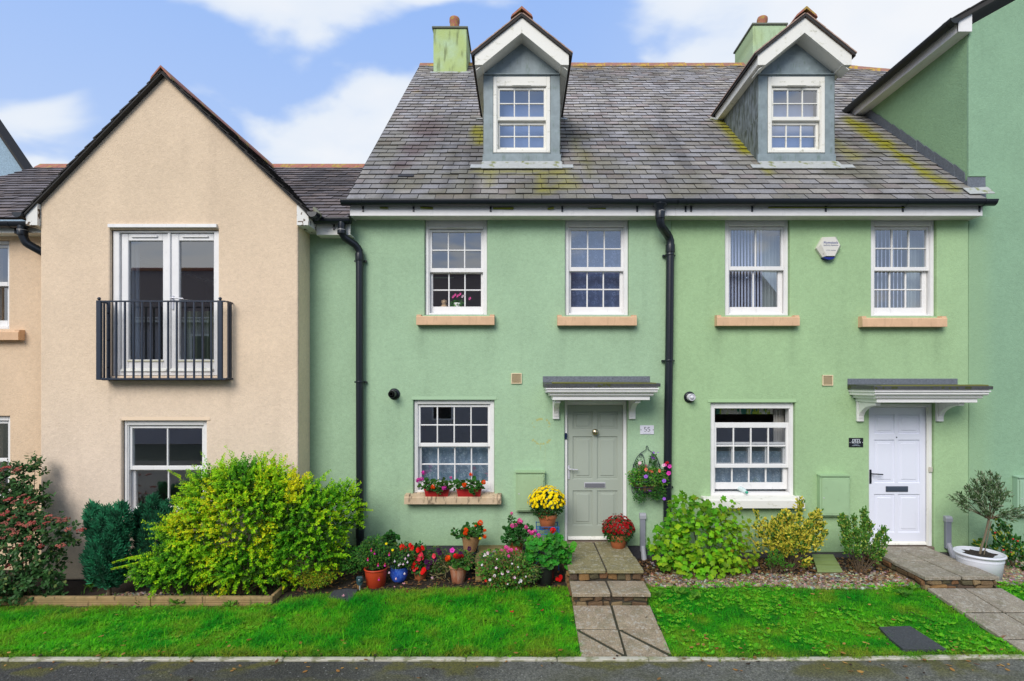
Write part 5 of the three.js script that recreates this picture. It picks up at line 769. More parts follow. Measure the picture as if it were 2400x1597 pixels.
// paving and steps
const pavTex = (seed, tone) => tex(512, 512, (i, j) => { const n = fbm(i / 64, j / 64, 5, seed, 0), f = hash(i, j, seed), g = fbm(i / 5, j / 5, 2, seed + 2, 0), l = sstep(0.60, 0.68, fbm(i / 16, j / 16, 3, seed + 4, 0)) * 0.6, m = sstep(0.52, 0.72, fbm(i / 44, j / 44, 4, seed + 7, 0)) * 0.55; let c = tone.map((v) => v * (0.40 + 0.45 * n + 0.75 * g) * (0.6 + 0.8 * f)); rgbMix(c, [0.46, 0.45, 0.40], l * (0.3 + 0.7 * g)); rgbMix(c, [0.15, 0.14, 0.075], m * 0.6); return S3(c); });
const pavA = std([1, 1, 1], 0.92, { map: pavTex(301, [0.30, 0.24, 0.165]), bumpMap: rep(grainBump, 2), bumpScale: 0.006 }), pavB = std([1, 1, 1], 0.92, { map: pavTex(331, [0.27, 0.235, 0.185]), bumpMap: rep(grainBump, 2), bumpScale: 0.006 }), pavMoss = std([1, 1, 1], 0.94, { map: pavTex(361, [0.23, 0.20, 0.10]), bumpMap: rep(grainBump, 2), bumpScale: 0.006 });
const stoneM = [[0.20, 0.12, 0.06], [0.26, 0.17, 0.085], [0.15, 0.10, 0.065], [0.34, 0.24, 0.12], [0.28, 0.14, 0.06], [0.14, 0.12, 0.06], [0.36, 0.20, 0.07]].map((c) => std(c, 0.92, { map: rep(grainTex, 5), bumpMap: rep(grainBump, 4), bumpScale: 0.01 }));
const mortar = std([0.085, 0.072, 0.05], 0.95, { map: rep(grainTex, 4), bumpMap: rep(grainBump, 4), bumpScale: 0.01 });
function slab(parent, name, x0, x1, z0, z1, ya, yb, th, m, seed) {    // a paving slab that may fall towards the street (ya at z0, yb at z1)
  const g = box(x0, x1, -th, 0, z0, z1, 0.006), p = g.attributes.position; for (let i = 0; i < p.count; i++) p.setY(i, p.getY(i) + lerp(ya, yb, (p.getZ(i) - z0) / (z1 - z0)));
  wobble(g, 0.008, 6, seed); const u = g.attributes.uv; for (let i = 0; i < u.count; i++) u.setXY(i, u.getX(i) * 1.1 + seed * 0.37, u.getY(i) * 1.1 + seed * 0.61); return part(parent, name, g, m);
}
function stonework(parent, x0, x1, y0, y1, z, seed, side) {           // rubble facing: along x at depth z, or (side) along z at x
  const r = rng(seed); let y = y0; const rows = Math.max(1, Math.round((y1 - y0) / 0.085)), h = (y1 - y0) / rows;
  for (let k = 0; k < rows; k++, y += h) { let a = x0 - r() * 0.1; while (a < x1 - 0.02) { const w = 0.07 + r() * 0.16, l = Math.max(a, x0), q = Math.min(a + w, x1); if (q - l > 0.03) { const d = 0.008 + 0.035 * r(), lo = y + 0.005, hi = y + h - 0.005; const g = side ? box(z - side * 0.05, z + side * d, lo, hi, l + 0.005, q - 0.005, 0.012) : box(l + 0.005, q - 0.005, lo, hi, z - 0.05, z + d, 0.012); part(parent, 'stone', wobble(g, 0.040, 12, seed + k * 5 + (a * 100 | 0)), stoneM[(r() * stoneM.length) | 0]); } a += w; } }
}
{
  const x0 = 0.588, xm = 1.058, x1 = 1.516, st = thing('front_steps', 'two stone-faced steps of grey slabs below the sage green door', 'steps', [1.05, 0, 0.8]);
  part(st, 'step_core', [box(x0 + 0.03, x1 - 0.03, -0.1, 0.439, 0.03, 1.12), box(x0 + 0.04, x1 - 0.03, -0.1, 0.288, 1.125, 1.49)], mortar);
  slab(st, 'slab', x0 + 0.02, xm - 0.010, 0.015, 0.66, 0.45, 0.45, 0.045, pavMoss, 3); slab(st, 'slab', xm + 0.010, x1 - 0.01, 0.015, 0.66, 0.452, 0.45, 0.045, pavMoss, 4);
  slab(st, 'slab', x0, xm - 0.010, 0.678, 1.18, 0.45, 0.447, 0.045, pavMoss, 5); slab(st, 'slab', xm + 0.010, x1, 0.678, 1.18, 0.45, 0.448, 0.045, pavMoss, 6);
  slab(st, 'slab', x0 + 0.012, xm - 0.010, 1.15, 1.54, 0.302, 0.298, 0.045, pavA, 7); slab(st, 'slab', xm + 0.010, x1 + 0.005, 1.15, 1.54, 0.302, 0.298, 0.045, pavA, 8);
  stonework(st, x0 + 0.02, x1 - 0.02, 0.305, 0.402, 1.125, 21); stonework(st, x0 + 0.02, x1 - 0.02, 0.12, 0.252, 1.495, 22);
  stonework(st, 0.05, 1.12, 0.1, 0.402, x0 + 0.025, 23, -1); stonework(st, 1.13, 1.48, 0.08, 0.25, x0 + 0.035, 24, -1);
  stonework(st, 0.05, 1.12, 0.15, 0.402, x1 - 0.025, 25, 1); stonework(st, 1.13, 1.48, 0.1, 0.25, x1 - 0.028, 26, 1);
  const path = new THREE.Group(); path.name = 'path'; path.userData = { kind: 'structure' }; path.position.set(1.05, 0, 2); scene.add(path);
  part(path, 'path_bed', [prismZY([[1.5, -0.05], [2.41, -0.1], [2.41, 0.000], [1.5, 0.143]], x0 + 0.02, x1 - 0.01)], std([0.035, 0.035, 0.018], 0.95));
  slab(path, 'paving_slab', 0.606, xm - 0.013, 1.53, 1.962, 0.155, 0.082, 0.045, pavA, 11); slab(path, 'paving_slab', xm + 0.013, 1.515, 1.53, 1.972, 0.155, 0.082, 0.045, pavA, 12);
  // the lowest pair is split along a diagonal
  const tri = (p, seed) => { const g = wobble(prismXZ(p, -0.045, 0), 0.004, 5, seed), q = g.attributes.position; for (let i = 0; i < q.count; i++) q.setY(i, q.getY(i) + lerp(0.08, 0.012, (q.getZ(i) - 1.98) / 0.43)); g.computeVertexNormals(); const u = g.attributes.uv; for (let i = 0; i < u.count; i++) u.setXY(i, u.getX(i) * 1.1 + seed * 0.37, u.getY(i) * 1.1 + seed * 0.2); part(path, 'paving_slab', g, pavA); };
  for (const [a, b, s] of [[0.607, xm - 0.013, 14], [xm + 0.013, 1.518, 16]]) { tri([[a, 2.016], [a, 2.412], [b - 0.036, 2.412]], s); tri([[a + 0.040, 1.988], [b, 1.988], [b, 2.375]], s + 1); }

  const xa = 4.985, xb = 5.905, xc = 5.44, s7 = thing('entrance_landing', 'low landing of grey slabs on rough stone below the white door', 'steps', [5.4, 0, 0.6]);
  part(s7, 'step_core', box(xa + 0.03, xb - 0.03, -0.1, 0.368, 0.03, 1.18), mortar);
  slab(s7, 'slab', xa + 0.01, xc - 0.010, 0.015, 0.62, 0.38, 0.38, 0.045, pavB, 31); slab(s7, 'slab', xc + 0.010, xb, 0.015, 0.62, 0.381, 0.38, 0.045, pavB, 32); slab(s7, 'slab', xa, xc - 0.010, 0.638, 1.22, 0.38, 0.378, 0.045, pavB, 33); slab(s7, 'slab', xc + 0.010, xb, 0.638, 1.22, 0.38, 0.378, 0.045, pavB, 34);
  stonework(s7, xa + 0.02, xb - 0.01, 0.20, 0.332, 1.185, 41); stonework(s7, 0.03, 1.18, 0.18, 0.332, xa + 0.025, 42, -1);
  const p7 = new THREE.Group(); p7.name = 'path_001'; p7.userData = { kind: 'structure' }; p7.position.set(5.5, 0, 2); scene.add(p7);
  part(p7, 'path_bed', [prismZY([[1.22, -0.05], [2.36, -0.1], [2.36, 0.002], [1.22, 0.238]], 5.16, 5.90)], std([0.05, 0.046, 0.03], 0.95));
  const yy = (z) => lerp(0.245, 0.012, (z - 1.25) / 1.13);
  [[1.24, 1.692], [1.718, 2.142], [2.168, 2.37]].forEach(([z0, z1], k) => { const o = (z) => (p57x(z) - 5.0); for (const [u0, u1] of [[5.0, 5.446], [5.466, 5.91]]) { const g = box(u0, u1, -0.045, 0, z0, z1, 0.006), q = g.attributes.position; for (let i = 0; i < q.count; i++) { const z = q.getZ(i); q.setXYZ(i, q.getX(i) + o(z), q.getY(i) + yy(z), z); } wobble(g, 0.008, 6, k + 50); const uu = g.attributes.uv; for (let i = 0; i < uu.count; i++) uu.setXY(i, uu.getX(i) * 1.1 + k * 0.37, uu.getY(i) * 1.1 + u0 * 0.6); part(p7, 'paving_slab', g, pavB); } });
}
// timber edging of the left bed
{
  const wood = (seed) => std([1, 1, 1], 0.85, { map: tex(512, 64, (i, j) => { const n = fbm(i / 60, j / 3, 4, seed, 0), k = sstep(0.62, 0.8, fbm(i / 18, j / 8, 3, seed + 3, 0)), gr = sstep(0.45, 0.75, fbm(i / 50, j / 40, 3, seed + 9, 0)); const c = [lerp(0.30, 0.42, n), lerp(0.19, 0.29, n), lerp(0.075, 0.14, n)].map((v) => v * (1 - 0.6 * k)); rgbMix(c, [0.13, 0.13, 0.05], gr * 0.35); return S3(c); }), bumpMap: grainBump, bumpScale: 0.004 });
  const e = thing('timber_edging', 'low edging of weathered timber sleepers along the left lawn', 'garden edging', [-5, 0, 1.2]);
  const zf = 1.235, xr = PX(638, zf), put = (a, b, seed) => { const g = box(a, b, -0.1, 0.135, zf - 0.048, zf, 0.006); for (let k = 0; k < 0; k++); return part(e, 'board', wobble(g, 0.006, 3, seed), wood(seed)); };
  put(-8.2, PX(352, zf) - 0.003, 401); put(PX(352, zf) + 0.003, xr, 411);
  for (const y of [0.035, 0.065, 0.095]) part(e, 'board_groove', box(-8.2, xr, y, y + 0.004, zf - 0.002, zf + 0.0015), std([0.16, 0.10, 0.045], 0.9));
  part(e, 'board', wobble(box(xr - 0.045, xr, -0.08, 0.145, 0.80, zf - 0.05, 0.006), 0.006, 3, 9), wood(421));
}
// flat slates, a cover and the like lying on the ground
const slabsXZ = [];
const onSlab = (x, z, m = 0.012) => slabsXZ.some((w) => { let inside = false, near = false; for (let i = 0, j = w.length - 1; i < w.length; j = i++) { const [xi, zi] = w[i], [xj, zj] = w[j]; if ((zi > z) !== (zj > z) && x < (xj - xi) * (z - zi) / (zj - zi) + xi) inside = !inside; } return inside; });
{
  const sl = std([0.065, 0.07, 0.08], 0.7, { map: rep(grainTex, 2), bumpMap: rep(grainBump, 1), bumpScale: 0.006 });
  const flat = (name, pts, z0, label, category) => { const w = pts.map(([px, py]) => { let z = 1.2; for (let k = 0; k < 12; k++) { const x = PX(px, z); z = D - F * (EYE - G(x, z) - 0.015) / (py - CY); } return [PX(px, z), z]; }); slabsXZ.push(w); const cx = w.reduce((a, p) => a + p[0], 0) / w.length, cz = w.reduce((a, p) => a + p[1], 0) / w.length; const g = prismXZ(w, 0, 0.03), p = g.attributes.position; for (let i = 0; i < p.count; i++) p.setY(i, p.getY(i) + G(p.getX(i), p.getZ(i)) + 0.004); return solo(name, wobble(g, 0.008, 8, 6), sl, label, category); };
  flat('slate_slab', [[2060, 1474], [2133, 1472], [2175, 1498], [2219, 1526], [2117, 1526], [2085, 1500]], 1.9, 'flat dark slate lying in the right lawn beside the path', 'slate slab');
  flat('slate_slab', [[783, 1387], [812, 1383], [839, 1386], [823, 1409], [795, 1406], [769, 1402]], 1.1, 'small black slate lying in front of the solar light', 'slate slab');
  const cov = thing('inspection_cover', 'sloping green painted cover lying between the bushes', 'cover', [PX(1941, 0.5), 0.2, 0.45]);
  const cm = std([0.21, 0.28, 0.11], 0.8, { map: tex(256, 256, (i, j) => { const n = 0.75 + 0.5 * fbm(i / 80, j / 9, 4, 9, 0); return [n, n, n * 0.9]; }) });
  part(cov, 'cover_top', [prismXZ([[PX(1905, 0.08), 0.06], [PX(1955, 0.08), 0.06], [PX(1981, 0.78), 0.72], [PX(1922, 0.78), 0.72]], 0.255, 0.285).translate(0, 0, 0)], cm);
  part(cov, 'cover_edge', box(PX(1922, 0.72) + 0.01, PX(1981, 0.72) - 0.01, 0.18, 0.254, 0.66, 0.71, 0.005), std([0.14, 0.10, 0.05], 0.9));
}
// ------------------------------------------------------------------ leaves and flowers
function leafGeo(wid, fold = 0.18, tip = 1, curl = 0.12) {            // unit long along +y, facing +z: a folded, slightly curled blade
  const L = [[0, 0], [0.22, wid * 0.36], [0.5, wid * 0.5], [0.78, wid * 0.34], [1, 0.0]], f = [], P = (y, x, s) => V(s * x, y, -fold * x * 2 * 0.5 - curl * y * y);
  for (let i = 0; i + 1 < L.length; i++) for (const s of [-1, 1]) {
    const A = P(L[i][0], 0, s), B = P(L[i][0], L[i][1], s), C = P(L[i + 1][0], L[i + 1][1], s), E = P(L[i + 1][0], 0, s);
    A.z += fold * 0.0; E.z += 0; f.push(s > 0 ? [A, B, C, E] : [A, E, C, B]);
  }
  return faces(f.map((q) => q.filter((p, i) => q.findIndex((o) => o.distanceTo(p) < 1e-6) === i)).filter((q) => q.length > 2));
}
function lobedLeaf(n = 5, depth = 0.35) {                            // palmate leaf, stalk at the origin, unit long
  const pts = [V(0, 0, 0)]; const c = V(0, 0.38, 0.05);
  for (let i = 0; i <= n * 2; i++) { const t = i / (n * 2), a = lerp(-2.35, 2.35, t), lobe = i % 2 === 1, r = (lobe ? 0.62 : 0.62 * (1 - depth)) * (1 - 0.22 * Math.abs(t - 0.5) * 2); pts.push(V(Math.sin(a) * r, 0.38 + Math.cos(a) * r, -0.10 * (lobe ? 1 : 0.2))); }
  const f = []; for (let i = 0; i < pts.length; i++) f.push([c, pts[(i + 1) % pts.length], pts[i]]);
  return faces(f);
}
function roundLeaf(n = 9, cup = 0.14) {                              // geranium leaf: scalloped round, notch at the stalk
  const c = V(0, 0.12, 0), pts = []; for (let i = 0; i <= n * 2; i++) { const a = lerp(-2.75, 2.75, i / (n * 2)), r = (i % 2 ? 0.52 : 0.46); pts.push(V(Math.sin(a) * r, 0.42 + Math.cos(a) * r, cup * (0.7 + 0.5 * Math.sin(i * 1.9)))); }
  const f = []; for (let i = 0; i + 1 < pts.length; i++) f.push([c, pts[i + 1], pts[i]]); return faces(f);
}
function petals(n, r, w, cup, layers = 1, inner = 0.25) {             // a flower facing +z
  const f = []; for (let l = 0; l < layers; l++) for (let i = 0; i < n; i++) { const a = (i + l * 0.5) / n * 6.283, R = r * (1 - 0.28 * l), d = V(Math.cos(a), Math.sin(a), 0), s = V(-Math.sin(a), Math.cos(a), 0), P = (t, k, z) => d.clone().multiplyScalar(t * R).addScaledVector(s, k * w * R).add(V(0, 0, z * R + l * 0.14 * r)); f.push([P(inner * 0.4, 0, 0), P(0.62, -0.5, cup * 0.6), P(1, 0, cup), P(0.62, 0.5, cup * 0.6)]); }
  return faces(f);
}
const leafMat = (o = {}) => new THREE.MeshPhysicalMaterial({ color: lc(1, 1, 1), roughness: 0.72, transmission: 0.42, thickness: 0, specularIntensity: 0.3, ...o });
M.leaf = leafMat(); M.leafGloss = leafMat({ roughness: 0.42, transmission: 0.12 }); M.petal = leafMat({ roughness: 0.8, transmission: 0.2 });
const petalM = (c) => new THREE.MeshPhysicalMaterial({ color: lc(...c), specularIntensity: 0.2, roughness: 0.8, transmission: 0.2, thickness: 0 });
const FL = { red: petalM([0.72, 0.012, 0.012]), deep: petalM([0.34, 0.006, 0.010]), orange: petalM([0.85, 0.085, 0.006]), pink: petalM([0.80, 0.10, 0.36]), magenta: petalM([0.72, 0.05, 0.42]), rose: petalM([0.80, 0.055, 0.10]), pale: petalM([0.74, 0.52, 0.62]), white: petalM([0.72, 0.66, 0.68]), yellow: petalM([0.92, 0.74, 0.006]), yellow2: petalM([0.88, 0.62, 0.004]), purple: petalM([0.34, 0.12, 0.62]), plum: petalM([0.05, 0.004, 0.05]), coral: petalM([0.80, 0.20, 0.12]), rust: petalM([0.22, 0.055, 0.035]) };
const MA = new THREE.Matrix4(), vx = V(0, 0, 0), vy = V(0, 0, 0), vz = V(0, 0, 0);
function leafAt(p, dir, up, len, wid = 1) {                          // +y of the leaf along dir, its face towards up
  vy.copy(dir).normalize(); vz.copy(up).addScaledVector(vy, -up.dot(vy)); if (vz.lengthSq() < 1e-6) vz.set(vy.y, vy.z, vy.x).addScaledVector(vy, -(vy.y * vy.x + vy.z * vy.y + vy.x * vy.z)); vz.normalize(); vx.crossVectors(vy, vz);
  const m = new THREE.Matrix4().makeBasis(vx, vy, vz); m.scale(V(len * wid, len, len)); m.setPosition(p); return m;
}
const sphereDir = (r) => { const u = r() * 2 - 1, a = r() * 6.283, s = Math.sqrt(1 - u * u); return V(s * Math.cos(a), u, s * Math.sin(a)); };
const jitter = (v, r, k) => v.clone().add(V(r() - 0.5, r() - 0.5, r() - 0.5).multiplyScalar(2 * k)).normalize();
const mixc = (a, b, t) => [lerp(a[0], b[0], t), lerp(a[1], b[1], t), lerp(a[2], b[2], t)];
function branches(parent, name, base, tips, r0, mat, seg = 5) { part(parent, name, tips.map((t) => { const m = base.clone().lerp(t, 0.5).add(V(0, 0.06, 0)); return merge([rod(base, m, r0, r0 * 0.7, seg), rod(m, t, r0 * 0.7, r0 * 0.3, seg)]); }), mat); }
const front = (p, c) => V(p.x - c.x, p.y - c.y, p.z - c.z);
// shoots that grow out of a set of blobs, each carrying leaves along it. Returns leaf copies.
function shoots(blobs, n, o) {
  const r = rng(o.seed), out = [], wsum = blobs.reduce((a, b) => a + b.w, 0);
  for (let i = 0; i < n; i++) {
    let k = r() * wsum, b = blobs[0]; for (const q of blobs) { k -= q.w; if (k < 0) { b = q; break; } }
    let d = sphereDir(r); if (d.z < -0.25) d.z *= -1; if (d.y < -0.5 && r() < 0.6) d.y *= -1;
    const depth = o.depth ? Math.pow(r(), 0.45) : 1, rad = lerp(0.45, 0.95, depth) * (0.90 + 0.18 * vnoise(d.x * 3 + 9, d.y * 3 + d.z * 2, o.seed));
    let p = V(b.c.x + d.x * b.r.x * rad, b.c.y + d.y * b.r.y * rad, b.c.z + d.z * b.r.z * rad);
    if (p.y < (o.floor ? o.floor(p) : -9)) continue;
    if (o.hollow && blobs.some((q) => q !== b && (((p.x - q.c.x) / q.r.x) ** 2 + ((p.y - q.c.y) / q.r.y) ** 2 + ((p.z - q.c.z) / q.r.z) ** 2) < 0.3)) continue;
    let dir = jitter(V(d.x * 1.0, d.y * 0.8 + (o.up ?? 0.3), d.z * 0.9), r, o.spread ?? 0.5);
    const long = r() < (o.whip ?? 0.05) ? 1.9 : 1, L = lerp(o.len[0], o.len[1], r()) * (0.5 + 0.5 * depth) * long, nl = Math.max(3, Math.round(L / o.step)), patch = fbm(p.x * 3.1 + o.seed, p.y * 3.1 + p.z * 2, 3, o.seed);
    for (let j = 0; j < nl; j++) {
      const t = j / nl; p = p.clone().addScaledVector(dir, L / nl); dir = V(dir.x, dir.y - (o.droop ?? 0.02), dir.z).normalize();
      const side = V(r() - 0.5, r() - 0.5, r() - 0.5).cross(dir).normalize();
      for (const s of [-1, 1]) {
        const ld = dir.clone().multiplyScalar(o.fwd ?? 0.7).addScaledVector(side, s).add(V(0, (r() - 0.4) * 0.4, 0)).normalize(), nrm = jitter(V(d.x * 0.5, 0.75, 0.55 + d.z * 0.3), r, 0.55), len = lerp(o.leaf[0], o.leaf[1], r()) * (1 - 0.35 * t);
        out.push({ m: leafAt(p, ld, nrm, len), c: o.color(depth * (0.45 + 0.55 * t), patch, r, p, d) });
      }
    }
  }
  return out;
}
const blobPx = (px, py, z, rx, ry, rz, w = 1) => { const s = (D - z) / F; return { c: PV(px, py, z), r: V(rx * s, ry * s, rz), w }; };

// ------------------------------------------------------------------ shrubs
const LEAF = { small: leafGeo(0.62), narrow: leafGeo(0.24), ovate: leafGeo(0.55, 0.22), needle: leafGeo(0.30, 0.1), lobed: lobedLeaf(5, 0.34), lobed2: lobedLeaf(3, 0.30), round: roundLeaf(), round2: roundLeaf(7, 0.26) };
{ // the golden privet-like shrub in front of the cream wing
  const b = [blobPx(560, 1235, 0.88, 155, 138, 0.40, 2.3), blobPx(510, 1165, 0.85, 72, 66, 0.30, 0.6), blobPx(585, 1135, 0.82, 90, 48, 0.30, 0.9), blobPx(445, 1315, 1.0, 92, 50, 0.26, 0.7), blobPx(720, 1225, 0.80, 105, 95, 0.34, 1.1), blobPx(660, 1180, 0.82, 85, 70, 0.3, 0.6), blobPx(795, 1200, 0.62, 52, 65, 0.24, 0.5), blobPx(700, 1310, 0.86, 95, 62, 0.28, 0.7), blobPx(560, 1335, 1.0, 120, 45, 0.2, 0.6), blobPx(375, 1345, 1.1, 62, 22, 0.14, 0.35), blobPx(455, 1245, 1.0, 70, 40, 0.2, 0.5)];
  const t = thing('golden_shrub', 'large sprawling golden yellow shrub between the cream wall and the lawn', 'shrub', [PX(560, 0.88), 0.03, 0.88]);
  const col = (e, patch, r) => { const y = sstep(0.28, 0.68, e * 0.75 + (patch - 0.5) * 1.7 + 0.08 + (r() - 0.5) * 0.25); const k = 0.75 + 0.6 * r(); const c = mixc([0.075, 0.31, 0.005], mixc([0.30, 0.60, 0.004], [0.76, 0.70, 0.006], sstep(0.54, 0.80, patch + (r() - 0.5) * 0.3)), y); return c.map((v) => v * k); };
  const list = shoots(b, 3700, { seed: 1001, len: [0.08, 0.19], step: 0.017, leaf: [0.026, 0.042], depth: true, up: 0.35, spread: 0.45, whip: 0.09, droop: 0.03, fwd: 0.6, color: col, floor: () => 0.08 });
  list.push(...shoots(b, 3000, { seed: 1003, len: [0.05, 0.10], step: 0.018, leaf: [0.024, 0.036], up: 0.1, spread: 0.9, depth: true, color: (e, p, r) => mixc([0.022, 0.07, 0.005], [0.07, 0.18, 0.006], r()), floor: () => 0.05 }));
  const r = rng(7); for (const [px, py, z, dx, dy] of [[335, 1305, 1.05, -0.30, 0.02], [330, 1318, 1.1, -0.28, -0.10], [515, 1090, 0.8, 0.1, 0.14], [610, 1080, 0.8, -0.02, 0.14], [632, 1085, 0.8, 0.12, 0.1], [830, 1185, 0.6, 0.2, 0.05], [838, 1195, 0.62, 0.2, 0.02], [820, 1150, 0.6, 0.04, 0.1], [425, 1120, 0.85, -0.14, 0.1], [760, 1130, 0.65, 0.03, 0.12]]) {
    let p = PV(px, py, z), dir = V(dx, dy, 0.05).normalize(); const L = Math.hypot(dx, dy) * 1.1, n = Math.round(L / 0.012);
    for (let j = 0; j < n; j++) { p = p.clone().addScaledVector(dir, L / n); dir = jitter(dir, r, 0.06); for (const s of [-1, 1]) { const ld = dir.clone().multiplyScalar(0.7).add(V(-dir.y * s, dir.x * s, (r() - 0.5) * 0.6)).normalize(); list.push({ m: leafAt(p, ld, jitter(V(0, 0.7, 0.7), r, 0.5), 0.026 * (1.1 - 0.5 * j / n)), c: col(0.6 + 0.3 * r(), 0.55, r) }); } }
  }
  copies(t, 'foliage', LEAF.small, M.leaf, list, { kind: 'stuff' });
  const base = V(PX(570, 0.88), 0.0, 0.85); branches(t, 'branches', base, b.map((q) => q.c.clone().add(V(0, -q.r.y * 0.3, 0))), 0.018, M.bark);
  branches(t, 'branches', V(PX(705, 0.9), 0.05, 0.9), [b[4].c, b[7].c, b[6].c], 0.014, M.bark);
}
function conifer(label, blobs, seed, dark) {
  const t = thing('conifer', label, 'conifer', [blobs[0].c.x, 0.03, blobs[0].c.z], 'small dark conifers in the left bed'), r = rng(seed), list = [];
  for (const b of blobs) for (let i = 0; i < b.w; i++) {
    const d = sphereDir(r); if (d.z < -0.3) d.z *= -1; const rad = lerp(0.55, 1, Math.pow(r(), 0.4)) * (0.86 + 0.3 * vnoise(d.x * 5, d.y * 5 + d.z * 3, seed)); const p = V(b.c.x + d.x * b.r.x * rad, b.c.y + d.y * b.r.y * rad, b.c.z + d.z * b.r.z * rad); if (p.y < 0.06) continue;
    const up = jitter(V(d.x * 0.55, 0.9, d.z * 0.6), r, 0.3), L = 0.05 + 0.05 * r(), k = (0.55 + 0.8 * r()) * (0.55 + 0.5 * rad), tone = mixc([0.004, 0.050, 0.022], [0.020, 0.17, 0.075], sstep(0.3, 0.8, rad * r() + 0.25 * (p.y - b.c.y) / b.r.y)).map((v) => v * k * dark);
    for (let q = 0; q < 7; q++) { const a = (q - 3) * 0.32, side = V(up.y, -up.x, (r() - 0.5) * 0.8).normalize(), ld = up.clone().multiplyScalar(Math.cos(a)).addScaledVector(side, Math.sin(a)); list.push({ m: leafAt(p.clone().addScaledVector(up, q % 2 * L * 0.35), ld, jitter(V(d.x * 0.4, 0.3, 1), r, 0.4), L * (1 - 0.1 * Math.abs(q - 3)), 0.6), c: tone.map((v) => v * (q % 2 ? 0.75 : 1.15)) }); }
  }
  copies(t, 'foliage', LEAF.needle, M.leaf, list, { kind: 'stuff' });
  part(t, 'trunk', rod(V(blobs[0].c.x, -0.05, blobs[0].c.z), blobs[0].c, 0.03, 0.015, 7), M.bark);
}
conifer('dark blue-green bushy conifer in the left bed beside the timber edging', [blobPx(256, 1312, 0.95, 42, 66, 0.22, 1500), blobPx(238, 1262, 0.97, 15, 50, 0.10, 260), blobPx(270, 1268, 0.98, 15, 50, 0.10, 260), blobPx(220, 1232, 0.93, 12, 45, 0.08, 260), blobPx(284, 1240, 0.93, 17, 55, 0.1, 340), blobPx(254, 1235, 0.93, 13, 44, 0.09, 240)], 2001, 1.8);
conifer('dark conifer half hidden behind the golden shrub', [blobPx(366, 1290, 0.72, 40, 92, 0.18, 1300), blobPx(332, 1235, 0.7, 11, 45, 0.07, 220), blobPx(360, 1212, 0.7, 12, 45, 0.08, 240), blobPx(392, 1225, 0.68, 14, 45, 0.08, 200)], 2011, 1.3);
{ // viburnum at the left edge
  const t = thing('viburnum', 'tall leafy shrub with rusty red flower heads at the left edge', 'shrub', [PX(60, 0.9), 0.03, 0.85]);
  const b = [blobPx(40, 1300, 0.95, 105, 105, 0.34, 2.2), blobPx(-20, 1210, 0.9, 90, 90, 0.3, 1), blobPx(78, 1150, 0.62, 22, 80, 0.12, 0.5), blobPx(50, 1195, 0.75, 45, 60, 0.2, 0.6), blobPx(135, 1250, 0.95, 52, 28, 0.16, 0.4), blobPx(70, 1375, 1.05, 80, 40, 0.2, 0.6), blobPx(-10, 1390, 1.2, 60, 35, 0.15, 0.5), blobPx(12, 1130, 0.8, 25, 40, 0.15, 0.25)];
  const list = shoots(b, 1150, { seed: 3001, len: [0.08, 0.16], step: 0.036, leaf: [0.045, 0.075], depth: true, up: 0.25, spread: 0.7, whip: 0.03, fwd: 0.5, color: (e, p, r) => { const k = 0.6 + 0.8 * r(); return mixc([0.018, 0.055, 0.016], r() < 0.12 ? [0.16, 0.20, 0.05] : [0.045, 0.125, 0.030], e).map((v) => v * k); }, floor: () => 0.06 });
  copies(t, 'foliage', LEAF.ovate, M.leafGloss, list, { kind: 'stuff' });
  const r = rng(3003), heads = [], umbel = (s) => { const q = rng(s), g = []; for (let i = 0; i < 16; i++) { const a = q() * 6.283, d = Math.sqrt(q()) * 0.042; const o = new THREE.IcosahedronGeometry(0.0075 + 0.004 * q(), 0); o.translate(Math.cos(a) * d, 0.012 - d * d * 5 + 0.006 * q(), Math.sin(a) * d); g.push(plain(o)); } return merge(g); }, U = [umbel(1), umbel(2), umbel(3)], UM = [std([0.30, 0.05, 0.04], 0.8), std([0.24, 0.07, 0.05], 0.8), std([0.36, 0.10, 0.07], 0.8)];
  for (const [px, py] of [[12, 1100], [40, 1103], [20, 1172], [35, 1178], [52, 1165], [68, 1173], [80, 1180], [30, 1215], [8, 1230], [48, 1228], [62, 1232], [70, 1228], [22, 1245], [36, 1252], [45, 1258], [3, 1262], [65, 1263], [55, 1278], [22, 1290], [24, 1325], [42, 1325], [112, 1213], [130, 1218], [140, 1222], [152, 1220], [108, 1228], [160, 1242], [190, 1244], [140, 1280], [98, 1280], [10, 1205], [5, 1290], [88, 1240], [75, 1205]]) placed(t, 'flower_head', U[(r() * 3) | 0], UM[(r() * 3) | 0], new THREE.Matrix4().makeTranslation(...PV(px, py, 1.12 + 0.18 * r()).toArray()).multiply(new THREE.Matrix4().makeRotationFromEuler(new THREE.Euler(0.4 * r() + 0.15, r() * 6, (r() - 0.5) * 0.6))).scale(V(1, 1, 1).multiplyScalar(0.85 + 0.5 * r())));
  branches(t, 'branches', V(PX(45, 0.9), 0, 0.85), b.map((q) => q.c.clone()), 0.012, M.bark); branches(t, 'branches', V(PX(75, 0.6), 0, 0.62), [PV(82, 1080, 0.62), PV(70, 1150, 0.62), PV(60, 1200, 0.7)], 0.009, M.bark);
}
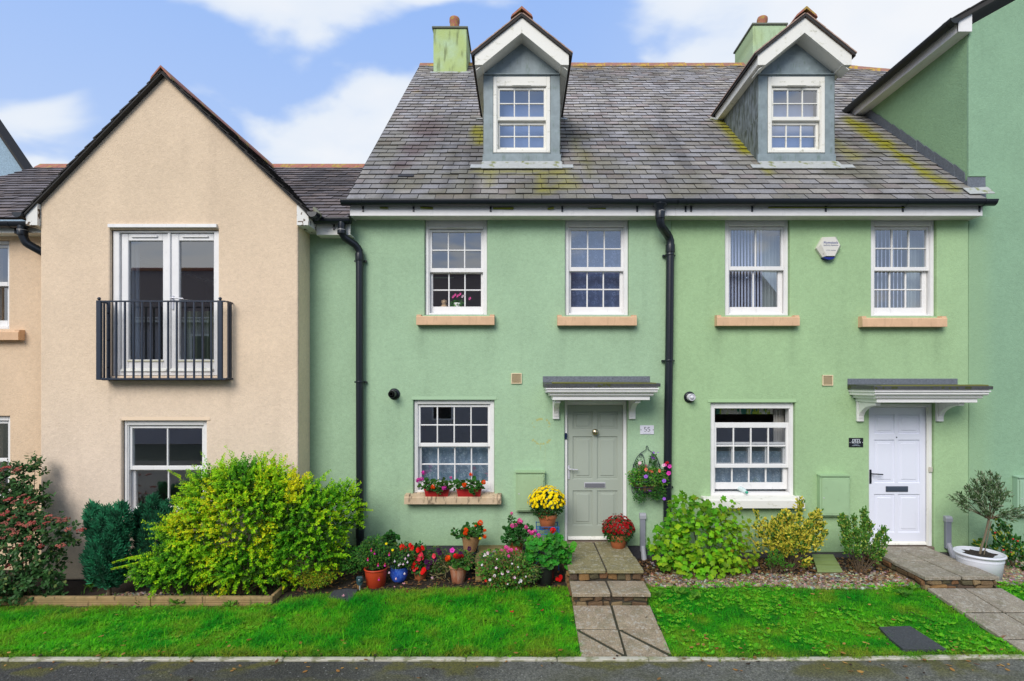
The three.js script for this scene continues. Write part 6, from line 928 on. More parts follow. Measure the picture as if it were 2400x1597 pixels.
{ // currant with large lobed leaves, each near leaf a part
  const t = thing('currant_bush', 'bright green bush of large lobed leaves below the open window', 'shrub', [PX(1650, 0.5), 0.2, 0.5]);
  const b = [blobPx(1640, 1262, 0.55, 96, 88, 0.30, 2), blobPx(1610, 1195, 0.42, 48, 42, 0.2, 0.5), blobPx(1575, 1280, 0.62, 55, 50, 0.22, 0.7), blobPx(1700, 1240, 0.5, 50, 75, 0.25, 0.9), blobPx(1735, 1300, 0.55, 36, 30, 0.18, 0.4), blobPx(1660, 1325, 0.75, 90, 32, 0.2, 0.5)];
  const r = rng(4001), all = [];
  for (let i = 0; i < 1150; i++) { let k = r() * 5, q = b[0]; for (const c of b) { k -= c.w; if (k < 0) { q = c; break; } } const d = sphereDir(r); if (d.z < -0.2) d.z *= -1; const rad = lerp(0.5, 1.02, Math.pow(r(), 0.5)), p = V(q.c.x + d.x * q.r.x * rad, q.c.y + d.y * q.r.y * rad, q.c.z + d.z * q.r.z * rad); if (p.y < G(p.x, p.z) + 0.03) continue; const right = sstep(PX(1640, 0.5), PX(1740, 0.5), p.x); all.push({ p, d, size: lerp(0.055, 0.105, r()) * (1 - 0.25 * right), z: p.z + (rad - 1) * 0.3, tone: mixc(mixc([0.06, 0.30, 0.008], [0.24, 0.56, 0.012], r()), [0.40, 0.48, 0.015], right * r() * 0.9 + (r() < 0.05 ? 0.6 : 0)).map((v) => v * (0.7 + 0.5 * r())) }); }
  all.sort((u, w) => w.z - u.z);
  const tones = []; for (let k = 0; k < 14; k++) { const e = all[k * 19 % all.length].tone; tones.push(leafMat({ color: lc(...e), roughness: 0.55 })); }
  const rest = [];
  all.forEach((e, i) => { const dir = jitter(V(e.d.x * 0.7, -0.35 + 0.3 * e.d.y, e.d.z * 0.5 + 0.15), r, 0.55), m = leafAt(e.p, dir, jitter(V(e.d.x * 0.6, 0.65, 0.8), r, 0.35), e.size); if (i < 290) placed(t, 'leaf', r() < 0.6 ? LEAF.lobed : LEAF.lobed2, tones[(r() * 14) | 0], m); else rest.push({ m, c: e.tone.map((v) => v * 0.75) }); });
  copies(t, 'inner_leaves', LEAF.lobed, M.leaf, rest, { kind: 'stuff' });
  const base = V(PX(1650, 0.5), 0.15, 0.48); branches(t, 'branches', base, b.map((q) => q.c.clone()).concat([PV(1606, 1175, 0.4), PV(1690, 1180, 0.42), PV(1700, 1200, 0.5), PV(1670, 1210, 0.6), PV(1740, 1230, 0.5), PV(1720, 1290, 0.7)]), 0.008, M.bark);
}
// upright bushes with stems: euonymus and a small box-leaved shrub
function stemBush(t, base, tips, o) {
  const r = rng(o.seed), list = [], rods = [];
  for (const [px, py, z, n] of tips) {
    const tip = PV(px, py, z), m = base.clone().lerp(tip, 0.45).add(V((tip.x - base.x) * 0.12, 0.02, 0)); rods.push(rod(base.clone().add(V((r() - 0.5) * 0.06, 0, (r() - 0.5) * 0.06)), m, 0.006, 0.0045, 5), rod(m, tip, 0.0045, 0.002, 5));
    const dir = tip.clone().sub(m).normalize();
    for (let i = 0; i < n; i++) { const u = 1 - Math.pow(r(), 1.4) * (o.bare ?? 0.85), w = 0.012 + o.bushy * (1 - u * 0.7) * r(), p = m.clone().lerp(tip, u).add(sphereDir(r).multiplyScalar(w)); const ld = jitter(dir, r, 0.75); list.push({ m: leafAt(p, ld, jitter(V((p.x - base.x) * 0.8, 0.6, 0.9), r, 0.5), lerp(o.leaf[0], o.leaf[1], r())), c: o.color(u, r) }); if (r() < (o.more ?? 0)) { const p2 = p.clone().add(sphereDir(r).multiplyScalar(0.03)); list.push({ m: leafAt(p2, jitter(dir, r, 0.9), jitter(V((p.x - base.x) * 0.8, 0.6, 0.9), r, 0.5), lerp(o.leaf[0], o.leaf[1], r())), c: o.color(u, r) }); } }
  }
  copies(t, 'foliage', o.geo ?? LEAF.ovate, o.mat ?? M.leafGloss, list, { kind: 'stuff' }); part(t, 'stems', rods, M.bark);
}
{
  const t = thing('variegated_bush', 'yellow and green variegated bush under the white sill', 'shrub', [PX(1850, 0.55), 0.2, 0.55]);
  const tips = [[1877, 1175, 0.55, 120], [1920, 1200, 0.55, 150], [1905, 1210, 0.6, 140], [1893, 1225, 0.6, 150], [1925, 1228, 0.55, 120], [1935, 1248, 0.6, 110], [1842, 1200, 0.5, 160], [1830, 1210, 0.55, 160], [1855, 1212, 0.6, 160], [1815, 1222, 0.55, 150], [1805, 1235, 0.5, 130], [1862, 1235, 0.65, 170], [1880, 1240, 0.65, 170], [1845, 1245, 0.7, 160], [1825, 1250, 0.65, 130], [1860, 1268, 0.75, 130], [1900, 1262, 0.7, 120], [1840, 1280, 0.75, 100], [1772, 1202, 0.45, 45], [1770, 1232, 0.45, 35], [1790, 1222, 0.45, 40], [1762, 1262, 0.5, 25], [1785, 1250, 0.5, 40], [1800, 1268, 0.6, 50], [1895, 1315, 0.72, 60]];
  stemBush(t, V(PX(1855, 0.55), 0.16, 0.5), tips, { seed: 5001, more: 0.8, leaf: [0.030, 0.054], bushy: 0.075, bare: 0.8, color: (u, r) => { const y = r(), k = 0.7 + 0.5 * r(); return (y < 0.52 ? [0.52, 0.45, 0.045] : y < 0.7 ? [0.30, 0.34, 0.03] : [0.055, 0.14, 0.016]).map((v) => v * k); } });
}
{
  const t = thing('box_leaved_shrub', 'small dark green upright shrub in front of the white door', 'shrub', [PX(2010, 0.65), 0.2, 0.65]);
  const tips = [[1975, 1210, 0.6, 150], [1972, 1225, 0.62, 120], [1985, 1218, 0.6, 120], [2003, 1215, 0.6, 110], [2025, 1197, 0.6, 140], [2032, 1215, 0.62, 130], [2042, 1230, 0.62, 110], [2072, 1240, 0.65, 120], [2060, 1255, 0.68, 110], [2078, 1262, 0.66, 100], [2055, 1275, 0.72, 90], [1990, 1250, 0.7, 100], [2010, 1245, 0.7, 120], [1978, 1268, 0.7, 90], [2030, 1260, 0.72, 110], [2070, 1292, 0.75, 90], [2010, 1285, 0.78, 80]];
  stemBush(t, V(PX(2018, 0.65), 0.16, 0.62), tips, { seed: 5101, more: 1, leaf: [0.022, 0.040], bushy: 0.055, bare: 0.72, color: (u, r) => { const k = 0.6 + 0.8 * r(); return (r() < 0.2 ? [0.22, 0.28, 0.04] : [0.06, 0.17, 0.02]).map((v) => v * k); } });
}
{
  const t = thing('low_plant', 'low feathery green plant at the foot of the variegated bush', 'plant', [PX(1815, 0.7), 0.2, 0.7]);
  stemBush(t, V(PX(1815, 0.7), 0.17, 0.66), [[1805, 1297, 0.7, 90], [1820, 1292, 0.72, 90], [1832, 1302, 0.74, 80], [1800, 1312, 0.76, 80], [1838, 1318, 0.78, 70], [1815, 1310, 0.8, 80], [1858, 1324, 0.82, 40]], { seed: 5201, leaf: [0.016, 0.03], bushy: 0.05, bare: 0.8, mat: M.leaf, color: (u, r) => [0.08, 0.24, 0.02].map((v) => v * (0.6 + 0.7 * r())) });
}
{
  const t = thing('berry_bush', 'leafy bush with a few red berries behind the white planter', 'shrub', [PX(2370, 0.4), 0.2, 0.4]);
  stemBush(t, V(PX(2375, 0.4), 0.15, 0.4), [[2337, 1215, 0.35, 40], [2350, 1225, 0.35, 50], [2325, 1238, 0.35, 35], [2365, 1240, 0.4, 60], [2345, 1255, 0.4, 60], [2385, 1262, 0.45, 60], [2390, 1280, 0.5, 60], [2360, 1280, 0.5, 60], [2330, 1280, 0.35, 50], [2400, 1300, 0.55, 60], [2290, 1275, 0.25, 60], [2300, 1268, 0.25, 40], [2420, 1250, 0.4, 60], [2405, 1330, 0.6, 50], [2372, 1302, 0.6, 60]], { seed: 5301, leaf: [0.035, 0.06], bushy: 0.09, bare: 0.8, color: (u, r) => { const k = 0.6 + 0.8 * r(); return (r() < 0.18 ? [0.30, 0.33, 0.03] : [0.03, 0.12, 0.02]).map((v) => v * k); } });
  for (const [px, py] of [[2333, 1249], [2375, 1264], [2371, 1296], [2386, 1269], [2352, 1290]]) part(t, 'berry', ball(PX(px, 0.52), PY(py, 0.52), 0.52, 0.013, 8), std([0.5, 0.02, 0.015], 0.35));
}
// ------------------------------------------------------------------ pots
const potProfile = (r, h, rim, taper = 0.74) => [[0, 0.001], [r * taper, 0], [r * lerp(taper, 1, 0.78), h - rim], [r * 1.02, h - rim], [r * 1.04, h - rim * 0.5], [r * 1.03, h - 0.004], [r * 0.99, h], [r * 0.9, h], [r * 0.88, h - 0.03], [0, h - 0.035]];
function potted(name, label, x, y, z, r, h, mat, profile) { const t = thing(name, label, 'potted plant', [x, y, z]); part(t, 'pot', lathe(profile ?? potProfile(r, h, h * 0.22), x, y, z, 30), mat); part(t, 'potting_soil', disc(0, 0, 0, r * 0.89, 0.004, 22).applyMatrix4(new THREE.Matrix4().makeRotationX(-Math.PI / 2)).translate(x, y + h - 0.03, z), M.soil); return t; }
const flowerG = { mum: petals(13, 1, 0.34, 0.25, 2), floret: petals(5, 1, 0.85, 0.12), petunia: petals(5, 1, 1.05, 0.35), double: petals(8, 1, 0.8, 0.3, 3) };
function bloom(t, name, g, mat, p, face, s) { return placed(t, name, g, mat, leafAt(p, V(face.y, -face.x, 0.2).normalize(), face, s * (name === 'flower' && s > 0.0135 && s < 0.06 && g !== flowerG.mum ? 1.25 : 1))); }
const truss = (() => { const mk = (seed) => { const r = rng(seed), l = []; for (let i = 0; i < 15; i++) { const d = sphereDir(r); if (d.z < -0.15) d.z *= -1; const g = flowerG.floret.clone(); g.applyMatrix4(leafAt(d.clone().multiplyScalar(0.62), V(d.y, -d.x, 0.3).normalize(), d, 0.52)); l.push(g); } return merge(l); }; return [mk(1), mk(2), mk(3)]; })();   // a round head of florets, unit size
function mums(t, c, R, n, mats, size, seed, leafCol) {
  const r = rng(seed), G1 = []; for (let i = 0; i < n; i++) { const k = (i + 0.5) / n, y = 1 - k * 1.12, a = i * 2.39996 + (r() - 0.5) * 0.4, s = Math.sqrt(Math.max(0, 1 - y * y)), d = V(s * Math.cos(a), y, s * Math.sin(a)), p = V(c.x + d.x * R.x, c.y + d.y * R.y, c.z + d.z * R.z)  .addScaledVector(d, (r() - 0.5) * 0.045); if (d.z < -0.45) continue; bloom(t, 'flower', flowerG.mum, mats[(r() * mats.length) | 0], p, jitter(V(d.x, d.y + 0.25, d.z + 0.1), r, 0.25), size * (0.7 + 0.5 * r())); }
  const list = []; for (let i = 0; i < 1300; i++) { const d = sphereDir(r); const k = lerp(0.45, 0.99, Math.pow(r(), 0.5)), p = V(c.x + d.x * R.x * k, c.y + (d.y * 0.9 - 0.12) * R.y * k, c.z + d.z * R.z * k); list.push({ m: leafAt(p, jitter(d, r, 0.6), jitter(V(d.x, d.y + 0.5, d.z + 0.4), r, 0.5), 0.022 + 0.02 * r()), c: leafCol.map((v) => v * (0.5 + 0.9 * r())) }); }
  copies(t, 'foliage', LEAF.ovate, M.leaf, list, { kind: 'stuff' });
}
function geranium(t, c, R, n, size, seed, col, blooms, asParts = true) { // round leaves over a mound, trusses where given [px, py, dz, size, material]
  const r = rng(seed), tones = [0, 1, 2, 3, 4].map(() => leafMat({ color: lc(...col.map((v) => v * (0.65 + 0.75 * r()))), roughness: 0.6 })), rest = [], base = V(c.x, c.y - R.y, c.z);
  const rods = [];
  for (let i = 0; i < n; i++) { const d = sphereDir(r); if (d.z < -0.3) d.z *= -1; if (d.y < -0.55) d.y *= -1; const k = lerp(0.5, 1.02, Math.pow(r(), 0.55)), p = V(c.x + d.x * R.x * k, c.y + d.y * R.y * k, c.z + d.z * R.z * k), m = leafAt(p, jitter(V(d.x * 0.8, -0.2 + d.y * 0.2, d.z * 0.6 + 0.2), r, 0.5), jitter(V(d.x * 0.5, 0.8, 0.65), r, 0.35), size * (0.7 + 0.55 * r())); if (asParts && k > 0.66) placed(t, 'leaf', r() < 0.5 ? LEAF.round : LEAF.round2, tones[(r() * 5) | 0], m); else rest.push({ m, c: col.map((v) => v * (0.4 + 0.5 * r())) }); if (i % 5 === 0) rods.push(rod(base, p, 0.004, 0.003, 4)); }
  if (rest.length) copies(t, 'inner_leaves', LEAF.round, M.leaf, rest, { kind: 'stuff' });
  for (const [px, py, z, s, m] of blooms) { const p = PV(px, py, z); placed(t, 'flower_head', truss[(r() * 3) | 0], m, new THREE.Matrix4().makeTranslation(p.x, p.y, p.z).multiply(new THREE.Matrix4().makeRotationFromEuler(new THREE.Euler(-0.35, (r() - 0.5) * 0.6, r() * 6))).scale(V(s * 1.22, s * (1.0 + 0.3 * r()), s * 1.1))); rods.push(rod(V(lerp(c.x, p.x, 0.7), c.y, c.z), p, 0.003, 0.0025, 4)); }
  part(t, 'stalks', rods, M.stem);
}
function mixedLeaves(t, c, R, n, leaf, cols, seed, geo = LEAF.ovate, mat = M.leaf) { const r = rng(seed), list = []; for (let i = 0; i < n; i++) { const d = sphereDir(r); if (d.z < -0.4) d.z *= -1; const k = lerp(0.35, 1.05, Math.pow(r(), 0.6)) * (0.8 + 0.4 * vnoise(d.x * 4, d.y * 4 + d.z * 3, seed)), p = V(c.x + d.x * R.x * k, c.y + d.y * R.y * k, c.z + d.z * R.z * k); list.push({ m: leafAt(p, jitter(V(d.x, d.y * 0.6, d.z), r, 0.8), jitter(V(d.x * 0.4, 0.7, 0.7), r, 0.6), lerp(leaf[0], leaf[1], r())), c: cols[(r() * cols.length) | 0].map((v) => v * (0.55 + 0.8 * r())) }); } copies(t, 'foliage', geo, mat, list, { kind: 'stuff' }); }
const at = (px, z) => PX(px, z);
{ // fuchsia in the orange-red pot
  const z = 0.86, x = at(881, z), y = G(x, z); const t = potted('potted_fuchsia', 'orange-red pot of fuchsia with hanging pink blooms beside the downpipe', x, y, z, 0.148, 0.235, std([0.52, 0.055, 0.018], 0.45), potProfile(0.148, 0.235, 0.02, 0.8));
  mixedLeaves(t, PV(880, 1295, z), V(0.23, 0.20, 0.2), 2400, [0.018, 0.036], [[0.03, 0.13, 0.02], [0.06, 0.20, 0.025], [0.10, 0.26, 0.03]], 6001); mixedLeaves(t, PV(915, 1262, 0.6), V(0.08, 0.07, 0.08), 150, [0.03, 0.055], [[0.03, 0.14, 0.02]], 6003, LEAF.round);
  const fu = (px, py, zz, m, m2) => { const p = PV(px, py, zz); const g = petals(4, 0.021, 0.5, -0.7); g.rotateX(Math.PI * 0.5); g.translate(p.x, p.y, p.z); part(t, 'flower', [g, rod(p.clone().add(V(0, 0.002, 0)), p.clone().add(V(0, 0.028, 0)), 0.0045, 0.003, 6)], m); part(t, 'petals', lathe([[0.002, 0.01], [0.012, -0.004], [0.011, -0.014], [0.004, -0.016]], p.x, p.y - 0.004, p.z, 8), m2); };
  for (const [px, py] of [[886, 1325], [888, 1358], [902, 1325], [878, 1297], [870, 1290], [912, 1300], [862, 1312]]) fu(px, py, 1.05, FL.rose, FL.magenta);
  for (const [px, py] of [[905, 1275], [893, 1310], [920, 1290]]) bloom(t, 'flower', flowerG.floret, FL.yellow, PV(px, py, 0.95), V(0.2, 0.4, 0.9), 0.014);
}
{ // trailing plant by the pipe
  const t = thing('leafy_plant', 'dense bright green leafy clump at the foot of the black downpipe', 'plant', [at(825, 0.72), 0.14, 0.72]);
  mixedLeaves(t, PV(828, 1310, 0.72), V(0.22, 0.16, 0.18), 1500, [0.018, 0.035], [[0.035, 0.16, 0.02], [0.07, 0.24, 0.025], [0.09, 0.28, 0.03]], 6101, LEAF.small);
  const y2 = thing('yellow_seedling', 'small bushy yellow plant beside the timber corner', 'plant', [at(735, 1.0), 0.1, 1.0]);
  mixedLeaves(y2, PV(742, 1352, 1.02), V(0.22, 0.13, 0.15), 1300, [0.012, 0.024], [[0.30, 0.36, 0.015], [0.45, 0.42, 0.02], [0.14, 0.25, 0.015]], 6121, LEAF.small); part(y2, 'stem', rod(V(at(735, 1.0), 0.08, 1.0), PV(738, 1360, 1.0), 0.014, 0.01, 6), M.bark);
}
{ // blue pot
  const z = 0.74, x = at(935, z), y = G(x, z), m = std([1, 1, 1], 0.18, { map: tex(256, 128, (i, j) => { const n = fbm(i / 7, j / 7, 3, 9, 0); return S3([lerp(0.012, 0.10, n * n), lerp(0.055, 0.22, n * n), lerp(0.36, 0.62, n)]); }) });
  const t = potted('potted_fuchsia', 'glazed blue pot of fuchsia with white and purple blooms', x, y, z, 0.118, 0.205, m, [[0, 0.001], [0.065, 0], [0.095, 0.04], [0.116, 0.10], [0.12, 0.16], [0.112, 0.195], [0.118, 0.205], [0.104, 0.205], [0.1, 0.18], [0, 0.175]]);
  mixedLeaves(t, PV(945, 1303, z + 0.02), V(0.19, 0.16, 0.16), 1700, [0.018, 0.034], [[0.03, 0.12, 0.02], [0.07, 0.20, 0.03], [0.11, 0.24, 0.04]], 6201);
  const r = rng(62); for (const [px, py] of [[928, 1357], [948, 1345], [925, 1316], [945, 1323], [957, 1302], [950, 1310], [935, 1325], [938, 1322], [912, 1343], [955, 1318]]) { const p = PV(px, py, 0.93); part(t, 'flower', [lathe([[0.001, 0.02], [0.004, 0.012], [0.013, 0.0], [0.016, -0.008], [0.007, -0.012]], p.x, p.y, p.z, 7)], r() < 0.6 ? FL.white : FL.pale); if (r() < 0.5) part(t, 'petals', lathe([[0.009, -0.006], [0.01, -0.018], [0.003, -0.02]], p.x, p.y, p.z, 7), FL.purple); }
  for (const [px, py, s] of [[943, 1283, 0.05], [950, 1288, 0.045], [965, 1285, 0.05], [962, 1278, 0.035], [940, 1290, 0.03]]) bloom(t, 'flower', flowerG.double, FL.red, PV(px, py, 0.80), V((s - 0.045) * 8, 0.35, 0.9), s * 0.72);
}
{ // red and rose begonias
  const z = 0.66, x = at(985, z), y = G(x, z), t = potted('potted_begonia', 'small clay pot of rose and red begonias right of the blue pot', x, y, z, 0.095, 0.16, M.terracotta);
  mixedLeaves(t, PV(985, 1310, z + 0.03), V(0.15, 0.18, 0.13), 620, [0.03, 0.06], [[0.02, 0.09, 0.02], [0.05, 0.15, 0.03]], 6301, LEAF.ovate, M.leafGloss);
  const r = rng(63); for (const [px, py, s, m] of [[985, 1287, 0.05, 'red'], [992, 1284, 0.045, 'red'], [980, 1290, 0.04, 'red'], [972, 1305, 0.05, 'rose'], [982, 1310, 0.055, 'rose'], [988, 1302, 0.05, 'rose'], [978, 1316, 0.05, 'rose'], [991, 1308, 0.04, 'rose'], [985, 1320, 0.03, 'red'], [971, 1322, 0.03, 'red'], [968, 1330, 0.032, 'red'], [977, 1332, 0.028, 'red'], [994, 1337, 0.045, 'red'], [990, 1343, 0.035, 'red'], [971, 1337, 0.026, 'rose'], [962, 1334, 0.02, 'pale']]) bloom(t, 'flower', flowerG.double, FL[m], PV(px, py, 0.82), jitter(V(0, 0.3, 1), r, 0.25), s * 0.75);
}
{ // purple petunias, straggling
  const z = 0.72, t = thing('petunia', 'straggling dark purple petunia between the clay pots', 'plant', [at(1025, z), G(-1.1, z), z]);
  mixedLeaves(t, PV(1025, 1315, z), V(0.20, 0.16, 0.15), 950, [0.016, 0.035], [[0.04, 0.13, 0.02], [0.10, 0.18, 0.03], [0.16, 0.17, 0.06]], 6401); const r = rng(64), rods = [];
  for (let i = 0; i < 26; i++) { const p = PV(1015 + r() * 40, 1325 + r() * 35, 0.85 + r() * 0.15), q = p.clone().add(V((r() - 0.5) * 0.16, (r() - 0.3) * 0.12, (r() - 0.5) * 0.1)); rods.push(rod(p, q, 0.003, 0.002, 4)); } part(t, 'stems', rods, std([0.28, 0.24, 0.10], 0.8));
  for (const [px, py, m] of [[1032, 1297, 'plum'], [1029, 1291, 'plum'], [1015, 1312, 'plum'], [1008, 1320, 'plum'], [1019, 1312, 'plum'], [1000, 1318, 'plum'], [1004, 1330, 'plum'], [1018, 1304, 'rose'], [1080, 1300, 'plum'], [1101, 1287, 'plum'], [1060, 1291, 'magenta']]) bloom(t, 'flower', flowerG.petunia, FL[m], PV(px, py, 0.86), jitter(V(0, 0.3, 1), r, 0.25), 0.030);
}
{ // clay pot with a red geranium
  const z = 0.78, x = at(1074, z), y = G(x, z), t = potted('potted_geranium', 'clay pot of red geranium on the grass edge in front of the wooden bench', x, y, z, 0.122, 0.225, M.terracottaPale, potProfile(0.122, 0.225, 0.03, 0.68));
  geranium(t, PV(1080, 1318, z + 0.02), V(0.15, 0.09, 0.13), 70, 0.05, 6501, [0.08, 0.22, 0.03], [[1050, 1308, 0.90, 0.038, FL.orange], [1068, 1304, 0.90, 0.036, FL.red], [1074, 1305, 0.92, 0.034, FL.deep], [1082, 1305, 0.88, 0.03, FL.deep], [1047, 1313, 0.9, 0.028, FL.orange]]);
  mixedLeaves(t, PV(1085, 1310, z), V(0.18, 0.12, 0.13), 750, [0.018, 0.035], [[0.06, 0.2, 0.03], [0.12, 0.26, 0.04], [0.2, 0.2, 0.06]], 6503);
}
{ // wicker pot standing on a dark pot
  const z = 0.36, x = at(1101, z), y0 = G(x, z), y = PY(1291, z); const up = thing('upturned_pot', 'dark upturned pot carrying the wicker flower basket', 'plant pot', [x + 0.03, y0, z]); part(up, 'pot', lathe(potProfile(0.10, y - y0 - 0.004, 0.03, 0.85), x + 0.03, y0, z, 24), M.black);
  const t = thing('wicker_planter', 'tilted wicker basket of orange flowers on a dark pot', 'potted plant', [x, y, z]); const rings = []; for (let k = 0; k < 13; k++) { const h = k / 12, R = lerp(0.078, 0.128, h); rings.push(new THREE.TorusGeometry(R, 0.0095, 6, 28).rotateX(Math.PI / 2).translate(0, 0.01 + h * 0.2, 0)); }
  const tilt = new THREE.Matrix4().makeTranslation(x, y, z).multiply(new THREE.Matrix4().makeRotationZ(-0.10)); const wk = merge([...rings.map(plain), lathe([[0, 0], [0.072, 0], [0.12, 0.2], [0.112, 0.2], [0.0, 0.17]], 0, 0, 0, 20)]); wk.applyMatrix4(tilt);
  part(t, 'basket', wk, std([1, 1, 1], 0.85, { map: tex(128, 128, (i, j) => { const n = fbm(i / 10, j / 4, 4, 12, 32); return S3([lerp(0.14, 0.42, n), lerp(0.075, 0.24, n), lerp(0.03, 0.10, n)]); }) }));
  geranium(t, PV(1108, 1246, z), V(0.15, 0.11, 0.13), 75, 0.058, 6601, [0.05, 0.19, 0.025], [[1126, 1226, 0.45, 0.040, FL.orange], [1092, 1243, 0.5, 0.034, FL.orange], [1091, 1250, 0.5, 0.034, FL.orange], [1136, 1244, 0.45, 0.026, FL.orange], [1136, 1258, 0.45, 0.03, FL.orange], [1114, 1233, 0.5, 0.018, FL.orange], [1125, 1263, 0.5, 0.02, FL.yellow]]);
  mixedLeaves(t, PV(1076, 1250, z + 0.02), V(0.10, 0.06, 0.08), 60, [0.03, 0.05], [[0.03, 0.14, 0.02], [0.05, 0.17, 0.02]], 6603, LEAF.round);
}
{ // wooden bench with a slate inlay, and what stands on it
  const t = thing('plant_bench', 'small weathered wooden bench with a dark square inlay among the pots', 'bench', [-0.35, 0.17, 0.45]), wd = std([1, 1, 1], 0.9, { map: tex(256, 256, (i, j) => { const n = fbm(i / 50, j / 8, 4, 22, 0), g = sstep(0.45, 0.7, fbm(i / 30, j / 30, 3, 24, 0)); return S3([lerp(0.20, 0.31, n) * (1 - 0.35 * g), lerp(0.145, 0.215, n) * (1 - 0.2 * g), lerp(0.06, 0.095, n) * (1 - 0.4 * g)]); }) });
  part(t, 'bench_top', box(-0.62, 0.02, 0.36, 0.42, 0.06, 0.80, 0.008), wd); for (const [x, z] of [[-0.56, 0.74], [-0.04, 0.74], [-0.56, 0.14], [-0.04, 0.14]]) part(t, 'leg', box(x - 0.045, x + 0.045, 0.1, 0.359, z - 0.045, z + 0.045, 0.006), wd);
  part(t, 'inlay', box(-0.545, -0.32, 0.4205, 0.424, 0.42, 0.68, 0.001), std([0.05, 0.052, 0.058], 0.6));
  const z = 0.42, x = at(1210, z), g = potted('potted_geranium', 'tall pink geranium in a clay pot on the wooden bench', x, 0.42, z, 0.10, 0.16, M.terracotta);
  geranium(g, PV(1216, 1258, z + 0.05), V(0.22, 0.18, 0.15), 190, 0.056, 6701, [0.035, 0.15, 0.022], [[1199, 1204, 0.5, 0.024, FL.pink], [1219, 1222, 0.55, 0.042, FL.pink], [1201, 1233, 0.55, 0.032, FL.pink], [1209, 1232, 0.52, 0.028, FL.pink], [1233, 1236, 0.6, 0.03, FL.pink], [1247, 1249, 0.65, 0.034, FL.pink], [1254, 1246, 0.62, 0.03, FL.magenta], [1262, 1256, 0.66, 0.03, FL.magenta], [1251, 1261, 0.68, 0.026, FL.pink], [1240, 1246, 0.62, 0.024, FL.pink]]);
  geranium(g, PV(1199, 1222, z), V(0.05, 0.09, 0.05), 16, 0.045, 6703, [0.03, 0.13, 0.02], []);
}
{ // pink and white sprawling bush
  const z = 0.98, t = thing('busy_lizzie', 'sprawling bush of small white and pink flowers at the lawn edge', 'plant', [at(1190, z), G(-0.2, z), z]);
  mixedLeaves(t, PV(1185, 1335, z), V(0.35, 0.24, 0.24), 3600, [0.022, 0.044], [[0.05, 0.20, 0.02], [0.10, 0.30, 0.03], [0.20, 0.34, 0.06], [0.22, 0.18, 0.06]], 6801, LEAF.small); mixedLeaves(t, PV(1240, 1340, z), V(0.17, 0.13, 0.14), 500, [0.016, 0.03], [[0.18, 0.26, 0.08], [0.10, 0.22, 0.05]], 6803);
  const r = rng(68); for (const [px, py, m] of [[1138, 1300, 'white'], [1144, 1297, 'pale'], [1134, 1304, 'white'], [1165, 1311, 'pale'], [1158, 1291, 'pale'], [1163, 1332, 'pale'], [1130, 1325, 'white'], [1178, 1345, 'pale'], [1160, 1350, 'white'], [1156, 1352, 'pale'], [1190, 1340, 'pale'], [1216, 1366, 'white'], [1190, 1370, 'white'], [1220, 1362, 'white'], [1214, 1330, 'white'], [1148, 1360, 'white'], [1206, 1355, 'pale'], [1232, 1352, 'white'], [1200, 1322, 'white']]) bloom(t, 'flower', flowerG.petunia, FL[m], PV(px, py, 1.24), jitter(V(0, 0.35, 1), r, 0.5), 0.0105 + 0.009 * r());
  for (const [px, py, s] of [[1186, 1284, 0.034], [1192, 1288, 0.032], [1198, 1290, 0.03], [1190, 1293, 0.026], [1192, 1304, 0.026], [1176, 1290, 0.02], [1210, 1288, 0.022]]) placed(t, 'flower_head', truss[(r() * 3) | 0], FL.pink, new THREE.Matrix4().makeTranslation(...PV(px, py, 1.16).toArray()).scale(V(s, s, s)));
  bloom(t, 'flower', flowerG.floret, FL.red, PV(1139, 1361, 1.15), V(0, 0.4, 1), 0.018);
}
{ // big-leaved geranium in the black tub
  const z = 0.88, x = at(1279, z), y = G(x, z), t = potted('potted_geranium', 'bright green large-leaved geranium in a black tub beside the steps', x, y, z, 0.125, 0.25, std([0.022, 0.022, 0.024], 0.5, { map: rep(grainTex, 3) }), potProfile(0.125, 0.25, 0.03, 0.74));
  geranium(t, PV(1280, 1293, z), V(0.25, 0.215, 0.19), 165, 0.085, 6901, [0.065, 0.29, 0.028], [[1296, 1244, 0.95, 0.042, FL.red]]);
  geranium(t, PV(1328, 1288, z + 0.02), V(0.09, 0.05, 0.08), 9, 0.085, 6903, [0.08, 0.33, 0.028], []); geranium(t, PV(1322, 1318, z + 0.02), V(0.05, 0.05, 0.06), 6, 0.09, 6905, [0.07, 0.30, 0.025], []);
  const rb = thing('red_flowers', 'small red flowers low behind the black tub', 'plant', [at(1310, 0.8), G(0.5, 0.8), 0.8]); const r = rng(70); for (const [px, py] of [[1306, 1358], [1312, 1360], [1315, 1355], [1314, 1352], [1321, 1370]]) bloom(rb, 'flower', flowerG.double, FL.red, PV(px, py, 0.86), jitter(V(0, 0.4, 1), r, 0.3), 0.022); mixedLeaves(rb, PV(1312, 1362, 0.8), V(0.06, 0.05, 0.05), 60, [0.02, 0.035], [[0.02, 0.08, 0.02]], 6911);
}
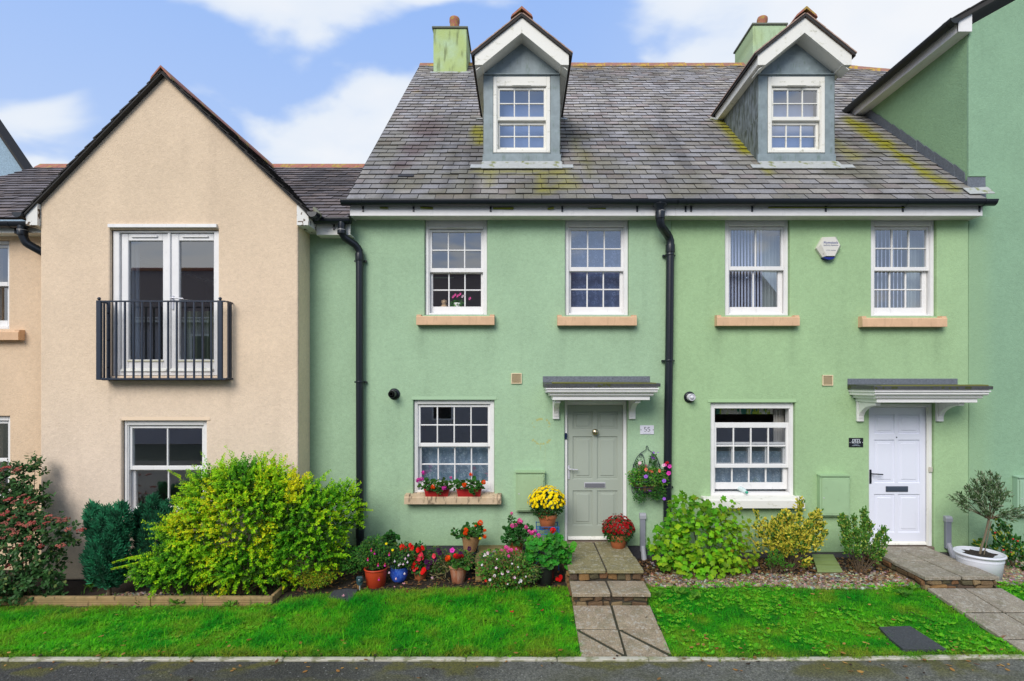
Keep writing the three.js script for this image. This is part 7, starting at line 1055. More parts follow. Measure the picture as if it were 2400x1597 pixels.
{ // blue iron stand and the yellow chrysanthemum on it
  const z = 0.30, x = at(1283, z), yt = PY(1237, z), m = std([0.012, 0.11, 0.32], 0.45), st = thing('plant_stand', 'blue wrought iron plant stand under the yellow chrysanthemum', 'plant stand', [x, G(x, z), z]), w = 0.155;
  part(st, 'stand_top', [box(x - w * 0.75, x + w * 0.75, yt - 0.010, yt - 0.003, z - 0.10, z + 0.10, 0.003)], m);
  for (const sx of [-1, 1]) for (const sz of [-1, 1]) part(st, 'leg', tube([V(x + sx * w, yt + 0.05, z + sz * 0.13), V(x + sx * w * 0.95, yt - 0.12, z + sz * 0.13), V(x + sx * w * 0.85, 0.4, z + sz * 0.12), V(x + sx * w * 1.0, G(x, z), z + sz * 0.14)], 0.0065, 6, 0.5, 16), m);
  for (const sz of [-1, 1]) { const zz = z + sz * 0.131, gl = [rod(V(x - w, yt + 0.04, zz), V(x + w, yt + 0.04, zz), 0.005), rod(V(x - w, yt - 0.06, zz), V(x + w, yt - 0.06, zz), 0.005)]; part(st, 'stand_rail', gl, m); for (let k = 0; k < 6; k++) part(st, 'scroll', plain(new THREE.TorusGeometry(0.019, 0.0032, 5, 14).translate(x - w + 0.027 + k * 0.051, yt - 0.035 + (k % 2) * 0.05, zz)), m); }
  const t = potted('potted_chrysanthemum', 'round dome of yellow chrysanthemums in a clay pot on the blue stand', x, yt, z, 0.132, 0.195, M.terracotta, potProfile(0.132, 0.195, 0.055, 0.70));
  mums(t, PV(1282, 1178, z), V(0.245, 0.215, 0.235), 270, [FL.yellow, FL.yellow, FL.yellow2], 0.0285, 7001, [0.028, 0.10, 0.016]);
}
{ // dark red chrysanthemum on the landing
  const z = 0.27, x = at(1449, z), t = potted('potted_chrysanthemum', 'dark red chrysanthemums in a clay pot beside the sage green door', x, 0.453, z, 0.132, 0.19, M.terracotta, potProfile(0.132, 0.19, 0.055, 0.70));
  mums(t, PV(1449, 1240, z), V(0.215, 0.185, 0.2), 240, [FL.deep, FL.deep, FL.rust], 0.024, 7101, [0.035, 0.13, 0.02]);
}
// window boxes on the sill
for (const [px, label, seed, bl] of [[1024.5, 'red window box with pink and red geraniums, left on the sill', 7201, [[992, 1109, 0.14, 0.034, FL.magenta], [980, 1126, 0.18, 0.038, FL.magenta], [988, 1123, 0.2, 0.03, FL.magenta], [1015, 1142, 0.22, 0.036, FL.orange], [1041, 1144, 0.22, 0.04, FL.magenta], [1057, 1120, 0.12, 0.024, FL.pink]]], [1100, 'red window box with orange-red geraniums, right on the sill', 7211, [[1104, 1113, 0.12, 0.03, FL.orange], [1134, 1131, 0.15, 0.034, FL.orange], [1088, 1137, 0.2, 0.036, FL.orange]]]]) {
  const z = 0.065, x = at(px, z), y = PY(1168.5, 0.13) + 0.006, w = 0.178, h = 0.125, t = thing('window_box', label, 'window box', [x, y, z]), pr = (a, b) => [[z - 0.065 * a, 0], [z + 0.065 * a, 0], [z + 0.065 * b, 0], [z - 0.065 * b, 0]];
  const P = (sx, sy, sz) => V(x + sx * (sy ? w : w - 0.022), y + sy * h, z + sz * (sy ? 0.068 : 0.055)), f = [[P(-1, 0, -1), P(1, 0, -1), P(1, 0, 1), P(-1, 0, 1)], [P(-1, 0, 1), P(1, 0, 1), P(1, 1, 1), P(-1, 1, 1)], [P(1, 0, 1), P(1, 0, -1), P(1, 1, -1), P(1, 1, 1)], [P(-1, 0, -1), P(-1, 0, 1), P(-1, 1, 1), P(-1, 1, -1)], [P(1, 0, -1), P(-1, 0, -1), P(-1, 1, -1), P(1, 1, -1)]];
  const m = std([0.38, 0.012, 0.014], 0.45); part(t, 'trough', [faces(f, V(x, y + h / 2, z)), box(x - w - 0.006, x + w + 0.006, y + h - 0.018, y + h, z + 0.064, z + 0.076, 0.004), box(x - w - 0.006, x - w + 0.004, y + h - 0.018, y + h, z - 0.07, z + 0.063, 0.003), box(x + w - 0.004, x + w + 0.006, y + h - 0.018, y + h, z - 0.07, z + 0.063, 0.003)], m); part(t, 'potting_soil', box(x - w + 0.01, x + w - 0.01, y + h - 0.04, y + h - 0.03, z - 0.06, z + 0.06), M.soil);
  geranium(t, V(x, y + h + 0.05, z + 0.03), V(0.24, 0.085, 0.10), 95, 0.055, seed, [0.045, 0.17, 0.022], bl); geranium(t, V(x + (seed === 7211 ? 0.08 : 0.02), y + h - 0.02, z + 0.10), V(0.05, 0.07, 0.03), 10, 0.05, seed + 2, [0.05, 0.19, 0.025], []);
}
{ // wall basket
  const t = thing('wall_basket', 'black iron wall basket overflowing with petunias beside the black downpipe', 'hanging basket', [PX(1523, 0.05), PY(1170, 0.05), 0.05]), z = 0.025, P = (px, py, zz = z) => PV(px, py, zz), w = (pts, r = 0.0045) => tube(pts, r, 6, 0.5, pts.length * 8);
  part(t, 'hanger', [w([P(1516.5, 1045), P(1514, 1050), P(1514.5, 1054), P(1500, 1064), P(1490, 1078), P(1483, 1100), P(1480, 1130)]), w([P(1516.5, 1045), P(1519.5, 1050), P(1519.5, 1054), P(1533, 1064), P(1541, 1076), P(1548, 1100), P(1551, 1130)]), w([P(1500, 1064), P(1506, 1066), P(1510, 1078), P(1513, 1100)]), w([P(1533, 1064), P(1527, 1066), P(1523, 1078), P(1519, 1100)]), ...[[1502, 1069], [1487, 1091], [1544, 1090], [1477, 1112], [1534, 1070]].map(([a, b]) => { const p = P(a, b); return plain(new THREE.TorusGeometry(0.02, 0.0035, 5, 14).translate(p.x, p.y, p.z)); })], M.blackIron);
  part(t, 'basket_frame', [...[1130, 1143, 1154].map((y, k) => w([P(1480 + k, y, 0.02), P(1484 + k, y, 0.15 - 0.01 * k), P(1516, y, 0.22 - 0.02 * k), P(1550 - k, y, 0.15 - 0.01 * k), P(1554 - k, y, 0.02)])), ...[1481, 1493, 1505, 1516, 1528, 1540, 1552].map((x, k) => { const d = 0.2 - 0.012 * (k - 3) ** 2; return w([P(x, 1128, d), P(x, 1148, d - 0.01), P(lerp(x, 1516, 0.1), 1158, d * 0.8), P(lerp(x, 1516, 0.3), 1160, 0.03)]); })], M.blackIron);
  part(t, 'basket_liner', [lathe([[0.02, 0], [0.17, 0.04], [0.215, 0.15], [0.2, 0.15], [0.02, 0.12]], 0, 0, 0, 20).applyMatrix4(new THREE.Matrix4().makeScale(1, 1, 0.8)).translate(PX(1516, 0.03), PY(1157, 0.03), 0.035)], std([0.20, 0.12, 0.06], 0.95, { map: rep(grainTex, 3) }));
  mixedLeaves(t, PV(1518, 1120, 0.12), V(0.29, 0.16, 0.11), 1700, [0.020, 0.042], [[0.03, 0.15, 0.018], [0.07, 0.28, 0.025], [0.12, 0.36, 0.03], [0.22, 0.38, 0.06]], 7301); mixedLeaves(t, PV(1500, 1162, 0.14), V(0.09, 0.09, 0.05), 300, [0.016, 0.03], [[0.03, 0.14, 0.02], [0.06, 0.2, 0.03]], 7303); mixedLeaves(t, PV(1540, 1155, 0.16), V(0.12, 0.1, 0.05), 420, [0.018, 0.035], [[0.03, 0.14, 0.02], [0.07, 0.22, 0.03]], 7305); mixedLeaves(t, PV(1531, 1080, 0.08), V(0.05, 0.10, 0.04), 170, [0.018, 0.03], [[0.03, 0.13, 0.02], [0.06, 0.18, 0.03]], 7307); mixedLeaves(t, PV(1498, 1090, 0.08), V(0.06, 0.08, 0.04), 120, [0.018, 0.03], [[0.03, 0.13, 0.02], [0.06, 0.18, 0.03]], 7309);
  const r = rng(73); for (const [px, py, m, s] of [[1500, 1086, 'pale', 0.022], [1499, 1089, 'deep', 0.015], [1531, 1072, 'purple', 0.028], [1515, 1091, 'pink', 0.018], [1515, 1101, 'coral', 0.024], [1522, 1104, 'coral', 0.022], [1528, 1104, 'coral', 0.024], [1547, 1104, 'coral', 0.024], [1555, 1092, 'pale', 0.022], [1559, 1090, 'pink', 0.02], [1570, 1094, 'magenta', 0.026], [1568, 1110, 'magenta', 0.028], [1564, 1086, 'deep', 0.024], [1514, 1118, 'purple', 0.026], [1557, 1128, 'purple', 0.026], [1523, 1149, 'purple', 0.022], [1557, 1170, 'purple', 0.02], [1543, 1062, 'purple', 0.014], [1533, 1061, 'purple', 0.014], [1560, 1091, 'magenta', 0.018]]) bloom(t, 'flower', flowerG.petunia, FL[m], PV(px, py, 0.25), jitter(V(0, 0.25, 1), r, 0.25), s);
}
{ // olive tree in the white planter
  const z = 0.72, x = at(2296, z), y = G(x, z) - 0.0, t = thing('olive_tree', 'small olive tree leaning in a white round planter beside the landing', 'potted plant', [x, y, z]), wm = std([0.66, 0.67, 0.74], 0.35);
  part(t, 'planter', lathe([[0, 0.001], [0.225, 0], [0.25, 0.23], [0.256, 0.235], [0.256, 0.25], [0.25, 0.255], [0.252, 0.285], [0.272, 0.29], [0.278, 0.305], [0.272, 0.32], [0.25, 0.322], [0.24, 0.3], [0, 0.285]], x, y, z, 44), wm); part(t, 'potting_soil', wobble(disc(0, 0, 0, 0.228, 0.012, 26).applyMatrix4(new THREE.Matrix4().makeRotationX(-Math.PI / 2)).translate(x, y + 0.283, z), 0.012, 20, 2), M.soil);
  const top = PV(2319, 1216, z), mid = PV(2309, 1258, z), b0 = V(x, y + 0.27, z); part(t, 'trunk', [tube([b0, b0.clone().lerp(mid, 0.5).add(V(-0.004, 0, 0)), mid, top], 0.014, 8, 0.5, 14), rod(V(x + 0.03, y + 0.27, z + 0.03), PV(2324, 1222, z + 0.02), 0.006, 0.006, 6)], std([0.22, 0.175, 0.115], 0.9, { map: rep(grainTex, 4) }));
  const tips = [[2300, 1112, 0.65, 60], [2322, 1112, 0.68, 90], [2337, 1118, 0.7, 90], [2285, 1130, 0.7, 90], [2310, 1130, 0.8, 100], [2345, 1135, 0.7, 80], [2270, 1145, 0.72, 80], [2250, 1160, 0.75, 60], [2232, 1168, 0.75, 35], [2258, 1180, 0.75, 50], [2285, 1165, 0.85, 110], [2300, 1180, 0.8, 100], [2325, 1160, 0.85, 110], [2350, 1160, 0.75, 80], [2335, 1185, 0.8, 90], [2365, 1155, 0.7, 50], [2355, 1205, 0.8, 60], [2380, 1195, 0.72, 60], [2395, 1210, 0.72, 60], [2372, 1218, 0.78, 40], [2310, 1200, 0.85, 80], [2340, 1140, 0.55, 60], [2290, 1150, 0.55, 60], [2260, 1190, 0.8, 20], [2405, 1195, 0.7, 50]];
  stemBush(t, top, tips, { seed: 7401, more: 0.35, leaf: [0.034, 0.062], bushy: 0.085, bare: 0.75, geo: LEAF.narrow, mat: M.leafGloss, color: (u, r) => { const k = 0.6 + 0.8 * r(); return (r() < 0.22 ? [0.20, 0.235, 0.15] : [0.055, 0.10, 0.035]).map((v) => v * k); } });
}
// ------------------------------------------------------------------ signs, alarm box, bottle, solar light
function printed(w, h, draw) { const c = document.createElement('canvas'); c.width = w; c.height = h; draw(c.getContext('2d'), w, h); const t = new THREE.CanvasTexture(c); t.colorSpace = THREE.SRGBColorSpace; return t; }
function face(x0, x1, y0, y1, z) { const g = new THREE.PlaneGeometry(x1 - x0, y1 - y0); g.translate((x0 + x1) / 2, (y0 + y1) / 2, z); return plain(g); }
{
  const z = 0.012, x0 = PX(1500.5, z), x1 = PX(1533, z), y0 = PY(1018.5, z), y1 = PY(997.5, z), t = thing('house_number_sign', 'white house number sign reading 55 above the wall basket', 'sign', [(x0 + x1) / 2, (y0 + y1) / 2, 0]);
  part(t, 'sign_plate', box(x0, x1, y0, y1, 0.002, 0.011, 0.0015), std([0.70, 0.70, 0.76], 0.35));
  part(t, 'sign_print', face(x0 + 0.002, x1 - 0.002, y0 + 0.002, y1 - 0.002, 0.0125), std([1, 1, 1], 0.35, { map: printed(512, 330, (k, w, h) => { k.fillStyle = '#dcdbe6'; k.fillRect(0, 0, w, h); k.fillStyle = '#23252e'; k.textAlign = 'center'; k.font = '235px sans-serif'; k.fillText('55', w / 2, 228); k.fillStyle = '#7b7e90'; for (let i = 0; i < 26; i++) k.fillRect(96 + i * 12.4, 282 + (i % 3) * 2, 7, 20 - (i % 4) * 3); }) }));
  for (const x of [x0 + 0.012, x1 - 0.012]) part(t, 'screw', disc(x, (y0 + y1) / 2, 0.0125, 0.0065, 0.003, 10), M.black);
}
{
  const z = 0.012, x0 = PX(1990.5, z), x1 = PX(2024, z), y0 = PY(1048.5, z), y1 = PY(1027, z), t = thing('house_name_sign', 'black slate sign reading fifty seven beside the white door', 'sign', [(x0 + x1) / 2, (y0 + y1) / 2, 0]);
  part(t, 'sign_plate', box(x0, x1, y0, y1, 0.002, 0.011, 0.0015), std([0.012, 0.014, 0.018], 0.4));
  part(t, 'sign_print', face(x0 + 0.002, x1 - 0.002, y0 + 0.002, y1 - 0.002, 0.0125), std([1, 1, 1], 0.4, { map: printed(512, 340, (k, w, h) => { k.fillStyle = '#10141b'; k.fillRect(0, 0, w, h); k.fillStyle = '#dfe6ef'; k.textAlign = 'center'; k.font = 'bold 100px serif'; k.fillText('FIFTY', w / 2, 112); k.fillText('SEVEN', w / 2, 198); k.font = '38px serif'; k.fillStyle = '#9fb0c6'; for (let i = 0; i < 15; i++) k.fillRect(164 + i * 12.6, 226 + (i % 2) * 4, 8, 18 - (i % 3) * 3); k.strokeStyle = '#c9d4e2'; k.lineWidth = 9; k.beginPath(); k.moveTo(110, 285); k.bezierCurveTo(170, 315, 215, 250, 256, 285); k.bezierCurveTo(297, 250, 342, 315, 402, 285); k.stroke(); }) }));
  for (const x of [x0 + 0.012, x1 - 0.012]) part(t, 'screw', disc(x, (y0 + y1) / 2, 0.0125, 0.0065, 0.003, 10), M.chrome);
}
{ // alarm box: a six-sided case, its lower lens blue
  const z = 0.085, Q = (px, py, zz) => [PX(px, zz), PY(py, zz)], t = thing('alarm_box', 'cream hexagonal alarm box with a blue base on the wall', 'alarm box', [PX(1943, 0.05), PY(583, 0.05), 0.0]);
  const hexB = [[1914, 582], [1928, 556], [1960, 555], [1971, 578], [1957, 603], [1928, 603]].map(([a, b]) => Q(a, b, 0.045)), hexF = [[1925, 573], [1933, 557], [1958, 556], [1969.5, 574], [1957, 600], [1938, 600]].map(([a, b]) => Q(a, b, z));
  const f = [hexF.map(([x, y]) => V(x, y, z)), hexB.map(([x, y]) => V(x, y, 0.0))]; for (let i = 0; i < 6; i++) { const j = (i + 1) % 6, B = (k, zz) => V(hexB[k][0], hexB[k][1], zz), Fq = (k) => V(hexF[k][0], hexF[k][1], z); f.push([B(i, 0), B(j, 0), B(j, 0.045), B(i, 0.045)], [B(i, 0.045), B(j, 0.045), Fq(j), Fq(i)]); }
  part(t, 'alarm_case', faces(f, V(PX(1943, 0.04), PY(580, 0.04), 0.04)), std([0.66, 0.64, 0.58], 0.4));
  part(t, 'blue_lens', [prismXY([Q(1928, 603.3, 0.05), Q(1956.5, 603.3, 0.05), Q(1951, 608, 0.05), Q(1944, 609.5, 0.05), Q(1936, 608.5, 0.05)], 0.004, 0.07)], std([0.004, 0.014, 0.19], 0.2));
  const x0 = PX(1929, z), x1 = PX(1966, z), y0 = PY(594, z), y1 = PY(564, z);
  part(t, 'print', face(x0, x1, y0, y1, z + 0.001), std([1, 1, 1], 0.4, { transparent: true, alphaTest: 0.35, map: printed(512, 416, (k, w, h) => { k.clearRect(0, 0, w, h); k.textAlign = 'center'; k.fillStyle = '#26367c'; k.font = 'bold 100px sans-serif'; k.fillText('Plymstock', w / 2, 105, 470); k.fillStyle = '#3a4470'; k.font = 'bold 58px sans-serif'; k.fillText('Security Systems', w / 2, 175, 470); k.fillStyle = '#777b86'; k.font = 'bold 46px sans-serif'; k.fillText('01752', w / 2 - 80, 335, 150); for (let i = 0; i < 6; i++) k.fillRect(w / 2 + 14 + i * 25, 305 + (i % 3) * 3, 17, 29 - (i % 2) * 4); }) }));
  for (const [a, b] of [[1931, 595], [1959, 594]]) part(t, 'screw', ball(PX(a, 0.075), PY(b, 0.075), 0.067, 0.006, 8), M.black);
}
{ // bottle poking out under the raised sash
  const t = thing('plastic_bottle', 'clear plastic bottle with a green cap on the window ledge', 'bottle', [PX(1743, -0.05), PY(1156, -0.05), -0.05]), ax = new THREE.Matrix4().makeTranslation(PX(1741, -0.07), PY(1149, -0.07), -0.10).multiply(new THREE.Matrix4().makeRotationX(Math.PI / 2 + 0.18)).multiply(new THREE.Matrix4().makeRotationZ(-0.25));
  part(t, 'bottle_body', lathe([[0, -0.10], [0.036, -0.098], [0.038, 0.03], [0.03, 0.07], [0.014, 0.10], [0.0, 0.101]], 0, 0, 0, 20).applyMatrix4(ax), std([0.55, 0.66, 0.66], 0.2)); part(t, 'bottle_cap', lathe([[0, 0.10], [0.019, 0.101], [0.019, 0.124], [0.0, 0.126]], 0, 0, 0, 16).applyMatrix4(ax.clone().multiply(new THREE.Matrix4().makeTranslation(0, 0, 0))), std([0.012, 0.36, 0.22], 0.35));
}
{ // solar stake light
  const z = 1.02, x = PX(843, z), y = PY(1360, z), t = thing('solar_light', 'small dark teal solar stake light in front of the red pot', 'garden light', [x, G(x, z), z]), m = std([0.02, 0.055, 0.065], 0.4);
  part(t, 'lamp_body', [box(x - 0.043, x + 0.043, y - 0.02, y + 0.045, z - 0.03, z + 0.02, 0.012), lathe([[0, 0], [0.03, 0.0], [0.036, 0.012], [0.03, 0.02], [0.02, 0.012], [0, 0.012]], 0, 0, 0, 18).applyMatrix4(new THREE.Matrix4().makeRotationX(Math.PI / 2)).translate(x, y + 0.012, z + 0.02), prismXY([[x - 0.043, y - 0.021], [x + 0.043, y - 0.021], [x + 0.02, y - 0.065], [x - 0.02, y - 0.065]], z - 0.02, z + 0.015)], m);
  part(t, 'lens', ball(x, y + 0.012, z + 0.03, 0.009, 8), std([0.5, 0.55, 0.6], 0.2)); part(t, 'stake', rod(V(x, G(x, z) - 0.02, z), V(x, y - 0.06, z), 0.009, 0.009, 8), std([0.36, 0.38, 0.36], 0.4));
}
{ // what stands behind the upper window of 55
  const z = -0.20, y = PY(725, z), sh = part(h55, 'inner_sill', box(PX(1000, z), PX(1140, z), y - 0.03, y, -0.3, -0.165), M.white);
  const v = thing('indoor_plant', 'flowering indoor plant behind the upper left window of the green house', 'potted plant', [PX(1072, z), y, z]); part(v, 'pot', lathe(potProfile(0.06, 0.09, 0.02, 0.8), PX(1072, z), y, z, 18), M.white); mixedLeaves(v, PV(1072, 712, z), V(0.09, 0.05, 0.05), 220, [0.02, 0.04], [[0.05, 0.25, 0.03], [0.10, 0.34, 0.05]], 8001); const r = rng(80); for (const [px, py] of [[1066, 692], [1072, 694], [1078, 690], [1084, 695], [1062, 696], [1101, 700]]) bloom(v, 'flower', flowerG.floret, r() < 0.5 ? FL.pale : FL.pink, PV(px, py, z + 0.04), V(0, 0.3, 1), 0.022);
  const bust = thing('ornament', 'small sandy stone ornament on the upper left windowsill of the green house', 'ornament', [PX(1041, z), y, z]); part(bust, 'body', lathe([[0, 0], [0.055, 0.0], [0.05, 0.05], [0.03, 0.075], [0.045, 0.10], [0.04, 0.13], [0.0, 0.145]], PX(1041, z), y, z, 16), std([0.40, 0.28, 0.17], 0.9));
}
// ------------------------------------------------------------------ grass, clover, gravel, fallen leaves
{
  const r = rng(9001), tuft = (n, s, h, lean) => { const q = rng(s), pos = [], nor = [], uv = []; for (let i = 0; i < n; i++) { const a = q() * 6.283, o = V((q() - 0.5) * 0.045, 0, (q() - 0.5) * 0.045), d = V(Math.cos(a), 0, Math.sin(a)), sd = V(-d.z, 0, d.x).multiplyScalar(0.0022 + 0.0012 * q()), H = h * (0.6 + 0.7 * q()), L = lean * (0.3 + q()); const A = o.clone().add(sd), B = o.clone().sub(sd), C = o.clone().addScaledVector(d, L * 0.35).add(V(0, H * 0.6, 0)), E = o.clone().addScaledVector(d, L).add(V(0, H, 0)), C1 = C.clone().addScaledVector(sd, 0.8), C2 = C.clone().addScaledVector(sd, -0.8), tri = [[A, B, C1], [B, C2, C1], [C1, C2, E]]; for (const q of tri) { const nn = q[1].clone().sub(q[0]).cross(q[2].clone().sub(q[0])).normalize(); if (nn.y < 0) { q.reverse(); nn.negate(); } for (const p of q) { pos.push(p.x, p.y, p.z); nor.push(nn.x, nn.y, nn.z); uv.push(0, 0); } } } return geoFrom(pos, nor, uv); };
  const kinds = [tuft(9, 1, 0.036, 0.06), tuft(9, 2, 0.026, 0.055), tuft(9, 3, 0.046, 0.08), tuft(7, 4, 0.075, 0.13)], lists = [[], [], [], []], gm = leafMat({ roughness: 0.8, transmission: 0.5 });
  let tries = 0; while (tries++ < 62000) {
    const x = lerp(-8.6, 9.2, r()), z = lerp(0.85, 2.46, r()); if (!lawn(x, z) && !(z > kerbZ(x) - 0.03 && z < kerbZ(x) + (x > 1.6 ? 0.045 : 0.02) && r() < (x > 1.6 ? 0.7 : 0.25) * sstep(0.3, 0.6, fbm(x * 2.5, 4, 3, 6)) * 1.4 && !onPath(x, z))) continue; if (x > 7.6 || (x > 5 && z < 1.0)) continue; if (onSlab(x, z)) continue;
    const n = fbm(x * 1.6, z * 2.4, 4, 90), m = fbm(x * 4 + 9, z * 5, 3, 95), edge = sstep(0.30, 0.0, z - back(x)), ke = sstep(0.14, 0.0, kerbZ(x) - z); if (r() < edge * 0.45 || r() < ke * 0.3) continue;
    const right = x > 1 ? 1 : 0, pick = r() < 0.10 * (right ? 0.4 : 1) * (0.4 + n) ? 3 : (right ? (r() < 0.85 ? 1 : 0) : n > 0.52 ? 2 : r() < 0.6 ? 0 : 1), k = 0.7 + 0.6 * r(), dry = clamp(edge * 0.7 + ke * 0.6 + sstep(0.52, 0.72, m) * 0.6);
    const c = mixc(mixc([0.012, 0.40, 0.003], [0.16, 0.62, 0.004], sstep(0.35, 0.68, m * 0.7 + (1 - n) * 0.4 + (r() - 0.5) * 0.25)), [0.36, 0.36, 0.03], dry * (0.4 + 0.6 * r())).map((v) => v * k);
    lists[pick].push({ m: new THREE.Matrix4().compose(V(x, G(x, z) - 0.006, z), new THREE.Quaternion().setFromEuler(new THREE.Euler((r() - 0.5) * 0.2, r() * 6.283, (r() - 0.5) * 0.2)), V(1, (0.55 + 0.9 * r()) * (0.7 + 0.6 * n) * (right ? 0.85 : 1) * (1 - 0.4 * edge), 1)), c });
  }
  kinds.forEach((g, i) => copies(scene, numbered('grass'), g, gm, lists[i], { kind: 'stuff', label: ['short green grass of the front lawns', 'thin short grass blades mixed through the lawns', 'longer dark green grass in the left lawn', 'long arching grass blades standing above the lawn'][i], category: 'grass' }));
  // broad-leaved weeds and clover
  const weeds = []; for (let i = 0; i < 6500; i++) { const x = lerp(-8, 7.5, r()), z = lerp(0.9, 2.4, r()); if (!lawn(x, z)) continue; const w = fbm(x * 2.2, z * 2.2, 3, 97), want = x > 1.5 ? 0.75 : x < -2.6 ? 0.38 : 0.05; if (r() > want * sstep(0.35, 0.6, w) * 1.6) continue; if (onSlab(x, z)) continue; const n = 3 + (r() * 4 | 0), a0 = r() * 6.3, s = (0.018 + 0.022 * r() * (0.6 + r())) * (x > 1.5 ? 1.15 : 1); for (let k = 0; k < n; k++) { const a = a0 + k / n * 6.283 + (r() - 0.5) * 0.5, d = V(Math.cos(a), 0.35 + 0.5 * r(), Math.sin(a)); weeds.push({ m: leafAt(V(x, G(x, z) + 0.02, z), d, V(-d.x * 0.3, 1, 0.25), s * (0.7 + 0.5 * r())), c: mixc([0.05, 0.36, 0.006], [0.24, 0.58, 0.02], r()).map((v) => v * (0.75 + 0.5 * r())) }); } }
  for (const [px, py, s] of [[415, 1410, 1], [540, 1415, 0.8], [232, 1400, 0.6], [330, 1408, 0.6], [2140, 1375, 1], [1590, 1385, 0.9], [1545, 1392, 0.7], [100, 1405, 0.6], [1630, 1395, 0.8], [215, 1372, 0.8], [520, 1380, 0.7], [2120, 1390, 0.9]]) { let z = 1.4; for (let k = 0; k < 10; k++) z = D - F * (EYE - G(PX(px, z), z) - 0.05) / (py - CY); const x = PX(px, z); for (let k = 0; k < 26; k++) { const a = r() * 6.283, d = V(Math.cos(a), 0.3 + 1.2 * r(), Math.sin(a)); weeds.push({ m: leafAt(V(x + (r() - 0.5) * 0.12 * s, G(x, z) + 0.02 + 0.03 * r(), z + (r() - 0.5) * 0.1), d, V(-d.x * 0.3, 1, 0.3), (0.04 + 0.05 * r()) * s), c: mixc([0.05, 0.22, 0.012], [0.17, 0.38, 0.03], r()) }); } }
  copies(scene, 'lawn_weeds', LEAF.ovate, M.leaf, weeds, { kind: 'stuff', label: 'broad-leaved weeds and clover growing through the lawns', category: 'weeds' });
  // undergrowth of the left bed
  const ug = []; for (let i = 0; i < 900; i++) { const x = lerp(-8, -2.95, r()), z = lerp(0.5, 1.15, r()); if (fbm(x * 2.5, z * 3, 3, 98) < 0.5) continue; const d = V((r() - 0.5) * 1.2, 0.5 + r(), (r() - 0.3)); ug.push({ m: leafAt(V(x, 0.02, z), d, V(0, 0.6, 0.8), 0.05 + 0.09 * r(), 0.5), c: mixc([0.03, 0.09, 0.015], [0.10, 0.24, 0.03], r()) }); }
  copies(scene, 'undergrowth', LEAF.narrow, M.leaf, ug, { kind: 'stuff', label: 'low weeds and blades in the left bed behind the timber edging', category: 'undergrowth' });
  // gravel
  const pebble = (s) => { const g = new THREE.IcosahedronGeometry(1, 1); g.scale(1, 0.62, 0.85); return wobble(plain(g), 0.5, 1.3, s); }, pk = [pebble(1), pebble(2), pebble(3)], pl = [[], [], []];
  const tones = [[0.32, 0.25, 0.15], [0.40, 0.34, 0.24], [0.22, 0.16, 0.10], [0.18, 0.17, 0.15], [0.44, 0.40, 0.33], [0.20, 0.12, 0.07], [0.12, 0.10, 0.07], [0.28, 0.21, 0.12]];
  const put = (x, z, s) => { const c = tones[(r() * tones.length) | 0].map((v) => v * (0.6 + 0.6 * r())); pl[(r() * 3) | 0].push({ m: new THREE.Matrix4().compose(V(x, G(x, z) + s * 0.35, z), new THREE.Quaternion().setFromEuler(new THREE.Euler(r() * 0.8, r() * 6.3, r() * 0.8)), V(s, s * (0.7 + 0.5 * r()), s)), c }); };
  for (let i = 0; i < 9500; i++) { const x = lerp(1.54, 5.0, r()), z = 0.02 + (back(x) + 0.06) * Math.pow(r(), 0.6); if (r() < 0.93 * sstep(0.84, 0.62, z + 0.2 * (fbm(x * 4, z * 4, 2, 12) - 0.5))) continue; put(x, z, 0.012 + 0.016 * r()); }
  for (let i = 0; i < 3200; i++) { const x = lerp(5.92, 7.8, r()), z = lerp(0.02, 1.02, r()); put(x, z, 0.012 + 0.018 * r()); }
  for (let i = 0; i < 900; i++) put(lerp(-5.4, -4.0, r()), lerp(0.85, 1.17, r()), 0.008 + 0.012 * r());
  pk.forEach((g, i) => copies(scene, numbered('gravel'), g, std([1, 1, 1], 0.85), pl[i], { kind: 'stuff', label: ['loose mixed pebbles in front of the green houses', 'tan and grey gravel around the bushes', 'small rounded gravel in the beds'][i], category: 'gravel' }));
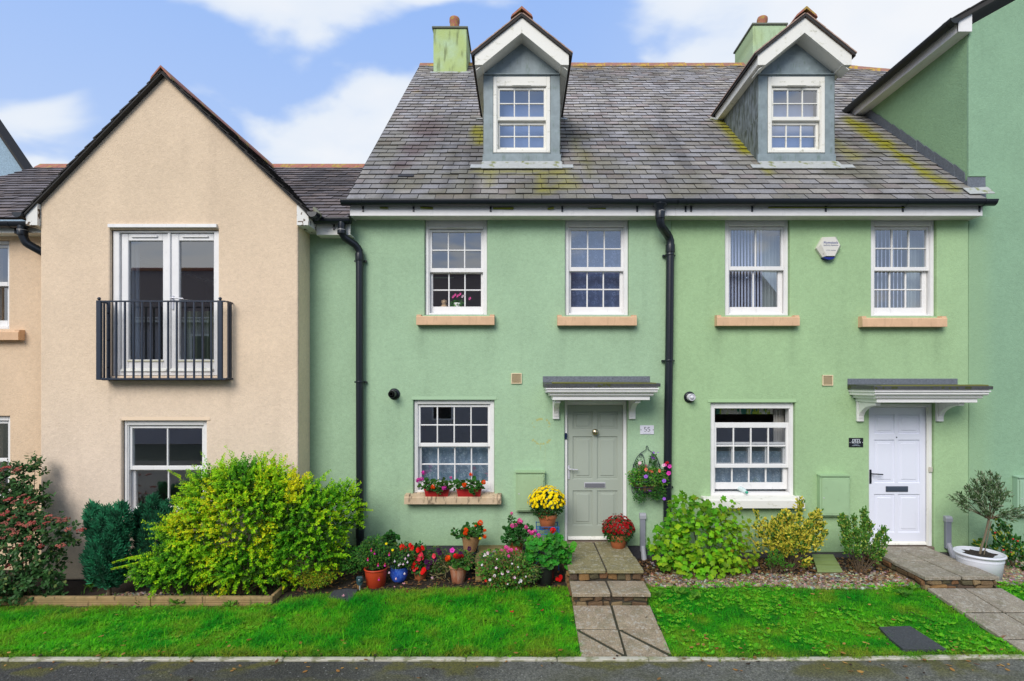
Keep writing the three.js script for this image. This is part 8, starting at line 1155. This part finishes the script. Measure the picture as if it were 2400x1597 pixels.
  // fallen leaves and petals
  const fl = []; for (let i = 0; i < 4200; i++) { const bed = r() < 0.84, x = bed ? (r() < 0.75 ? lerp(1.55, 4.98, r()) : lerp(-2.9, 0.5, r())) : lerp(-7, 7, r()), z = bed ? lerp(0.1, 1.05, r()) : lerp(1.0, 2.9, r()); if (!bed && r() < 0.7) continue; const c = r() < 0.7 ? mixc([0.16, 0.06, 0.025], [0.40, 0.22, 0.07], r()) : [0.05, 0.03, 0.02]; fl.push({ m: leafAt(V(x, (z > kerbZ(x) ? 0.0 : G(x, z)) + 0.022, z), V(Math.cos(r() * 6.3), 0.15, Math.sin(r() * 6.3)), jitter(V(0, 1, 0), r, 0.35), 0.025 + 0.04 * r()), c }); }
  for (const [px, py, c] of [[1200, 1436, [0.6, 0.03, 0.02]], [1271, 1433, [0.6, 0.03, 0.02]], [925, 1378, [0.75, 0.35, 0.4]], [945, 1370, [0.75, 0.35, 0.4]], [1012, 1357, [0.7, 0.4, 0.5]], [1098, 1360, [0.5, 0.05, 0.04]], [1012, 1358, [0.7, 0.5, 0.55]], [806, 1399, [0.7, 0.35, 0.4]]]) { let z = 1.4; for (let k = 0; k < 10; k++) z = D - F * (EYE - G(PX(px, z), z) - 0.05) / (py - CY); for (let k = 0; k < 4; k++) fl.push({ m: leafAt(V(PX(px, z), G(PX(px, z), z) + 0.055, z), V(r() - 0.5, 0.2, r() - 0.5), V(0, 1, 0.5), 0.03), c }); }
  for (let i = 0; i < 170; i++) { const x = r() < 0.6 ? lerp(1.7, 6.5, r()) : lerp(-7, 0.5, r()), z = r() < 0.6 ? lerp(2.1, 2.7, r()) : lerp(1.1, 2.4, r()); if (onSlab(x, z)) continue; fl.push({ m: leafAt(V(x, (z > kerbZ(x) + 0.05 ? 0.0 : G(x, z) + 0.045), z), V(Math.cos(r() * 6.3), 0.1, Math.sin(r() * 6.3)), jitter(V(0, 1, 0), r, 0.3), 0.028 + 0.035 * r()), c: mixc([0.34, 0.12, 0.03], [0.62, 0.36, 0.10], r()) }); }
  copies(scene, 'fallen_leaves', LEAF.ovate, M.leaf, fl, { kind: 'stuff', label: 'brown fallen leaves and petals scattered over beds and lawns', category: 'fallen leaves' });
}
renderer.render(scene, camera);
